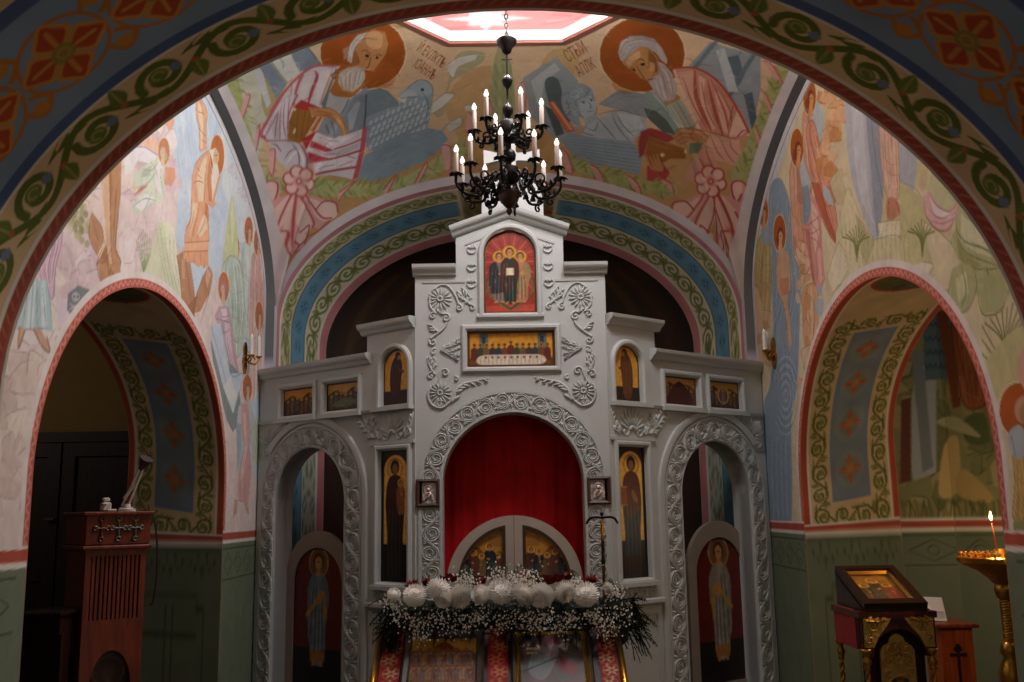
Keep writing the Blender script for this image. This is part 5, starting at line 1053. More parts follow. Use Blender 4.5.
# carved sprays beside the upper icons (drawn on the left, mirrored on the right)
for sgn, nm in ((1, 'carved_spray'), (-1, 'carved_spray')):
    m = MB(); fx = (lambda a, b, d=0.0: FC(a, b, d)) if sgn > 0 else (lambda a, b, d=0.0: FC(-a, b, d))
    q = lambda x, y: FC.px([(x, y)])[0]
    Q = lambda t: [q(*p) for p in zip([float(v) for v in t.split()][::2], [float(v) for v in t.split()][1::2])]
    fan(m, fx, q(440, 299), .098, n=15); curl(m, fx, q(459, 308), .030, 1.8, 1.2, -1, tail=Q('434 290 441 285 449 287 456 297')); curl(m, fx, q(433, 316), .032, 0.5, 1.2, 1, tail=Q('430 296 430 306'))
    for t in ('457 291 463 297 468 303', '462 288 467 293 472 299'): leaf(m, fx, Q(t), .045, 3, -1)
    curl(m, fx, q(472, 308), .026, 2.0, 1.1, -1, tail=Q('459 297 466 301')); curl(m, fx, q(446, 318), .038, 2.4, 1.3, -1, tail=Q('437 310'))
    m.ridge(smooth_path(Q('447 323 444 328 437 334 430 339'), 5), .012, .018, fx); leaf(m, fx, Q('438 332 434 328 431 324'), .05, 3, 1); curl(m, fx, q(433, 342), .032, 2.6, 1.1, 1)
    for t in ('441 350 452 345 460 338', '441 350 453 351 461 348', '441 350 452 357 458 362', '445 348 455 345 461 343', '445 352 452 356 460 356'): leaf(m, fx, Q(t), .034, 4, 1)
    curl(m, fx, q(434, 352), .028, 1.0, 1.1, 1); leaf(m, fx, Q('433 372 429 364 427 357'), .06, 4, -1); leaf(m, fx, Q('436 366 432 360 431 353'), .05, 3, -1)
    curl(m, fx, q(431, 376), .034, 0.2, 1.2, 1); curl(m, fx, q(445, 373), .036, 2.8, 1.2, -1, tail=Q('434 386 438 380'))
    fan(m, fx, q(440, 393), .092, n=15); curl(m, fx, q(440, 404), .030, .6, 1.2, 1); curl(m, fx, q(456, 379), .020, 2.0, 1.0, -1)
    leaf(m, fx, Q('452 402 456 391 464 384 476 381 489 378'), .062, 7, -1); m.ridge(smooth_path(Q('431 386 428 395 432 405 442 408 450 402'), 5), .011, .018, fx)
    m.build(nm, stone, ico, True)
    m = MB()
    for y in (249, 266.5, 283):
        m = MB(); c = q(471.5, y); m.ridge(arc(c[0], c[1], .036, pi + .3, 2 * pi - .3, 10, .038), .010, .016, fx)
        for a in (.6, 1.57, 2.54): petal(m, fx, c, (c[0] + .032 * cos(a), c[1] + .032 * sin(a)), .009)
        for s in (-1, 1): petal(m, fx, (c[0] + s * .038, c[1] - .005), (c[0] + s * .018, c[1] + .034), .009)
        m.build('carved_shell', stone, ico, True)
# finial cross on a round base
m = MB(); m.slab([(.03 - .25, 4.02)] + arc(.03, 4.15, .25, pi, 0, 24) + [(.03 + .25, 4.02)], [], FC, -.16, -.04)
def arm(a, L, w0, w1): return [(.03 + cos(a) * x - sin(a) * y, 4.56 + sin(a) * x + cos(a) * y) for x, y in ((0, -w0), (L * .55, -w0 * 1.1), (L, -w1), (L, w1), (L * .55, w0 * 1.1), (0, w0))]
for a, L in ((0, .23), (pi, .23), (pi / 2, .20), (-pi / 2, .24)): m.slab(arm(a, L, .032, .062), [], FC, -.13, -.06)
m.slab(rect(-.01, .07, 4.52, 4.60), [], FC, -.135, -.055); m.build('finial_cross', stone, ico)
m = MB(); m.ridge(arc(.03, 4.15, .21, pi, 0, 24), .012, .014, FC, d=-.04); fan(m, lambda a, b, d=0: FC(a, b, d - .04), (.03, 4.2), .14, .2, pi - .2, 8); m.build('finial_relief', stone, ico, True)

# wings
def icon_rects(): return dict(a=(.22, .64, 2.54, 2.775), b=(.79, 1.20, 2.54, 2.775), tall=(1.455, 1.765, 1.165, 2.173))
for fr, sd in ((FL, 'left'), (FR, 'right')):
    R_ = icon_rects(); m = MB()
    door = [(.153, SOL + .001)] + arc(.60, 1.80, .447, pi, 0, 40) + [(1.047, SOL + .001)]
    aic = [(1.475, 2.537)] + arc(1.6225, 2.835, .1475, pi, 0, 20) + [(1.77, 2.537)]
    m.slab([(-.09, SOL), (1.846, SOL), (1.846, 3.2), (1.30, 3.2), (1.30, 2.955), (-.09, 2.955)], [door, aic] + [rect(*R_[k]) for k in ('a', 'b', 'tall')], fr, -.14, 0)
    m.build('wing_panel', stone, ico)
    m = MB(); m.sweep([(-.09, 2.89), (1.36, 2.89)] if sd == 'left' else [(-.09, 2.89), (1.36, 2.89)], CORN, fr); m.slab(rect(-.09, 1.34, 2.90, 2.975), [], fr, -.14, .03)
    m.build('wing_cornice', stone, ico)
    m = MB(); m.sweep([(1.25, 3.13), (1.846, 3.13)], CORN, fr); m.slab(rect(1.27, 1.846, 3.14, 3.215), [], fr, -.14, .03); m.build('wing_cornice', stone, ico)
    for k in ('a', 'b', 'tall'):
        x0, x1, z0, z1 = R_[k]; m = MB(); m.sweep(rect(x0 - .028, x1 + .028, z0 - .028, z1 + .028), LIP, fr, True)
        m.sweep([(x0 - .06, z0 - .045), (x1 + .06, z0 - .045)], [(-.016, -.01), (-.016, .05), (.016, .05), (.016, -.01)], fr); m.build('icon_surround', stone, ico)
    m = MB(); m.sweep([(1.45, 2.515)] + arc(1.6225, 2.835, .172, pi, 0, 20) + [(1.795, 2.515)], LIP, fr); m.sweep([(1.40, 2.505), (1.83, 2.505)], [(-.016, -.01), (-.016, .055), (.016, .055), (.016, -.01)], fr); m.build('icon_surround', stone, ico)
    m = MB(); m.sweep([(-.09, 2.50), (1.39, 2.50)], [(-.012, -.01), (-.012, .02), (.012, .03), (.012, -.01)], fr)
    m.sweep([(1.35, 2.235), (1.846, 2.235)], [(-.012, -.01), (-.012, .02), (.012, .02), (.012, -.01)], fr); m.build('ledge', stone, ico)
    m = MB(); carve_vine(m, [(.065, .2)] + arc(.613, 1.80, .543, pi, 0, 60) + [(1.156, .2)], .165, .34, fr, .013, .020); m.build('carved_band', stone, ico, True)
    m = MB()
    for r_, wd, h in ((.462, .010, .012), (.636, .012, .016), (.69, .035, .028)):
        cx = .60 if r_ < .5 else .613; a0 = pi if r_ < .65 else 2.45
        m.sweep(([(cx - r_, .2)] if a0 == pi else []) + arc(cx, 1.80, r_, a0, 0, 50) + [(cx + r_, .2)], [(-wd, -.005), (-wd * .8, h * .8), (0, h), (wd * .8, h * .8), (wd, -.005)], fr)
    m.build('arch_moulding', stone, ico, 50)
    m = MB()                                          # spandrel carvings
    fan(m, fr, (1.60, 2.30), .15, .15, pi - .15, 9, .19)
    for s in (-1, 1):
        curl(m, fr, (1.60 + s * .08, 2.29), .045, 1.2, 1.2, s); curl(m, fr, (1.60 + s * .17, 2.31), .035, 2.0, 1.2, -s, tail=[(1.60 + s * .10, 2.27)])
        leaf(m, fr, [(1.60 + s * .14, 2.27), (1.60 + s * .20, 2.36), (1.60 + s * .23, 2.46)], .055, 4, s); 
    m.build('carved_spray', stone, ico, True); m = MB()
    leaf(m, fr, [(1.40, 2.28), (1.28, 2.38), (1.20, 2.47)], .07, 6, 1); leaf(m, fr, [(1.36, 2.32), (1.26, 2.46), (1.12, 2.49)], .05, 5, -1); curl(m, fr, (1.36, 2.36), .04, 0, 1.2, 1)
    m.build('carved_spray', stone, ico, True); m = MB()
    fan(m, fr, (.02, 2.30), .10, .2, pi - .2, 7, .16); curl(m, fr, (.02, 2.24), .05, 1.2, 1.3, 1); leaf(m, fr, [(.10, 2.36), (.2, 2.42), (.32, 2.47)], .05, 5, 1)
    m.ridge(rect(-.07, .09, 2.18, 2.47) + [(-.07, 2.18)], .008, .01, fr); m.build('carved_spray', stone, ico, True)
    m = MB(); carve_vine(m, [(1.40, 1.06), (1.82, 1.06)], .10, .2, fr, .008, .012); m.build('carved_band', stone, ico, True)
    m = MB(); m.sweep([(1.34, .985), (1.846, .985)], [(-.025, -.01), (-.025, .03), (-.01, .05), (.015, .05), (.025, .02), (.025, -.01)], fr); m.slab(rect(1.36, 1.83, .30, .93), [rect(1.40, 1.79, .34, .89)], fr, -.01, .015); m.build('pedestal', stone, ico)
    m = MB()                                          # door lining behind the opening
    m.sweep([(.153, SOL)] + arc(.60, 1.80, .447, pi, 0, 40) + [(1.047, SOL)], [(0, -.20), (0, -.02), (.05, -.02), (.05, -.20)], fr); m.build('door_lining', stone, ico, 50)

# ---------------------------------------------------------------- painted icons
def ifig(cv, x, z, h, robe, mantle, halo='#d9a136', hair='#3a2416', skin='#b98252', rim='#7a4a1c', w=1.0, child=False, beard=False):
    """small standing saint, feet at z, height h"""
    S = lambda P: [(x + a * h * w, z + b * h) for a, b in P]
    cv.disc((x, z + .885 * h), .135 * h, rim); cv.disc((x, z + .885 * h), .122 * h, halo)
    cv.poly(smooth_path(S([(-.10, .02), (-.13, .3), (-.17, .55), (-.16, .70), (-.07, .79), (.07, .79), (.16, .70), (.17, .55), (.13, .3), (.10, .02)]), 4, True), robe)
    cv.poly(smooth_path(S([(-.14, .18), (-.18, .5), (-.165, .70), (-.06, .79), (-.01, .6), (.10, .34), (.05, .2)]), 4, True), mantle)
    cv.poly(smooth_path(S([(.06, .78), (.16, .70), (.175, .5), (.12, .42), (.04, .55)]), 4, True), mantle)
    d = hx(robe) * .55 if isinstance(robe, str) else robe
    for k in range(6): cv.stroke(S([(-.08 + k * .032, .05), (-.07 + k * .03, .3), (-.05 + k * .022, .5)]), .011 * h, d if k % 2 else hx(robe) * .7 + .3, .8)
    for k in range(4): cv.stroke(S([(-.15 + k * .03, .22 + k * .04), (-.13 + k * .03, .5), (-.1 + k * .025, .7)]), .010 * h, hx(mantle) * .6 if k % 2 else np.clip(hx(mantle) * .7 + .28, 0, 1), .8)
    cv.disc((x, z + .895 * h), .070 * h, hair, ry=.078 * h); cv.disc((x, z + .882 * h), .048 * h, skin, ry=.062 * h); cv.poly(S([(-.03, .77), (.03, .77), (.028, .84), (-.028, .84)]), skin)
    if beard: cv.disc((x, z + .838 * h), .034 * h, hair, ry=.034 * h)
    cv.stroke(S([(-.022, .893), (-.008, .893)]), .008 * h, hair); cv.stroke(S([(.008, .893), (.022, .893)]), .008 * h, hair)
    cv.poly(smooth_path(S([(-.02, .56), (.05, .60), (.075, .56), (.02, .52)]), 3, True), skin)
    for s in (-1, 1): cv.poly(smooth_path(S([(s * .03, .035), (s * .075, .02), (s * .09, -.015), (s * .04, -.01)]), 3, True), skin)
    if child: ifig(cv, x + .07 * h, z + .42 * h, h * .34, '#c98a3c', '#b06a2c')
def icon(label, fr, u0, u1, z0, z1, d, paint, spring=None, rz=None, cat='icon', group=None, name='icon', step=.006, border='#3a2212', bw=.012):
    hi = z1 if spring is None else (lambda u: spring + (rz or (u1 - u0) / 2) * sqrt(max(0, 1 - ((u - (u0 + u1) / 2) / ((u1 - u0) / 2)) ** 2)))
    top = rect(u0, u1, z0, z1) if spring is None else arch_pts((u1 - u0) / 2, z0, spring, rz, 20, (u0 + u1) / 2)
    m = MB(); m.slab(top, [], fr, d - .03, d - .004); o = m.build(name, mat('icon_board', '#2a1a10', .5)); tag(o, label, cat, group)
    cv = Canvas(u0, z0, u1, z1, 260, '#c08a30'); paint(cv); cv.stroke(top + top[:1], bw * 2, border)
    cv.mottle(.05, 60, int(u0 * 100) % 7)
    us = (u0 + u1) / 2 - (u1 - u0) / 2 * np.cos(np.linspace(0, pi, int((u1 - u0) / step) + 10)) if spring is not None else None
    flat_grid('painting', fr, u0, u1, z0, hi, step, cv, icon_paint, o, d, us=us); return o
def p_trinity(cv):
    cv.a[:] = hx('#93322a')
    for k in range(28): a = k * 2 * pi / 28; cv.stroke([(.0 + .05 * cos(a), 3.66 + .05 * sin(a)), (.34 * cos(a), 3.66 + .34 * sin(a))], .010, ['#b85c4c', '#6e241e'][k % 2], .8)
    cv.poly([(-.21, 3.24), (.21, 3.24), (.21, 3.31), (-.21, 3.30)], '#b0483a'); cv.stroke(smooth_path([(-.16, 3.55), (-.17, 3.40), (0, 3.28), (.17, 3.40), (.16, 3.55)], 6), .012, '#4d6a3c'); cv.poly([(-.16, 3.40), (0, 3.28), (.16, 3.40), (.1, 3.34), (0, 3.26), (-.1, 3.34)], '#2f4a34')
    ifig(cv, -.085, 3.33, .42, '#6f655e', '#2a2a30', w=1.1, halo='#c08a34'); ifig(cv, .085, 3.33, .42, '#a87450', '#8d7650', w=1.1, halo='#c08a34'); ifig(cv, 0, 3.32, .47, '#22342a', '#43261c', w=.9, halo='#c08a34'); cv.poly(rect(-.03, .03, 3.55, 3.61), '#d8c8a8')
    cv.stroke(arch_pts(.20, 3.25, 3.72, .19, 20), .012, '#6a5a2c')
def p_supper(cv):
    cv.a[:] = hx('#c98a2c'); cv.poly(rect(-.346, .346, 2.806, 2.88), '#6a4424')
    for x in (-.22, .24): cv.poly(rect(x - .03, x + .04, 2.93, 3.08), '#5a6a6c'); cv.poly(rect(x - .01, x + .02, 2.98, 3.05), '#2c3638')
    r = np.random.default_rng(2)
    for k in range(13):
        x = -.29 + k * .048; c = ['#5f2c22', '#39442f', '#6d5236', '#443438', '#2f3c44', '#6f4028'][k % 6]; z = 2.95 + (.02 if k == 6 else 0)
        cv.disc((x, z + .035), .019, '#b5822e'); cv.disc((x, z + .035), .012, '#5a3820'); cv.poly([(x - .03, z - .09), (x - .026, z), (x, z + .02), (x + .026, z), (x + .03, z - .09)], c)
    cv.poly(smooth_path([(-.25, 2.83), (-.24, 2.90), (0, 2.905), (.24, 2.90), (.25, 2.83), (0, 2.825)], 4, True), '#cfc4b0')
    for k in range(16): cv.stroke([(-.24 + k * .032, 2.895), (-.242 + k * .032, 2.835)], .005, '#8d8474', .8)
    for k in range(9): cv.disc((-.2 + k * .05, 2.885), .010, '#8a4a3a')
icon('arched icon of three haloed figures on red in the gable of the screen', FC, -.21, .21, 3.24, 3.93, -.022, p_trinity, 3.72, .2, border='#5a3a1c')
icon('wide low icon of haloed figures along a table, below the gable icon', FC, -.346, .346, 2.806, 3.096, -.022, p_supper, border='#5a3414', bw=.02)
def p_fest(k):
    def f(cv):
        c = R_['a'] if k in (0, 3) else R_['b']; x0, x1, z0, z1 = c; w, h = x1 - x0, z1 - z0
        cv.a[:] = hx('#8a5a26'); cv.poly(rect(x0, x1, z0 + h * .62, z1), '#c08a34'); cv.poly(smooth_path([(x0, z0), (x0, z0 + h * .5), (x0 + w * .3, z0 + h * .75), (x0 + w * .5, z0 + h * .55), (x1 - w * .2, z0 + h * .8), (x1, z0 + h * .5), (x1, z0)], 4, True), ['#4a2c18', '#3f3a22', '#5a3420', '#44301c'][k])
        for j in range(6): ifig(cv, x0 + w * (.14 + j * .145), z0 + .02 + .012 * (j % 3), h * (.5 + .06 * (j % 2)), ['#6a3424', '#4a4a30', '#3d4650', '#7a5a34'][(j + k) % 4], ['#4a2a20', '#6a5030', '#39443a'][(j + k) % 3])
        if k == 1: cv.poly(smooth_path([(x0 + w * .15, z0 + h * .2), (x0 + w * .5, z0 + h * .42), (x0 + w * .9, z0 + h * .3), (x0 + w * .6, z0 + h * .12)], 4, True), '#5f6a44')
        if k == 3: cv.disc((x0 + w * .5, z0 + h * .5), h * .34, '#b98a3c'); cv.disc((x0 + w * .5, z0 + h * .46), h * .25, '#4f4438'); ifig(cv, x0 + w * .5, z0 + h * .15, h * .6, '#9a8a78', '#6a4434')
        if k == 2: cv.poly(smooth_path([(x0 + w * .1, z0 + h * .1), (x0 + w * .5, z0 + h * .85), (x0 + w * .9, z0 + h * .1)], 4, True), '#4a2418')
    return f
G4 = 'small feast icons in the wings'
for fr, k, key, lb in ((FL, 0, 'a', 'small dark feast icon, outermost on the left wing of the screen'), (FL, 1, 'b', 'small feast icon with green hill, inner one on the left wing'), (FR, 2, 'b', 'small feast icon with dark peaked mountain, inner one on the right wing'), (FR, 3, 'a', 'small feast icon with round golden glow, outermost on the right wing')):
    icon(lb, fr, *R_[key], -.022, p_fest(k), group=G4)
def p_proph(s):
    def f(cv):
        cv.a[:] = hx('#d39a34'); cv.poly(rect(1.475, 1.77, 2.537, 2.65), '#2c2114'); 
        x = 1.62; cv.poly(smooth_path([(x - .05, 2.57), (x - .075, 2.75), (x - .05, 2.88), (x + .01, 2.93), (x + .06, 2.86), (x + .05, 2.72), (x + .03, 2.57)], 5, True), '#2f1c18' if s < 0 else '#5a3420')
        cv.disc((x + .02, 2.92), .026, '#8a5a34'); cv.disc((x + .012, 2.932), .028, '#3a1a14'); cv.disc((x + .024, 2.918), .016, '#a8744a'); cv.poly([(x + .02, 2.83), (x + .085, 2.80), (x + .08, 2.785), (x + .02, 2.80)], '#6a2a24')
        for k in range(5): cv.stroke([(x - .05 + k * .02, 2.6), (x - .045 + k * .02, 2.85)], .006, '#6a3228' if s < 0 else '#8a5c34', .8)
    return f
icon('small arched icon of a dark bowed figure on gold, left of the centre panel', FL, 1.475, 1.77, 2.537, 2.983, -.022, p_proph(-1), 2.835, group='arched icons beside the centre'); icon('small arched icon of a brown bowed figure on gold, right of the centre panel', FR, 1.475, 1.77, 2.537, 2.983, -.022, p_proph(1), 2.835, group='arched icons beside the centre')
def p_tall(s):
    def f(cv):
        cv.a[:] = hx('#1d120c'); top = arch_pts(.125, 1.45, 2.02, .12, 20, 1.61); cv.poly(top, '#e6ac48'); x = 1.61
        cv.disc((x - .005, 2.03), .085, '#8a5a20'); cv.disc((x - .005, 2.03), .078, '#dba844')
        b, d = ('#2e2622', '#3a1d1a') if s < 0 else ('#22303c', '#5a2a26')
        cv.poly(smooth_path([(x - .08, 1.18), (x - .085, 1.5), (x - .105, 1.75), (x - .085, 1.92), (x - .03, 1.98), (x + .03, 1.98), (x + .085, 1.92), (x + .10, 1.72), (x + .085, 1.5), (x + .09, 1.18)], 5, True), b)
        cv.poly(smooth_path([(x - .105, 1.72), (x - .085, 1.92), (x - .03, 1.98), (x + .06, 1.96), (x + .09, 1.88), (x + .095, 1.74), (x + .04, 1.62), (x - .05, 1.66)], 5, True), d)
        cv.disc((x - .005, 2.045), .048, '#2a1612', ry=.058); cv.disc((x - .003, 2.03), .030, '#8a5a38', ry=.040)
        if s < 0: ifig(cv, x + .06, 1.68, .27, '#a86a34', '#8a4a28')
        else: cv.poly(rect(x + .05, x + .12, 1.72, 1.86), '#8a4424'); cv.stroke(rect(x + .05, x + .12, 1.72, 1.86), .008, '#c08a3c'); cv.poly(smooth_path([(x - .07, 1.76), (x - .02, 1.84), (x, 1.8), (x - .04, 1.74)], 4, True), '#8a5a38')
        for k in range(8): cv.stroke([(x - .07 + k * .02, 1.2), (x - .08 + k * .022, 1.5), (x - .06 + k * .018, 1.72)], .007, ['#4c4a4c', '#141414'][k % 2] if s < 0 else ['#46586a', '#131a20'][k % 2], .8)
        if s > 0: cv.poly(rect(x - .09, x + .09, 1.19, 1.34), '#3c1c1a', .7)
    return f
GT = 'tall standing icons beside the red curtain'
icon('tall narrow icon of a dark-robed mother holding a child on gold', FL, 1.455, 1.765, 1.165, 2.173, -.022, p_tall(-1), border='#20130c', bw=.006, group=GT); icon('tall narrow icon of a dark-blue robed figure with a book on gold', FR, 1.455, 1.765, 1.165, 2.173, -.022, p_tall(1), border='#20130c', bw=.006, group=GT)

# side doors with painted deacons
taupe = mat('taupe_paint', '#8f8276', .55)
for fr, s, lb in ((FL, -1, 'arched side door left of the curtain, painted with a haloed figure in pale blue robe and gold sash on red'), (FR, 1, 'arched side door right of the curtain, painted with a haloed figure in white and ochre robe on red')):
    f2 = fr.off(-.15); e = [f2.px([(286, 575)])[0][0], f2.px([(313, 531)])[0][1]] if s < 0 else [f2.px([(751, 575)])[0][0], f2.px([(706, 521)])[0][1]]
    x0, zt = e; x1 = x0 + .82; xc = (x0 + x1) / 2; r_ = (x1 - x0) / 2
    out = arch_pts(r_, SOL, zt - r_, r_, 30, xc); inn = arch_pts(r_ - .10, SOL + .08, zt - r_ - .04, r_ - .10, 30, xc)
    m = MB(); m.slab(out, [inn], f2, -.04, 0); dr = m.build('sanctuary_door', taupe); tag(dr, lb, 'door', 'painted side doors')
    def p_deac(cv, s=s, xc=xc, zt=zt):
        cv.a[:] = hx('#641c12'); cv.poly(rect(xc - .4, xc + .4, SOL, .58), '#1c120e'); zf, zh = [q[1] for q in f2.px([(310, 664), (318, 563)] if s < 0 else [(716, 660), (709, 553)])]; h = (zh - zf) / .885
        ifig(cv, xc, zf, h, '#71828e' if s < 0 else '#8f9088', '#5f6f7c' if s < 0 else '#857e70', '#7a4a2c', rim='#b39a6c', w=.80)
        cv.stroke(smooth_path([(xc - .14, zf + h * .42), (xc - .04, zf + h * .52), (xc + .06, zf + h * .62), (xc + .1, zf + h * .40)], 5), .035, '#b9862f'); cv.poly(rect(xc - .09, xc + .09, zf + .02, zf + .02 + h * .1), '#a5713a')
    p_ = Canvas(xc - r_, SOL, xc + r_, zt, 200, '#7d2416'); p_deac(p_); p_.stroke(inn + inn[:1], .03, '#2a1812'); p_.mottle(.06, 40, 3)
    us = xc - (r_ - .10) * np.cos(np.linspace(0, pi, 70)); flat_grid('painting', f2, 0, 1, SOL + .08, lambda u: zt - r_ - .04 + sqrt(max(0, (r_ - .10) ** 2 - (u - xc) ** 2)), .012, p_, icon_paint, dr, -.015, us=us)
    m = MB(); m.slab(arch_pts(r_ - .02, SOL + .02, zt - r_, r_ - .02, 30, xc), [], f2, -.05, -.025); m.build('backing_board', dk, dr)

# royal doors
fd = FC.off(-.13)
for s, lb in ((-1, 'left leaf of the low royal doors with quarter-round gold icon, before the red curtain'), (1, 'right leaf of the low royal doors with quarter-round gold icon, before the red curtain')):
    R0, zc = .526, 1.13; fm = lambda a, b, d=0.0, s=s: fd(s * a, b, d)
    out = [(.002, SOL), (R0, SOL)] + [(R0 * cos(a), zc + R0 * sin(a)) for a in np.linspace(0, pi / 2 - .004, 24)]
    ri = .425; inn = [(.078, 1.19)] + [(ri * cos(a), zc + .02 + ri * sin(a)) for a in np.linspace(.10, pi / 2 - .185, 20)]; inn[0] = (.078, inn[1][1])
    low = rect(.08, .44, .32, 1.02)
    m = MB(); m.slab(out, [inn, low], fm, -.04, 0); dr = m.build('royal_door', mat('door_paint', '#a79c90', .55)); tag(dr, lb, 'door', 'leaves of the royal doors')
    m = MB(); m.sweep(inn, [(-.012, -.02), (-.012, .006), (.012, .006), (.012, -.02)], fm, True); m.build('icon_frame', mat('dark_frame', '#3a2616', .45), dr)
    cv = Canvas(0, 1.1, .5, 1.65, 260, '#b5802e')
    cv.poly(rect(0, .5, 1.1, 1.30), '#6f4a24'); cv.poly(smooth_path([(.08, 1.16), (.1, 1.38), (.2, 1.34), (.3, 1.42), (.42, 1.25), (.44, 1.16)], 4, True), '#7a4c26')
    for k in range(5): ifig(cv, .13 + k * .062, 1.17, .20 + .05 * (k == (1 if s < 0 else 0)) + .03 * (k % 2), ['#7a3a2a', '#26303c', '#8a6a3a', '#6a3434', '#4a3c2c'][(k + (s > 0)) % 5], ['#5a2c24', '#1d2430', '#6a5030'][k % 3])
    cv.poly(rect(.1, .2, 1.42, 1.50), '#8a5a2a', .6)
    us = np.linspace(.078, ri - .002, 70); o = flat_grid('painting', Frame(fd.o, (s, 0, 0), flip=s < 0), 0, 1, inn[0][1], lambda u: max(inn[0][1] + .002, zc + .02 + sqrt(max(0, ri ** 2 - u * u))), .006, cv, icon_paint, dr, -.02, us=us)
    m = MB(); m.slab(rect(.06, .46, .30, 1.04), [], fm, -.035, -.02); m.build('lower_panel', mat('door_panel_paint', '#8f857a', .6), dr)
# red curtain behind them
xs = np.linspace(-.80, .80, 120); zs = np.linspace(.2, 2.7, 60); X, Z = np.meshgrid(xs, zs, indexing='ij')
Yf_ = 7.95 + .010 * np.sin(X * 34 + .4 * np.sin(Z * 1.5)) + .005 * np.sin(X * 71 + 1) + .01 * np.sin(Z * 2 + X * 3)
cv = Canvas(-.82, .15, .82, 2.75, 60, '#ad0f14'); cv.poly(rect(0.005, .035, 1.80, 2.08), '#931a12'); cv.poly(rect(-.06, .10, 1.96, 1.99), '#931a12'); cv.mottle(.05, 12, 1)
o = grid_mesh('curtain', np.stack([X, Yf_, Z], -1), cv.sample(X, Z), mat('curtain_cloth', 'VC', .75, var=.08, spec=.2)); tag(o, 'deep red cloth curtain hanging behind the main arch of the screen', 'curtain')
md = o.modifiers.new('thickness', 'SOLIDIFY'); md.thickness = .006
# two little framed icons on the piers of the main arch
for s, lb in ((-1, 'little square framed silver icon on the pier left of the curtain'), (1, 'little square framed silver icon on the pier right of the curtain')):
    cx = s * .655; root = empty('framed_icon', FC(cx, 1.835, 0), lb, 'icon', 'little framed icons on the piers')
    m = MB(); m.sweep(rect(cx - .076, cx + .076, 1.743, 1.927), [(-.014, 0), (-.014, .028), (0, .034), (.012, .024), (.012, 0)], FC, True); m.build('frame', wood('walnut', '#3a2218', '#553428', .4), root)
    m = MB(); m.slab(rect(cx - .07, cx + .07, 1.75, 1.92), [], FC, .002, .012); m.build('plate', mat('silver_plate', '#9a918c', .4, .5), root)
    m = MB(); f_ = lambda a, b, d=0.0: FC(a, b, d + .012); m.ridge(arc(cx, 1.86, .03, 0, 2 * pi, 16), .006, .008, f_); m.ridge([(cx, 1.845), (cx, 1.875)], .02, .012, f_); m.ridge(smooth_path([(cx - .035, 1.775), (cx - .03, 1.81), (cx, 1.84), (cx + .03, 1.815), (cx + .035, 1.775)], 4), .014, .010, f_); m.ridge([(cx - .02, 1.78), (cx + .01, 1.815), (cx + .02, 1.835)], .012, .010, f_); m.build('figure', mat('pale_silver', '#c9b6ae', .35, .4), root, True)
# ================================================================ chandelier
CX_, CY_ = -.004, 5.98
ch = empty('chandelier', (CX_, CY_, 3.56), 'dark bronze two-tier chandelier with white candle bulbs hanging from the octagonal ceiling opening', 'chandelier')
cream = mat('candle_sleeve', '#b5a69c', .5, var=.06); bulbm = mat('bulb_glass', '#f4f1ec', .25, var=.02, emit='#fff6ea', estr=1.1)  # emission added to whiten the bulb tips; the bulbs are not lit
brownwood = mat('turned_bowl', '#3a261a', .35, .3)
m = MB(); z = 4.76; k = 0
while z < ZO + .60:
    ring = [(.0115 * cos(a), .021 * sin(a)) for a in np.linspace(0, 2 * pi, 11)[:-1]]
    m.tube([(CX_ + (x if k % 2 else 0), CY_ + (0 if k % 2 else x), z + q) for x, q in ring], .005, 5, closed=True); z += .0335; k += 1
m.build('chain', bronze, ch, True)
C3 = (CX_, CY_, 0)
m = MB(); m.lathe([(.002, 4.655), (.014, 4.66), (.03, 4.675), (.036, 4.70), (.062, 4.73), (.068, 4.755), (.05, 4.77), (.012, 4.775), (.006, 4.80)], C3, 20); m.build('canopy', bronze, ch, 40)
m = MB(); m.tube([(CX_, CY_, 4.67), (CX_, CY_, 4.50)], .006, 6); m.box((CX_, CY_, 4.622), (.070, .006, .010)); m.box((CX_, CY_, 4.597), (.010, .006, .06)); m.build('cross_plate', bronze, ch)
m = MB(); m.lathe([(.006, 4.51), (.02, 4.505), (.034, 4.485), (.036, 4.465), (.026, 4.44), (.012, 4.42), (.007, 4.41), (.007, 4.32), (.012, 4.31), (.03, 4.295), (.036, 4.27), (.034, 4.245), (.02, 4.225), (.015, 4.21), (.045, 4.195), (.058, 4.18), (.06, 4.08), (.05, 4.06), (.02, 4.04), (.018, 4.00), (.04, 3.985), (.05, 3.96), (.045, 3.93), (.02, 3.91), (.02, 3.89), (.06, 3.875), (.066, 3.85), (.066, 3.79), (.05, 3.77), (.02, 3.755)], C3, 20); m.build('stem', bronze, ch, 40)
m = MB(); m.lathe([(.02, 3.76), (.045, 3.75), (.068, 3.715), (.070, 3.685), (.056, 3.645), (.03, 3.615), (.014, 3.60), (.02, 3.59), (.018, 3.575), (.004, 3.555)], C3, 20); m.build('bowl', brownwood, ch, 40)
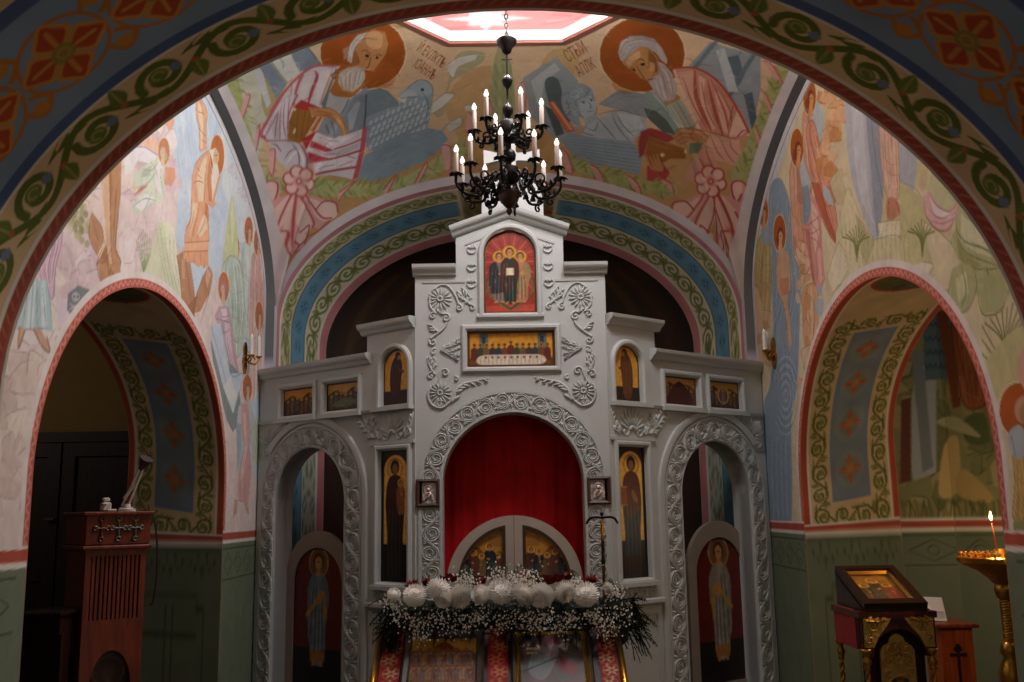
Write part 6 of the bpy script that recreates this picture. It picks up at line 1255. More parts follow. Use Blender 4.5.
def arm(phi, R, zc, z0, r0):
    d = Vector((sin(phi), -cos(phi), 0)); P = lambda r, z: Vector(C3) + d * r + Vector((0, 0, z)); s_ = R / .34
    a = MB(); a.tube([P(*q) for q in smooth_path([(r0, z0), (r0 + .06 * s_, z0 - .035), (R * .55, zc - .13 * s_), (R * .86, zc - .115 * s_), (R * 1.0, zc - .06 * s_), (R, zc)], 5)], .0095, 6)
    for c, r_, t0, sg in (((R * .62, zc - .045 * s_), .045 * s_, -1.2, 1), ((R * .36, zc - .03 * s_), .04 * s_, 2.2, -1), ((R * .80, zc - .155 * s_), .028 * s_, 1.0, 1)):
        a.tube([P(c[0] + r_ * (1 - .7 * t) * cos(t0 + sg * 7 * t), c[1] + r_ * (1 - .7 * t) * sin(t0 + sg * 7 * t)) for t in np.linspace(0, 1, 16)], .0072, 5)
    for q in range(4):
        b = P(R * (.26 + .2 * q), zc - .11 * s_); sd = Vector((-d.y, d.x, 0)) * .028
        a.add([b - sd, b + sd, b + sd * .3 + Vector((0, 0, .045)), b - sd * .3 + Vector((0, 0, .045)), b + d * .03], [(0, 1, 2, 3), (0, 1, 4), (1, 2, 4)])
    ob = a.build('arm', bronze, ch, True); c = P(R, zc)
    m = MB(); m.lathe([(.006, -.004), (.018, 0), (.024, .010), (.022, .016), (.013, .018)], c, 10)
    for k in range(7):
        t = 2 * pi * k / 7; e = Vector((cos(t), sin(t), 0)); w = Vector((-sin(t), cos(t), 0)); B = c + Vector((0, 0, .004))
        V = [B + e * .014 - w * .010, B + e * .014 + w * .010, B + e * .036 + w * .013 + Vector((0, 0, .006)), B + e * .052 + Vector((0, 0, -.006)), B + e * .036 - w * .013 + Vector((0, 0, .006))]
        m.add(V + [v - Vector((0, 0, .003)) for v in V], [(0, 1, 2, 3, 4), (9, 8, 7, 6, 5)] + [(i, (i + 1) % 5, 5 + (i + 1) % 5, 5 + i) for i in range(5)])
    m.build('drip_leaf', bronze, ob)
    m = MB(); m.lathe([(.0150, .014), (.0150, .145), (.0125, .148)], c, 10); m.build('candle_sleeve', cream, ob, 40)
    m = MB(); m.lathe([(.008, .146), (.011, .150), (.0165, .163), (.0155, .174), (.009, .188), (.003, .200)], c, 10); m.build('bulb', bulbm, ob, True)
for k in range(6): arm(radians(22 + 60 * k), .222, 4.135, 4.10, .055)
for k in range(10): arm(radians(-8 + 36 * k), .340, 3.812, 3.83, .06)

# ================================================================ wall sconces
bright = mat('polished_brass', '#c08a3a', .22, .95)
def sconce(sgn, px, offs, label):
    n = (1, 0, 0) if sgn < 0 else (-1, 0, 0); b = Vector(on_plane([px], (sgn * WX, 0, 0), n)[0]); root = empty('wall_sconce', b, label, 'wall lamp'); N = Vector(n); Yv = Vector((0, 1, 0))
    m = MB(); fr = Frame(b, (0, 1, 0), flip=sgn > 0); m.slab(smooth_path([(0, -.15), (.05, -.08), (.04, 0), (.055, .07), (0, .13), (-.055, .07), (-.04, 0), (-.05, -.08)], 4, True), [], fr, .004, .016)
    curl(m, fr, (.02, .05), .03, 0, 1.2, 1, .008, .014); curl(m, fr, (-.02, -.04), .03, 2, 1.2, 1, .008, .014); m.build('back_plate', bright, root)
    for o, y in offs:
        e = b + N * o + Yv * y; a = MB(); a.tube([b + N * .015, b + N * .04 - Vector((0, 0, .05)) + Yv * y * .3, b + N * o * .75 - Vector((0, 0, .06)) + Yv * y * .8, e - Vector((0, 0, .02)), e], .008, 6)
        a.tube([b + N * (o * .5 + .03 * cos(t)) + Yv * y * .6 + Vector((0, 0, -.02 + .03 * sin(t))) for t in np.linspace(0, 5, 12)], .006, 5); a.lathe([(.006, -.01), (.02, 0), (.03, .012), (.016, .016)], e, 12); ar = a.build('arm', bright, root, True)
        m = MB(); m.lathe([(.014, .014)] + [q for k in range(5) for q in ((.0165, .02 + k * .025), (.0165, .038 + k * .025), (.013, .043 + k * .025))], e, 12); m.build('candle_sleeve', mat('white_sleeve', '#e6e2dc', .4), ar)
        m = MB(); m.lathe([(.009, .138), (.014, .155), (.013, .17), (.007, .188), (.002, .198)], e, 10); m.build('bulb', mat('frosted_bulb', '#ece9e4', .3), ar, True)
sconce(-1, (244, 357), ((.07, -.03), (.11, .06)), 'brass wall sconce with two white candles on the left fresco wall')
sconce(1, (775, 352), ((.10, -.05), (.07, .03), (.04, .09)), 'brass wall sconce with three white candles on the right fresco wall')

# ================================================================ slanted icon stand with flower garland
FS = Frame((0, 6.15, .935), (1, 0, 0), (0, .60, .41))
st = empty('icon_stand', (0, 6.0, 0), 'slanting stand with red and gold brocade strips and gilt edges under the white flowers', 'stand')
m = MB(); m.slab(rect(-.855, .635, -.78, .08), [], FS, -.05, -.01); m.box((-.11, 5.96, .25), (1.35, .44, .50)); m.box((-.11, 6.33, .415), (1.45, .16, .83)); m.build('board', dk, st)
cv = Canvas(-.86, -.8, .84, .1, 220, '#8a0d13'); r = np.random.default_rng(4)
for cx in (-.75, -.115, .538):
    for k in range(9):
        z = .02 - k * .105; c = (cx + (.012 if k % 2 else -.012), z); g = '#b9a27c' if abs(cx) > .2 else '#b97a44'
        for a in np.linspace(0, 2 * pi, 7)[:-1]: cv.poly(smooth_path([c, (c[0] + .022 * cos(a - .4), c[1] + .022 * sin(a - .4)), (c[0] + .052 * cos(a), c[1] + .045 * sin(a)), (c[0] + .022 * cos(a + .4), c[1] + .022 * sin(a + .4))], 3, True), g)
        cv.disc(c, .010, '#8a0d13'); cv.ring(c, .05, .006, g, .8, n=16); cv.stroke([(c[0], c[1] - .05), (c[0], c[1] - .075)], .012, g)
for x0, x1 in ((-.81, -.69), (-.175, -.055), (.485, .59)): flat_grid('brocade_strip', FS, x0, x1, -.78, .08, .008, cv, cloth_paint, st, .0)
for x in (-.835, .615): m = MB(); m.sweep([(x, -.78), (x, .08)], [(-.022, -.01), (-.018, .018), (0, .028), (.018, .018), (.022, -.01)], FS); m.build('gilt_edge', gold, st, True)
def glassmat():
    if 'pane_glass' in MATS: return MATS['pane_glass']
    m = bpy.data.materials.new('pane_glass'); m.use_nodes = True; nt = m.node_tree; nt.nodes.clear()
    o = nt.nodes.new('ShaderNodeOutputMaterial'); t = nt.nodes.new('ShaderNodeBsdfTransparent'); g = nt.nodes.new('ShaderNodeBsdfGlossy'); g.inputs['Roughness'].default_value = .03
    f = nt.nodes.new('ShaderNodeMath'); f.operation = 'MULTIPLY'; w_ = nt.nodes.new('ShaderNodeLayerWeight'); w_.inputs['Blend'].default_value = .25; f.inputs[1].default_value = .18; nt.links.new(w_.outputs['Fresnel'], f.inputs[0]); x = nt.nodes.new('ShaderNodeMixShader')
    nt.links.new(f.outputs[0], x.inputs[0]); nt.links.new(t.outputs[0], x.inputs[1]); nt.links.new(g.outputs[0], x.inputs[2]); nt.links.new(x.outputs[0], o.inputs[0]); MATS['pane_glass'] = m; return m
def stand_icon(label, x0, x1, z0, z1, fw, fm, paint, inner=None):
    root = empty('framed_icon', FS((x0 + x1) / 2, z0, 0), label, 'icon', None)
    m = MB(); m.sweep(rect(x0 + fw / 2, x1 - fw / 2, z0 + fw / 2, z1 - fw / 2), [(-fw / 2, 0), (-fw / 2, .02), (-fw * .2, .035), (fw * .3, .03), (fw / 2, .016), (fw / 2, 0)], FS, True); m.build('frame', fm, root)
    if inner: m = MB(); g = fw + .012; m.sweep(rect(x0 + g, x1 - g, z0 + g, z1 - g), [(-.012, 0), (-.012, .02), (0, .026), (.012, .016), (.012, 0)], FS, True); m.build('inner_frame', inner, root)
    cv = Canvas(x0, z0, x1, z1, 240, '#5a4a34'); paint(cv, x0, x1, z0, z1); flat_grid('painting', FS, x0 + fw * .8, x1 - fw * .8, z0 + fw * .8, z1 - fw * .8, .007, cv, icon_paint, root, .012)
    m = MB(); m.slab(rect(x0 + .01, x1 - .01, z0 + .01, z1 - .01), [], FS, .001, .010); m.build('backing', dk, root)
    m = MB(); m.add([FS(u, v, .018) for u, v in rect(x0 + fw * .9, x1 - fw * .9, z0 + fw * .9, z1 - fw * .9)], [(0, 1, 2, 3)]); m.build('glass_pane', glassmat(), root)
def p_crowd(cv, x0, x1, z0, z1):
    cv.a[:] = hx('#5a3e26'); cv.poly(rect(x0, x1, z1 - .18, z1), '#b98a22'); xc = (x0 + x1) / 2; cv.poly(smooth_path([(xc - .05, z1 - .17), (xc - .05, z1 - .11), (xc, z1 - .08), (xc + .05, z1 - .11), (xc + .05, z1 - .17)], 4, True), '#7a3a22')
    for k in range(6): cv.disc((x0 + .1 + k * .055, z1 - .14), .014, '#8a5a22')
    for j in range(4):
        for k in range(11): ifig(cv, x0 + .07 + k * .033, z1 - .30 - j * .12, .15, ['#8a5a3c', '#6a4a52', '#9a7a58', '#50424a'][(k + j) % 4], ['#6a3a2a', '#8a6a44', '#5a4a58'][(k * 2 + j) % 3], halo='#8a6238', rim='#6a4a2c')
    cv.poly(rect(xc - .06, xc + .06, z0 + .05, z1 - .42), '#a5643c')
def p_grey(cv, x0, x1, z0, z1):
    cv.a[:] = hx('#3c3a3a'); xc = (x0 + x1) / 2; cv.poly(rect(x0, x1, z0, z1 - .30), '#4a4844')
    cv.poly(smooth_path([(xc - .08, z1 - .14), (xc - .05, z1 - .06), (xc + .03, z1 - .06), (xc + .06, z1 - .13)], 4, True), '#6a2e28'); cv.poly(smooth_path([(xc - .14, z1 - .30), (xc - .08, z1 - .15), (xc + .04, z1 - .14), (xc + .02, z1 - .28), (xc - .05, z1 - .42), (xc - .12, z1 - .40)], 4, True), '#6a747c')
    cv.disc((xc - .02, z1 - .13), .026, '#4a2e22'); cv.poly(smooth_path([(xc + .05, z1 - .26), (xc + .15, z1 - .30), (xc + .13, z1 - .38), (xc + .05, z1 - .36)], 4, True), '#74202a'); cv.stroke([(x0 + .06, z1 - .36), (xc + .04, z1 - .24)], .012, '#22262c'); cv.poly(smooth_path([(xc + .04, z1 - .15), (xc + .1, z1 - .12), (xc + .09, z1 - .19)], 4, True), '#a9a49a')
    for k in range(7): cv.disc((x0 + .10 + (k % 4) * .022, z1 - .17 - (k // 4) * .035), .012, '#b9ae98')
    for k in range(6): cv.stroke([(xc - .1 + k * .02, z1 - .2), (xc - .12 + k * .02, z1 - .38)], .006, '#5f6a74', .8)
stand_icon('framed icon of a gold-topped crowd scene under glass, left on the slanting stand', -.68, -.195, -.66, .03, .05, wood('dark_grey_frame', '#3a332e', '#4a423b', .4), p_crowd)
stand_icon('gilt-framed icon of a grey draped figure under glass, right on the slanting stand', -.035, .445, -.66, .05, .03, wood('dark_frame_wood', '#2a201a', '#3c2e24', .4), p_grey, gold)

# flower garland
gl = empty('flower_garland', (0, 6.2, .95), 'garland of white chrysanthemums, baby\'s breath and dark fir on top of the slanting stand', 'flowers')
petal_m = mat('white_petal', '#f8f6f0', .55, var=.04, spec=.25)
def mum(r):
    m = MB(); g = np.random.default_rng(11); N = 280
    for k in range(N):
        ph = math.acos(1 - 1.6 * (k + .5) / N); th = k * 2.39996; d = Vector((sin(ph) * cos(th), sin(ph) * sin(th), cos(ph))); t = Vector((cos(ph) * cos(th), cos(ph) * sin(th), -sin(ph))); s_ = d.cross(t)
        R_o = r * g.uniform(.90, 1.03); w = r * .078; up_ = (d * .92 + t * .35).normalized()
        P = [d * r * .3, up_ * R_o * .62 + s_ * w, up_ * R_o * .94 + s_ * w * .8 + d * r * .05, up_ * R_o + d * r * .12, up_ * R_o * .94 - s_ * w * .8 + d * r * .05, up_ * R_o * .62 - s_ * w, up_ * R_o * .75 - d * r * .06]
        m.add(P, [(0, 1, 6), (1, 2, 6), (2, 3, 6), (3, 4, 6), (4, 5, 6), (5, 0, 6)])
    m.ball((0, 0, 0), r * .62, 10, 7); return m
mums = [(415, 595, 11.5), (439, 589, 12), (443, 599, 9), (460, 596, 12), (480, 594, 9.5), (501, 591, 13), (523, 594, 11), (541, 595, 12.5), (565, 592, 10.5), (586, 594, 12.5), (394, 594, 6.5), (608, 588, 6.5)]
proto = None
for k, (x, y, rp) in enumerate(mums):
    p = at(x, y, 5.98 + .03 * (k % 2)); r_ = rp * 6 / 970
    if proto is None: proto = mum(1.0).build('chrysanthemum', petal_m, gl); o = proto
    else: o = proto.copy(); col.objects.link(o); o.parent = gl; o.matrix_parent_inverse = proto.matrix_parent_inverse.copy()
    o.location = p; o.scale = (r_, r_, r_ * .88); o.rotation_euler = (radians(38 + (k * 37) % 30), radians((k * 53) % 24 - 12), k * 1.3)
g = np.random.default_rng(21)
spr = [(-.70, 1.10, .05), (-.62, 1.03, .055), (-.58, .97, .045), (-.48, 1.07, .05), (-.38, 1.04, .06), (-.27, 1.04, .05), (-.20, 1.08, .05), (-.10, 1.03, .055), (.02, 1.05, .05), (.10, 1.04, .05), (.17, 1.06, .045), (.27, 1.01, .055), (.33, 1.05, .04), (.46, 1.06, .04), (.50, 1.03, .05), (.55, .98, .045), (.62, 1.08, .05), (.60, 1.20, .04), (-.31, 1.30, .045), (-.28, 1.27, .04), (-.13, 1.31, .045), (-.06, 1.29, .04), (.02, 1.30, .045), (.10, 1.29, .045), (-.75, 1.16, .04), (.36, 1.27, .02), (-.01, 1.27, .03)]
bl = MB(); stem = MB()
for cx, cz, s_ in spr:
    base = Vector((cx * .95, 6.16, cz + .06))
    for k in range(64):
        p = Vector((cx + g.normal(0, s_ * .8), 6.02 + g.normal(0, .04), cz + g.normal(0, s_ * .7))); r_ = g.uniform(.0035, .0072)
        bl.ball(p, r_, 5, 3)
        if k % 3 == 0: stem.tube([base, (base + p) / 2 + Vector((g.normal(0, .01), 0, .015)), p], .0012, 3, cap=False)
tag(bl.build('baby_breath', petal_m, gl), kind='stuff'); tag(stem.build('stem', mat('green_stem', '#3f4f30', .6), gl), kind='stuff')
fir = MB()
def twig(p, d, L, droop=.3):
    P = [Vector(p) + Vector(d) * L * t + Vector((0, 0, -droop * L * t * t)) for t in np.linspace(0, 1, 7)]; fir.tube(P, .0028, 4)
    for i in range(36):
        t = i / 36; q = Vector(p) + Vector(d) * L * t + Vector((0, 0, -droop * L * t * t)); sd = Vector((g.normal(), g.normal(), g.normal())).normalized(); e = (Vector(d) * .6 + sd).normalized() * .030; w = e.cross(Vector((0, 0, 1))).normalized() * .0022
        fir.add([q - w, q + w, q + e], [(0, 1, 2)])
for k in range(210):
    x = g.uniform(-.80, .70); z = g.uniform(.96, 1.18); y = 6.14 + g.uniform(-.05, .08); side = x / .8
    d = Vector((side * abs(side) * .9 + g.normal(0, .35), -.45 + g.normal(0, .25), g.normal(-.15, .4))).normalized(); twig((x, y, z), d, g.uniform(.09, .17))
for s in (-1, 1):
    for k in range(60):
        d = Vector((s * g.uniform(.0, .6), -.5 + g.normal(0, .2), g.normal(-.25, .45))).normalized(); twig((s * .70 + (-.04 if s < 0 else .0) + g.normal(0, .03), 6.12, g.uniform(.93, 1.14)), d, g.uniform(.09, .15), .25)
m = fir.build('fir_foliage', mat('dark_fir', '#19261a', .75, var=.3, spec=.15), gl); tag(m, kind='stuff')
m = MB(); m.box((-.05, 6.33, .99), (1.50, .17, .30), bev=.05); m.build('flower_foam', mat('dark_foam', '#141c12', .8), gl)
redp = mat('red_petal', '#7e1218', .5, var=.2)
rp = MB()
for k in range(40):
    d = Vector((cos(k * 2.4) * (.4 + .6 * ((k * 7) % 10) / 10), sin(k * 2.4) * (.4 + .6 * ((k * 7) % 10) / 10), .45 + .5 * ((k * 3) % 7) / 7)); w = d.cross(Vector((0, 0, 1))).normalized() * .24
    rp.add([Vector((0, 0, 0)), d * .55 + w, d, d * .55 - w, d * .6 + Vector((0, 0, .06))], [(0, 1, 4), (1, 2, 4), (2, 3, 4), (3, 0, 4)])
proto = None
for k, x in enumerate([-.64, -.56, -.46, -.40, -.24, -.20, -.05, .04, .14, .20, .27, .34, .42, .47]):
    if proto is None: o = proto = rp.build('red_flower', redp, gl)
    else: o = proto.copy(); col.objects.link(o); o.parent = gl; o.matrix_parent_inverse = proto.matrix_parent_inverse.copy()
    o.location = (x, 6.20 + .02 * (k % 3), 1.225 + .012 * (k % 4)); o.scale = (.06, .05, .06); o.rotation_euler = (.5, .1 * (k % 3 - 1), k)

# processional lamp pole behind the flowers
b = at(602, 519, 6.9); root = empty('altar_pole', (b.x, 6.9, 0), 'tall gilt and dark pole with curved dark crosspiece, right of the royal doors', 'candle holder')
f_ = lambda y: at(602, y, 6.9).z
m = MB(); m.lathe([(.010, f_(541)), (.014, f_(540)), (.011, f_(536)), (.014, f_(530)), (.010, f_(526)), (.013, f_(521)), (.006, f_(519))], (b.x, 6.9, 0), 12); m.lathe([(.012, 0.02), (.011, f_(566)), (.015, f_(565)), (.011, f_(564))], (b.x, 6.9, 0), 12); m.lathe([(.16, 0), (.16, .02), (.05, .05), (.015, .09)], (b.x, 6.9, 0), 20); m.build('gilt_shaft', gold, root, 40)
m = MB(); m.lathe([(.011, f_(565)), (.016, f_(562)), (.012, f_(557)), (.012, f_(548)), (.016, f_(544)), (.010, f_(541))], (b.x, 6.9, 0), 12); m.build('dark_grip', mat('black_lacquer', '#15110f', .3), root, 40)
m = MB(); m.tube([(b.x + q[0], 6.9, b.z + q[1]) for q in smooth_path([(-.105, -.022), (-.085, .004), (-.05, .014), (0, .010), (.05, .014), (.085, .004), (.105, -.022)], 5)], [.006] + [.009] * 29 + [.006], 8); 
for s in (-1, 1): m.ball((b.x + s * .107, 6.9, b.z - .026), .009, 8, 5)
m.ball((b.x, 6.9, b.z + .035), .014, 10, 6); m.tube([(b.x, 6.9, b.z), (b.x, 6.9, b.z + .03)], .007, 6); m.build('crosspiece', mat('dark_iron', '#1d1a18', .4, .6), root, True)
# ================================================================ right side: icon case on a carved lectern, cross lectern, candle stand
red_w = wood('red_brown_wood', '#3a120c', '#55200f', .35); mah = wood('mahogany', '#5e2410', '#82381a', .4); orange_w = wood('orange_wood', '#7a3512', '#a04e1e', .35)
carve = mat('gilt_carving', '#c9a458', .42, .45, var=.25, scale=40, bump=.5)
LX, LY = 1.885, 4.98
lec = empty('icon_lectern', (LX, LY, 0), 'red-brown lectern with gilt carving and twisted gold columns below a sloping glass icon case', 'lectern')
W_ = .185; FF = Frame((LX, LY, 0), (1, 0, 0))
m = MB(); m.slab([(-W_, 1.165), (W_, 1.165), (W_, .99), (W_ - .03, .99), (W_ - .03, .955)] + arc(0, .955, W_ - .055, 0, pi, 20) + [(-W_ + .03, .955), (-W_ + .03, .99), (-W_, .99)], [], FF, -.03, 0)
m.build('front_board', red_w, lec); m = MB(); m.box((LX, LY + .22, .06), (2 * W_ + .06, .46, .12), bev=.01); m.build('plinth', red_w, lec); m = MB()
for sx in (-1, 1): m.box((LX + sx * (W_ - .012), LY + .20, 1.07), (.024, .38, .17))
m.box((LX, LY + .20, 1.155), (2 * W_ + .02, .42, .03)); m.build('top_box', red_w, lec)
m = MB(); 
for sx in (-1, 1): m.slab([(sx * (W_ - .012), 1.145), (sx * .03, 1.145), (sx * .06, 1.10), (sx * .10, 1.055), (sx * .128, 1.0), (sx * (W_ - .012), 1.0)], [], FF, .0, .010)

fx = FF.off(.010)
for sx in (-1, 1): curl(m, fx, (sx * .13, 1.105), .032, 1.2, 1.4, sx, .006, .012); curl(m, fx, (sx * .148, 1.04), .022, 2.2, 1.3, -sx, .006, .012); leaf(m, fx, [(sx * .165, 1.13), (sx * .10, 1.125), (sx * .06, 1.13)], .03, 4, -sx)
m.build('carved_corner', carve, lec)
gp = MB(); gp.slab([(-.085, .12), (.085, .12), (.085, .98)] + smooth_path([(.07, 1.005), (.045, 1.015), (.03, 1.045), (0, 1.06), (-.03, 1.045), (-.045, 1.015), (-.07, 1.005)], 4) + [(-.085, .98)], [], FF, -.05, -.03); fx = FF.off(-.03)
for sx in (-1, 1):
    curl(gp, fx, (sx * .04, .985), .03, 1.2, 1.4, sx, .006, .012); curl(gp, fx, (sx * .05, .93), .028, 2.2, 1.4, -sx, .006, .012); curl(gp, fx, (sx * .055, .875), .022, .4, 1.3, sx, .006, .012)
    leaf(gp, fx, [(0, .89), (sx * .02, .95), (sx * .015, 1.02)], .04, 4, sx)
gp.ridge(arc(0, .80, .062, 0, 2 * pi, 24), .008, .014, fx); gp.build('carved_panel', carve, lec)
cv = Canvas(-.06, .74, .06, .87, 300, '#1f3a40'); ifig(cv, 0, .70, .16, '#c9c4b8', '#8a9aa4', halo='#b9862f'); [ifig(cv, sx * .035, .74, .09, '#8a9aa0', '#54666c') for sx in (-1, 1)]
us = -.056 * np.cos(np.linspace(0, pi, 24)); flat_grid('medallion', fx, 0, 1, lambda u: .80 - sqrt(max(0, .056 ** 2 - u * u)), lambda u: .80 + sqrt(max(0, .056 ** 2 - u * u)), .006, cv, icon_paint, lec, .004, us=us)
m = MB(); m.box((LX, LY + .09, .60), (.31, .012, 1.05)); m.build('dark_back', mat('dark_red_cloth', '#3a0c0e', .8), lec)
for sx in (-1, 1): m = MB(); m.box((LX + sx * (W_ + .002), LY + .22, 1.08), (.008, .32, .19), bev=.002); m.build('side_cloth', mat('side_red', '#8a1a1c', .8), lec)
for sx, sy in ((-1, .012), (1, .012), (-1, .39), (1, .39)):
    x, y = LX + sx * (W_ - .022), LY + sy; m = MB(); m.lathe([(.024, .12), (.026, .14), (.018, .16), (.02, .20), (.013, .22)], (x, y, 0), 12)
    for st_ in range(2): m.tube([(x + .0065 * cos(t * 46 + st_ * pi), y + .0065 * sin(t * 46 + st_ * pi), .21 + t * .68) for t in np.linspace(0, 1, 90)], .0085, 6)
    m.lathe([(.010, .885), (.019, .895), (.012, .905), (.021, .922), (.023, .936), (.012, .952), (.017, .962), (.027, .978), (.028, .992)], (x, y, 0), 12); m.build('column', gold, lec, True)
# the sloping icon case is a separate box on top
yb, zb, yf, zf_ = LY + .40, 1.345, LY - .005, 1.185; vdir = Vector((0, yb - yf, zb - zf_)); sl = vdir.length; FK = Frame((LX - .005, yf, zf_), (1, 0, 0), vdir)
kc = empty('icon_case', (LX, LY + .2, 1.17), 'dark wooden glazed case with a gold-lined icon, sloping on the gilt lectern', 'icon'); hw = .158
m = MB(); m.slab(rect(-hw, hw, 0, sl), [rect(-hw + .038, hw - .038, .05, sl - .035)], FK, -.012, .03)
m.add([(LX - .005 + sx * hw, y, z) for sx in (-1, 1) for y, z in ((yf, 1.172), (yb, 1.172), (yb, zb), (yf, zf_))], [(0, 1, 2, 3), (4, 5, 6, 7), (0, 4, 7, 3), (1, 2, 6, 5), (0, 1, 5, 4)]); m.build('case', wood('very_dark_wood', '#1c0c08', '#2a120b', .3), kc)
m = MB(); m.sweep(rect(-hw + .044, hw - .044, .056, sl - .041), [(-.009, -.004), (-.006, .014), (.006, .002), (.006, -.004)], FK, True); m.build('gold_lining', gold, kc)
cv = Canvas(-hw, 0, hw, sl, 260, '#7a4a20'); cv.poly(rect(-hw, hw, sl * .62, sl), '#9a6a28'); ifig(cv, 0, .08, .28, '#5a2a1c', '#3c4438'); ifig(cv, .06, .08, .22, '#8a2f22', '#7a3a24'); ifig(cv, -.06, .08, .22, '#6a5a34', '#4a3420'); cv.mottle(.08, 40, 2)
flat_grid('painting', FK, -hw + .04, hw - .04, .05, sl - .036, .008, cv, icon_paint, kc, -.010)
m = MB(); m.add([FK(u, v, .016) for u, v in rect(-hw + .038, hw - .038, .05, sl - .035)], [(0, 1, 2, 3)]); m.build('glass_pane', glassmat(), kc)

cxp = at(957, 624, 5.9); CX2, CY2, CZ2 = cxp.x, 5.9, cxp.z
cl = empty('cross_lectern', (CX2, CY2 + .12, 0), 'orange-brown wooden lectern with a dark cross on its front, in the right arch', 'lectern')
m = MB(); m.box((CX2, CY2 + .14, CZ2 - .012), (.26, .30, .024), bev=.006); m.box((CX2, CY2 + .13, .05), (.24, .26, .10), bev=.008); m.build('top', mah, cl)
m = MB(); m.box((CX2, CY2 + .13, (CZ2 + .08) / 2), (.19, .22, CZ2 - .12)); m.build('body', orange_w, cl)
FX = Frame((CX2 - .0, CY2 + .02, 0), (1, 0, 0)); m = MB(); zc = at(957, 655, 5.92).z
m.slab([(-.008, zc - .5), (.008, zc - .5), (.008, zc - .005), (.05, zc - .008), (.05, zc + .012), (.008, zc + .009), (.008, zc + .03), (-.008, zc + .03), (-.008, zc + .009), (-.05, zc + .012), (-.05, zc - .008), (-.008, zc - .005)], [], FX, .0, .006)
for dx, dz in ((-.012, .035), (.012, .035), (0, .052)): m.slab([(dx + .013 * cos(a), zc + dz + .013 * sin(a)) for a in np.linspace(0, 2 * pi, 13)[:-1]], [], FX, .0, .006)
m.build('dark_cross', mat('cross_black', '#14100e', .5), cl)
bk = at(939, 606, 5.93); FB = Frame((bk.x, CY2 + .13, CZ2 + .004), (1, 0, -.06), (.0, .35, .9)); cv = Canvas(-.09, 0, .09, .15, 240, '#d9dbe4')
for k in range(4): cv.stroke([(.0, .02 + k * .011), (.075, .022 + k * .011)], .004, '#5a5c66', .9)
cv.poly([(-.07, .14), (-.03, .14), (.02, .05), (-.03, .05)], '#eef0f6')
o = flat_grid('prayer_booklet', FB, -.085, .085, 0, .145, .006, cv, mat('paper', 'VC', .6, var=.03), None, .004); tag(o, 'open white booklet propped on the cross lectern behind the icon case', 'booklet')
md = o.modifiers.new('thickness', 'SOLIDIFY'); md.thickness = .006

px_, py_ = at(1002, 562, 4.85).x, 4.85; Z = lambda y: at(1002, y, 4.85).z
cs = empty('candle_stand', (px_, py_, 0), 'gilt floor candle stand with twisted shaft and wide dish of sockets in the right arch', 'candle stand')
m = MB(); m.lathe([(.03, Z(586)), (.05, Z(583)), (.075, Z(577)), (.12, Z(570)), (.175, Z(565)), (.20, Z(562)), (.205, Z(557)), (.195, Z(556)), (.18, Z(560)), (.06, Z(561)), (.05, Z(556)), (.04, Z(552)), (.03, Z(549)), (.002, Z(548))], (px_, py_, 0), 32); m.build('dish', gold, cs, 40)
m = MB()
for rr, n in ((.185, 26), (.14, 18), (.095, 12)):
    for k in range(n):
        a = 2 * pi * k / n; m.lathe([(.004, Z(561)), (.0065, Z(559)), (.005, Z(556)), (.0075, Z(553)), (.006, Z(552))], (px_ + rr * cos(a), py_ + rr * sin(a), 0), 6)
o = m.build('candle_sockets', gold, cs); tag(o, kind='stuff')
m = MB(); m.lathe([(.024, Z(600)), (.042, Z(597)), (.05, Z(590)), (.042, Z(584)), (.022, Z(581))], (px_, py_, 0), 16); m.lathe([(.03, Z(640)), (.045, Z(646)), (.05, Z(652)), (.035, Z(658)), (.05, Z(664)), (.066, Z(673)), (.06, Z(684)), (.035, Z(692)), (.03, .35), (.04, .33), (.03, .30), (.05, .12), (.14, .06), (.20, .03), (.20, 0)][::-1], (px_, py_, 0), 20); m.build('knop', gold, cs, True)
m = MB(); m.lathe([(.026, Z(645)), (.022, Z(600))], (px_, py_, 0), 12)
for s_ in range(3): m.tube([(px_ + .022 * cos(t * 34 + s_ * 2.09), py_ + .022 * sin(t * 34 + s_ * 2.09), Z(644) + t * (Z(600) - Z(644))) for t in np.linspace(0, 1, 110)], .0085, 6)
m.build('twisted_shaft', gold, cs, True)
c0, c1 = at(997, 551, 4.83), at(991, 521, 4.83)
cd_ = empty('burning_candle', c0, 'single thin burning candle standing in the gilt candle stand', 'candle')
m = MB(); m.tube([c0, c0 * .5 + c1 * .5 + Vector((.001, 0, 0)), c1], [.0042, .004, .0036], 8); m.build('wax', mat('beeswax', '#8a4a22', .5), cd_, True)
m = MB(); m.tube([c1, c1 + Vector((0, 0, .010))], .0012, 4); m.build('wick', mat('wick_black', '#1a1512', .9), cd_)
m = MB(); m.lathe([(.0005, -.006), (.006, .002), (.0075, .010), (.0055, .020), (.002, .032), (.0004, .038)], c1 + Vector((0, 0, .008)), 10); m.build('flame', mat('flame_glow', '#ffdf9a', .5, var=0, emit='#ffc56a', estr=38), cd_, True)
FLAME = c1 + Vector((0, 0, .05))

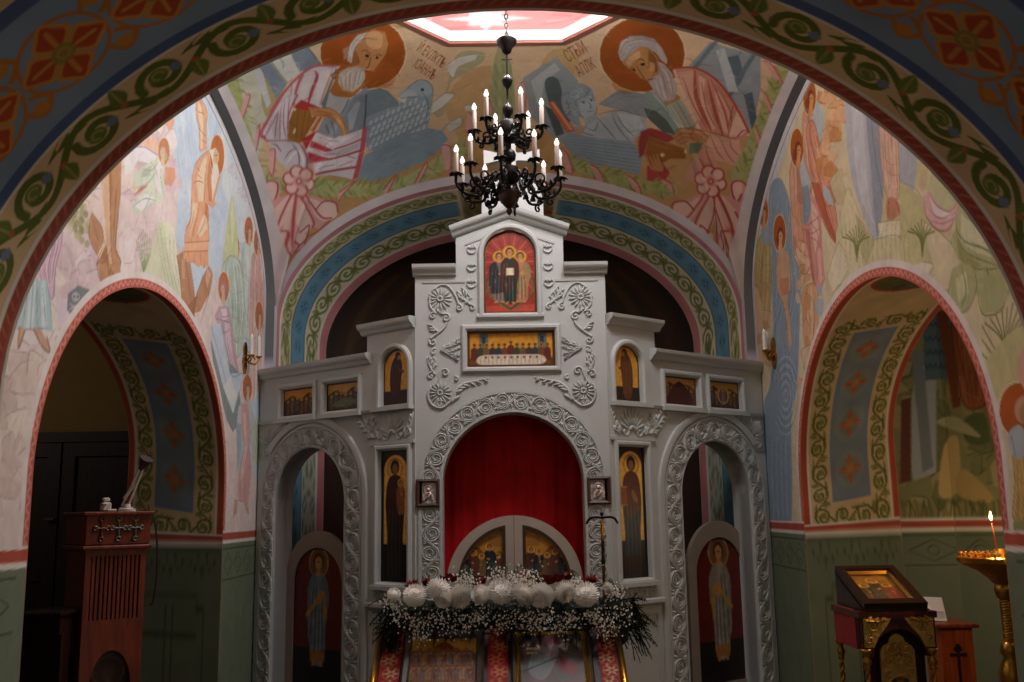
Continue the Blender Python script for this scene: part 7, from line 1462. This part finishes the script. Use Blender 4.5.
# ================================================================ left side: tall slatted cabinet, lamp, dark desk
A_, B_ = at(88, 515, 5.25), at(148, 514, 5.45); ang = math.atan2(B_.y - A_.y, B_.x - A_.x); wd = (B_ - A_).to_2d().length; H = 1.715
u_ = Vector((cos(ang), sin(ang), 0)); FA = Frame((A_.x, A_.y, 0), u_); bk_ = Vector((-sin(ang), cos(ang), 0)); RZ = Matrix.Rotation(ang, 4, 'Z')
cab = empty('candle_cabinet', (A_.x + u_.x * wd / 2, A_.y + u_.y * wd / 2, 0), 'tall narrow red-brown wooden cabinet with slatted front and dark arched panel, by the left arch', 'cabinet')
ctr = lambda d: Vector((A_.x, A_.y, 0)) + u_ * wd / 2 + bk_ * d
m = MB(); P_ = ctr(.17); m.box((P_.x, P_.y, 1.63), (wd + .03, .36, .17), RZ, .008); m.box((P_.x, P_.y, 1.715), (wd + .06, .40, .02), RZ, .005); m.box((P_.x, P_.y, 1.535), (wd + .05, .38, .022), RZ, .006)
m.build('top_box', mah, cab); m = MB(); m.box((P_.x, P_.y, .05), (wd + .03, .36, .1), RZ, .008); m.build('plinth', mah, cab)
m = MB(); m.slab(rect(0, wd, .1, 1.525), [rect(.03, wd - .03, 1.16, 1.49), [(.05, .35)] + arc(wd / 2, .80, wd / 2 - .05, pi, 0, 20, .20) + [(wd - .05, .35)]], FA, -.03, 0)
for d, w2 in ((.335, 0), ):
    m.box((ctr(d).x, ctr(d).y, .81), (wd, .02, 1.43), RZ)
for sx in (0, 1): q = Vector((A_.x, A_.y, 0)) + u_ * (wd * sx + (.01 if sx == 0 else -.01)) + bk_ * .17; m.box((q.x, q.y, .81), (.02, .33, 1.43), RZ)
m.build('front_panel', mah, cab)
for k in range(11):
    x = .045 + k * (wd - .09) / 10; m = MB(); m.slab(rect(x - .007, x + .007, 1.15, 1.50), [], FA, -.022, -.004); m.build('slat', mah, cab)
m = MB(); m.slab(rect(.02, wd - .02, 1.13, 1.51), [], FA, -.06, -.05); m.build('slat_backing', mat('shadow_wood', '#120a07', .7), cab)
cv = Canvas(0, .3, wd, 1.05, 160, '#241812'); ifig(cv, wd / 2, .34, .62, '#3a2216', '#2a2018', halo='#33241a', skin='#4a3222'); flat_grid('arched_painting', FA, .03, wd - .03, .33, 1.02, .012, cv, icon_paint, cab, -.035)
brass_d = mat('dull_metal', '#6a645c', .5, .6)
for k in range(3):
    x = wd * (.22 + .28 * k); f_ = lambda a, b, d=0.0: FA(a, b, d + .012); m = MB(); zc = 1.632
    m.ridge([(x, zc - .05), (x, zc + .05)], .007, .010, f_); m.ridge([(x - .03, zc + .005), (x + .03, zc + .005)], .007, .010, f_)
    for dx, dz in ((0, .052), (-.032, .005), (.032, .005), (0, -.052)): m.ridge([(x + dx + .011 * cos(a), zc + dz + .011 * sin(a)) for a in np.linspace(0, 2 * pi, 9)], .006, .010, f_)
    m.build('cross_ornament', [mah, brass_d, brass_d][k], cab)
# lamp, white dispenser and cable on the cabinet
white_p = mat('white_plastic', '#c9c6c0', .4, var=.03)
lp = at(127, 511, 5.5); lamp = empty('desk_lamp', (lp.x, lp.y, 1.725), 'white clamp desk lamp with twin rods standing on the tall cabinet', 'lamp')
m = MB(); m.lathe([(.045, 0), (.045, .012), (.02, .018), (.016, .04), (.005, .042)], (lp.x, lp.y, 1.726), 16); m.build('base', white_p, lamp, 40)
e0 = Vector((lp.x - .03, lp.y, 1.755)); e1 = at(141, 466, 5.5)
m = MB()
for s_ in (0, .035): m.tube([e0 + Vector((s_, 0, 0)), e1 + Vector((s_ * .45, 0, -s_ * .3))], .0065, 6)
m.tube([e0 + Vector((-.01, 0, -.02)), e0 + Vector((.06, 0, -.02))], .014, 8); m.tube([e0 + Vector((.012, 0, .04)), (e0 + e1) / 2 + Vector((.01, 0, 0))], .010, 8); m.build('arm', white_p, lamp)
m = MB(); m.lathe([(.008, -.03), (.016, -.02), (.022, .01), (.034, .04), (.036, .05), (.03, .05)], e1 + Vector((.01, 0, 0)), 14, axis=(.5, -.3, .8)); m.build('lamp_head', mat('grey_metal', '#4a4745', .4, .5), lamp, 40)
q = at(105.5, 511, 5.42); ds = empty('small_box', (q.x, q.y, 1.725), 'small white box with dark dots on the tall cabinet', 'box')
m = MB(); m.box((q.x, q.y, 1.752), (.05, .05, .05), RZ, .008); m.build('body', white_p, ds); m = MB(); m.box((q.x, q.y, 1.79), (.036, .036, .022), RZ, .006); m.box((q.x + .03, q.y + .005, 1.733), (.05, .03, .012), RZ, .004); m.build('cap', white_p, ds)
m = MB(); [m.ball((q.x - .009 + .018 * k, q.y - .027, 1.762), .005, 6, 4) for k in range(2)]; m.build('dark_dots', mat('dot_black', '#161412', .5), ds)
m = MB(); e = Vector((B_.x, B_.y, 0)) + u_ * .035; m.tube(smooth_path([(e.x - .02, e.y + .1, 1.727), (e.x, e.y, 1.70), (e.x + .022, e.y, 1.55), (e.x + .028, e.y, 1.38), (e.x + .015, e.y, 1.24), (e.x - .005, e.y + .01, 1.22)], 6), .005, 6)
tag(m.build('lamp_cable', mat('black_rubber', '#121110', .5), None, True), 'thin black cable looping down the right side of the tall cabinet', 'cable')
dl, dr_ = at(14, 613, 5.0), at(64, 611, 5.15); dz = at(50, 612, 5.1).z
dsk = empty('reading_desk', ((dl.x + dr_.x) / 2, 5.25, 0), 'low dark wooden desk left of the tall slatted cabinet', 'desk')
m = MB(); m.box(((dl.x + dr_.x) / 2, 5.25, dz - .012), (dr_.x - dl.x + .04, .34, .024), None, .006); m.build('top', mat('polished_dark', '#241a1a', .18), dsk)
m = MB(); m.box(((dl.x + dr_.x) / 2, 5.26, (dz - .024) / 2), (dr_.x - dl.x, .30, dz - .026)); fdk = Frame(((dl.x + dr_.x) / 2, 5.11, 0), (1, 0, 0)); m.sweep(rect(-.10, .10, .2, dz - .12), [(-.012, -.004), (-.008, .008), (.008, .008), (.012, -.004)], fdk, True); m.build('body', wood('dark_red_wood', '#1e0d09', '#2c130c', .4), dsk)
WORLD = .13
LIGHTS = [('skylight_lamp', (.80, 5.75, 5.87), (-1.6, 6.6, 2.4), .7, 105, (.96, .98, 1), 180, None),
 ('cove_lamp', (-1.2, 6.0, 5.6), (.5, 6.6, 6.0), .25, .5, (1, .97, .93), 170, None), ('cove_lamp', (1.25, 6.2, 5.6), (-.5, 6.6, 6.0), .25, .5, (1, .97, .93), 170, None),
 ('soffit_fill', (.9, 2.3, .35), (-1.7, 2.8, 3.0), .5, 1.8, (1, .97, .93), 120, None),  # added low fill that brightens the near arch soffit, no real lamp
 ('chamber_fill', (-6.6, 6.5, 3.4), (-4, 9.5, 2.6), .8, 7, (1, .9, .75), 180, None), ('chamber_fill', (6.2, 5.0, 3.4), (3.5, 8, 2.0), .8, 9, (1, .97, .9), 180, None)]  # added fills that brighten the two side chambers, no real windows
def point(name, loc, e, r, c):
    l = bpy.data.lights.new(name, 'POINT'); l.energy = e; l.shadow_soft_size = r; l.color = c
    o = bpy.data.objects.new(name, l); col.objects.link(o); o.location = loc
for k in range(3): point('vault_fill', (CX_ + .16 * sin(k * 2.09 + .5), CY_ - .16 * cos(k * 2.09 + .5), 4.86), 19, .05, (1, .97, .94))  # unseen fill points added above the canopy to brighten the vault
point('candle_light', FLAME, 12, .012, (1, .62, .28))
point('candle_light', (4.35, 7.2, 1.6), 12, .05, (1, .66, .34))
# ================================================================ light and colour management
w = bpy.data.worlds.new('world'); bpy.context.scene.world = w; w.use_nodes = True
w.node_tree.nodes['Background'].inputs['Color'].default_value = (.9, .95, 1, 1); w.node_tree.nodes['Background'].inputs['Strength'].default_value = WORLD
def area(name, loc, target, size, power, color, spread=180, sy=None):
    l = bpy.data.lights.new(name, 'AREA'); l.energy = power; l.size = size; l.color = color; l.spread = radians(spread)
    if sy: l.shape = 'RECTANGLE'; l.size_y = sy
    o = bpy.data.objects.new(name, l); col.objects.link(o); o.location = loc
    o.rotation_euler = (Vector(target) - Vector(loc)).to_track_quat('-Z', 'Y').to_euler(); return o
for nm, loc, tgt, sz, pw, c, sp, sy in LIGHTS: area(nm, loc, tgt, sz, pw, c, sp, sy)
sc = bpy.context.scene
sc.view_settings.view_transform = 'Standard'; sc.view_settings.look = 'None'; sc.view_settings.gamma = 1; sc.view_settings.use_curve_mapping = False
sc.view_settings.exposure = 0.0
sc.cycles.use_denoising = True; sc.cycles.max_bounces = 8; sc.cycles.diffuse_bounces = 5; sc.cycles.sample_clamp_indirect = 6
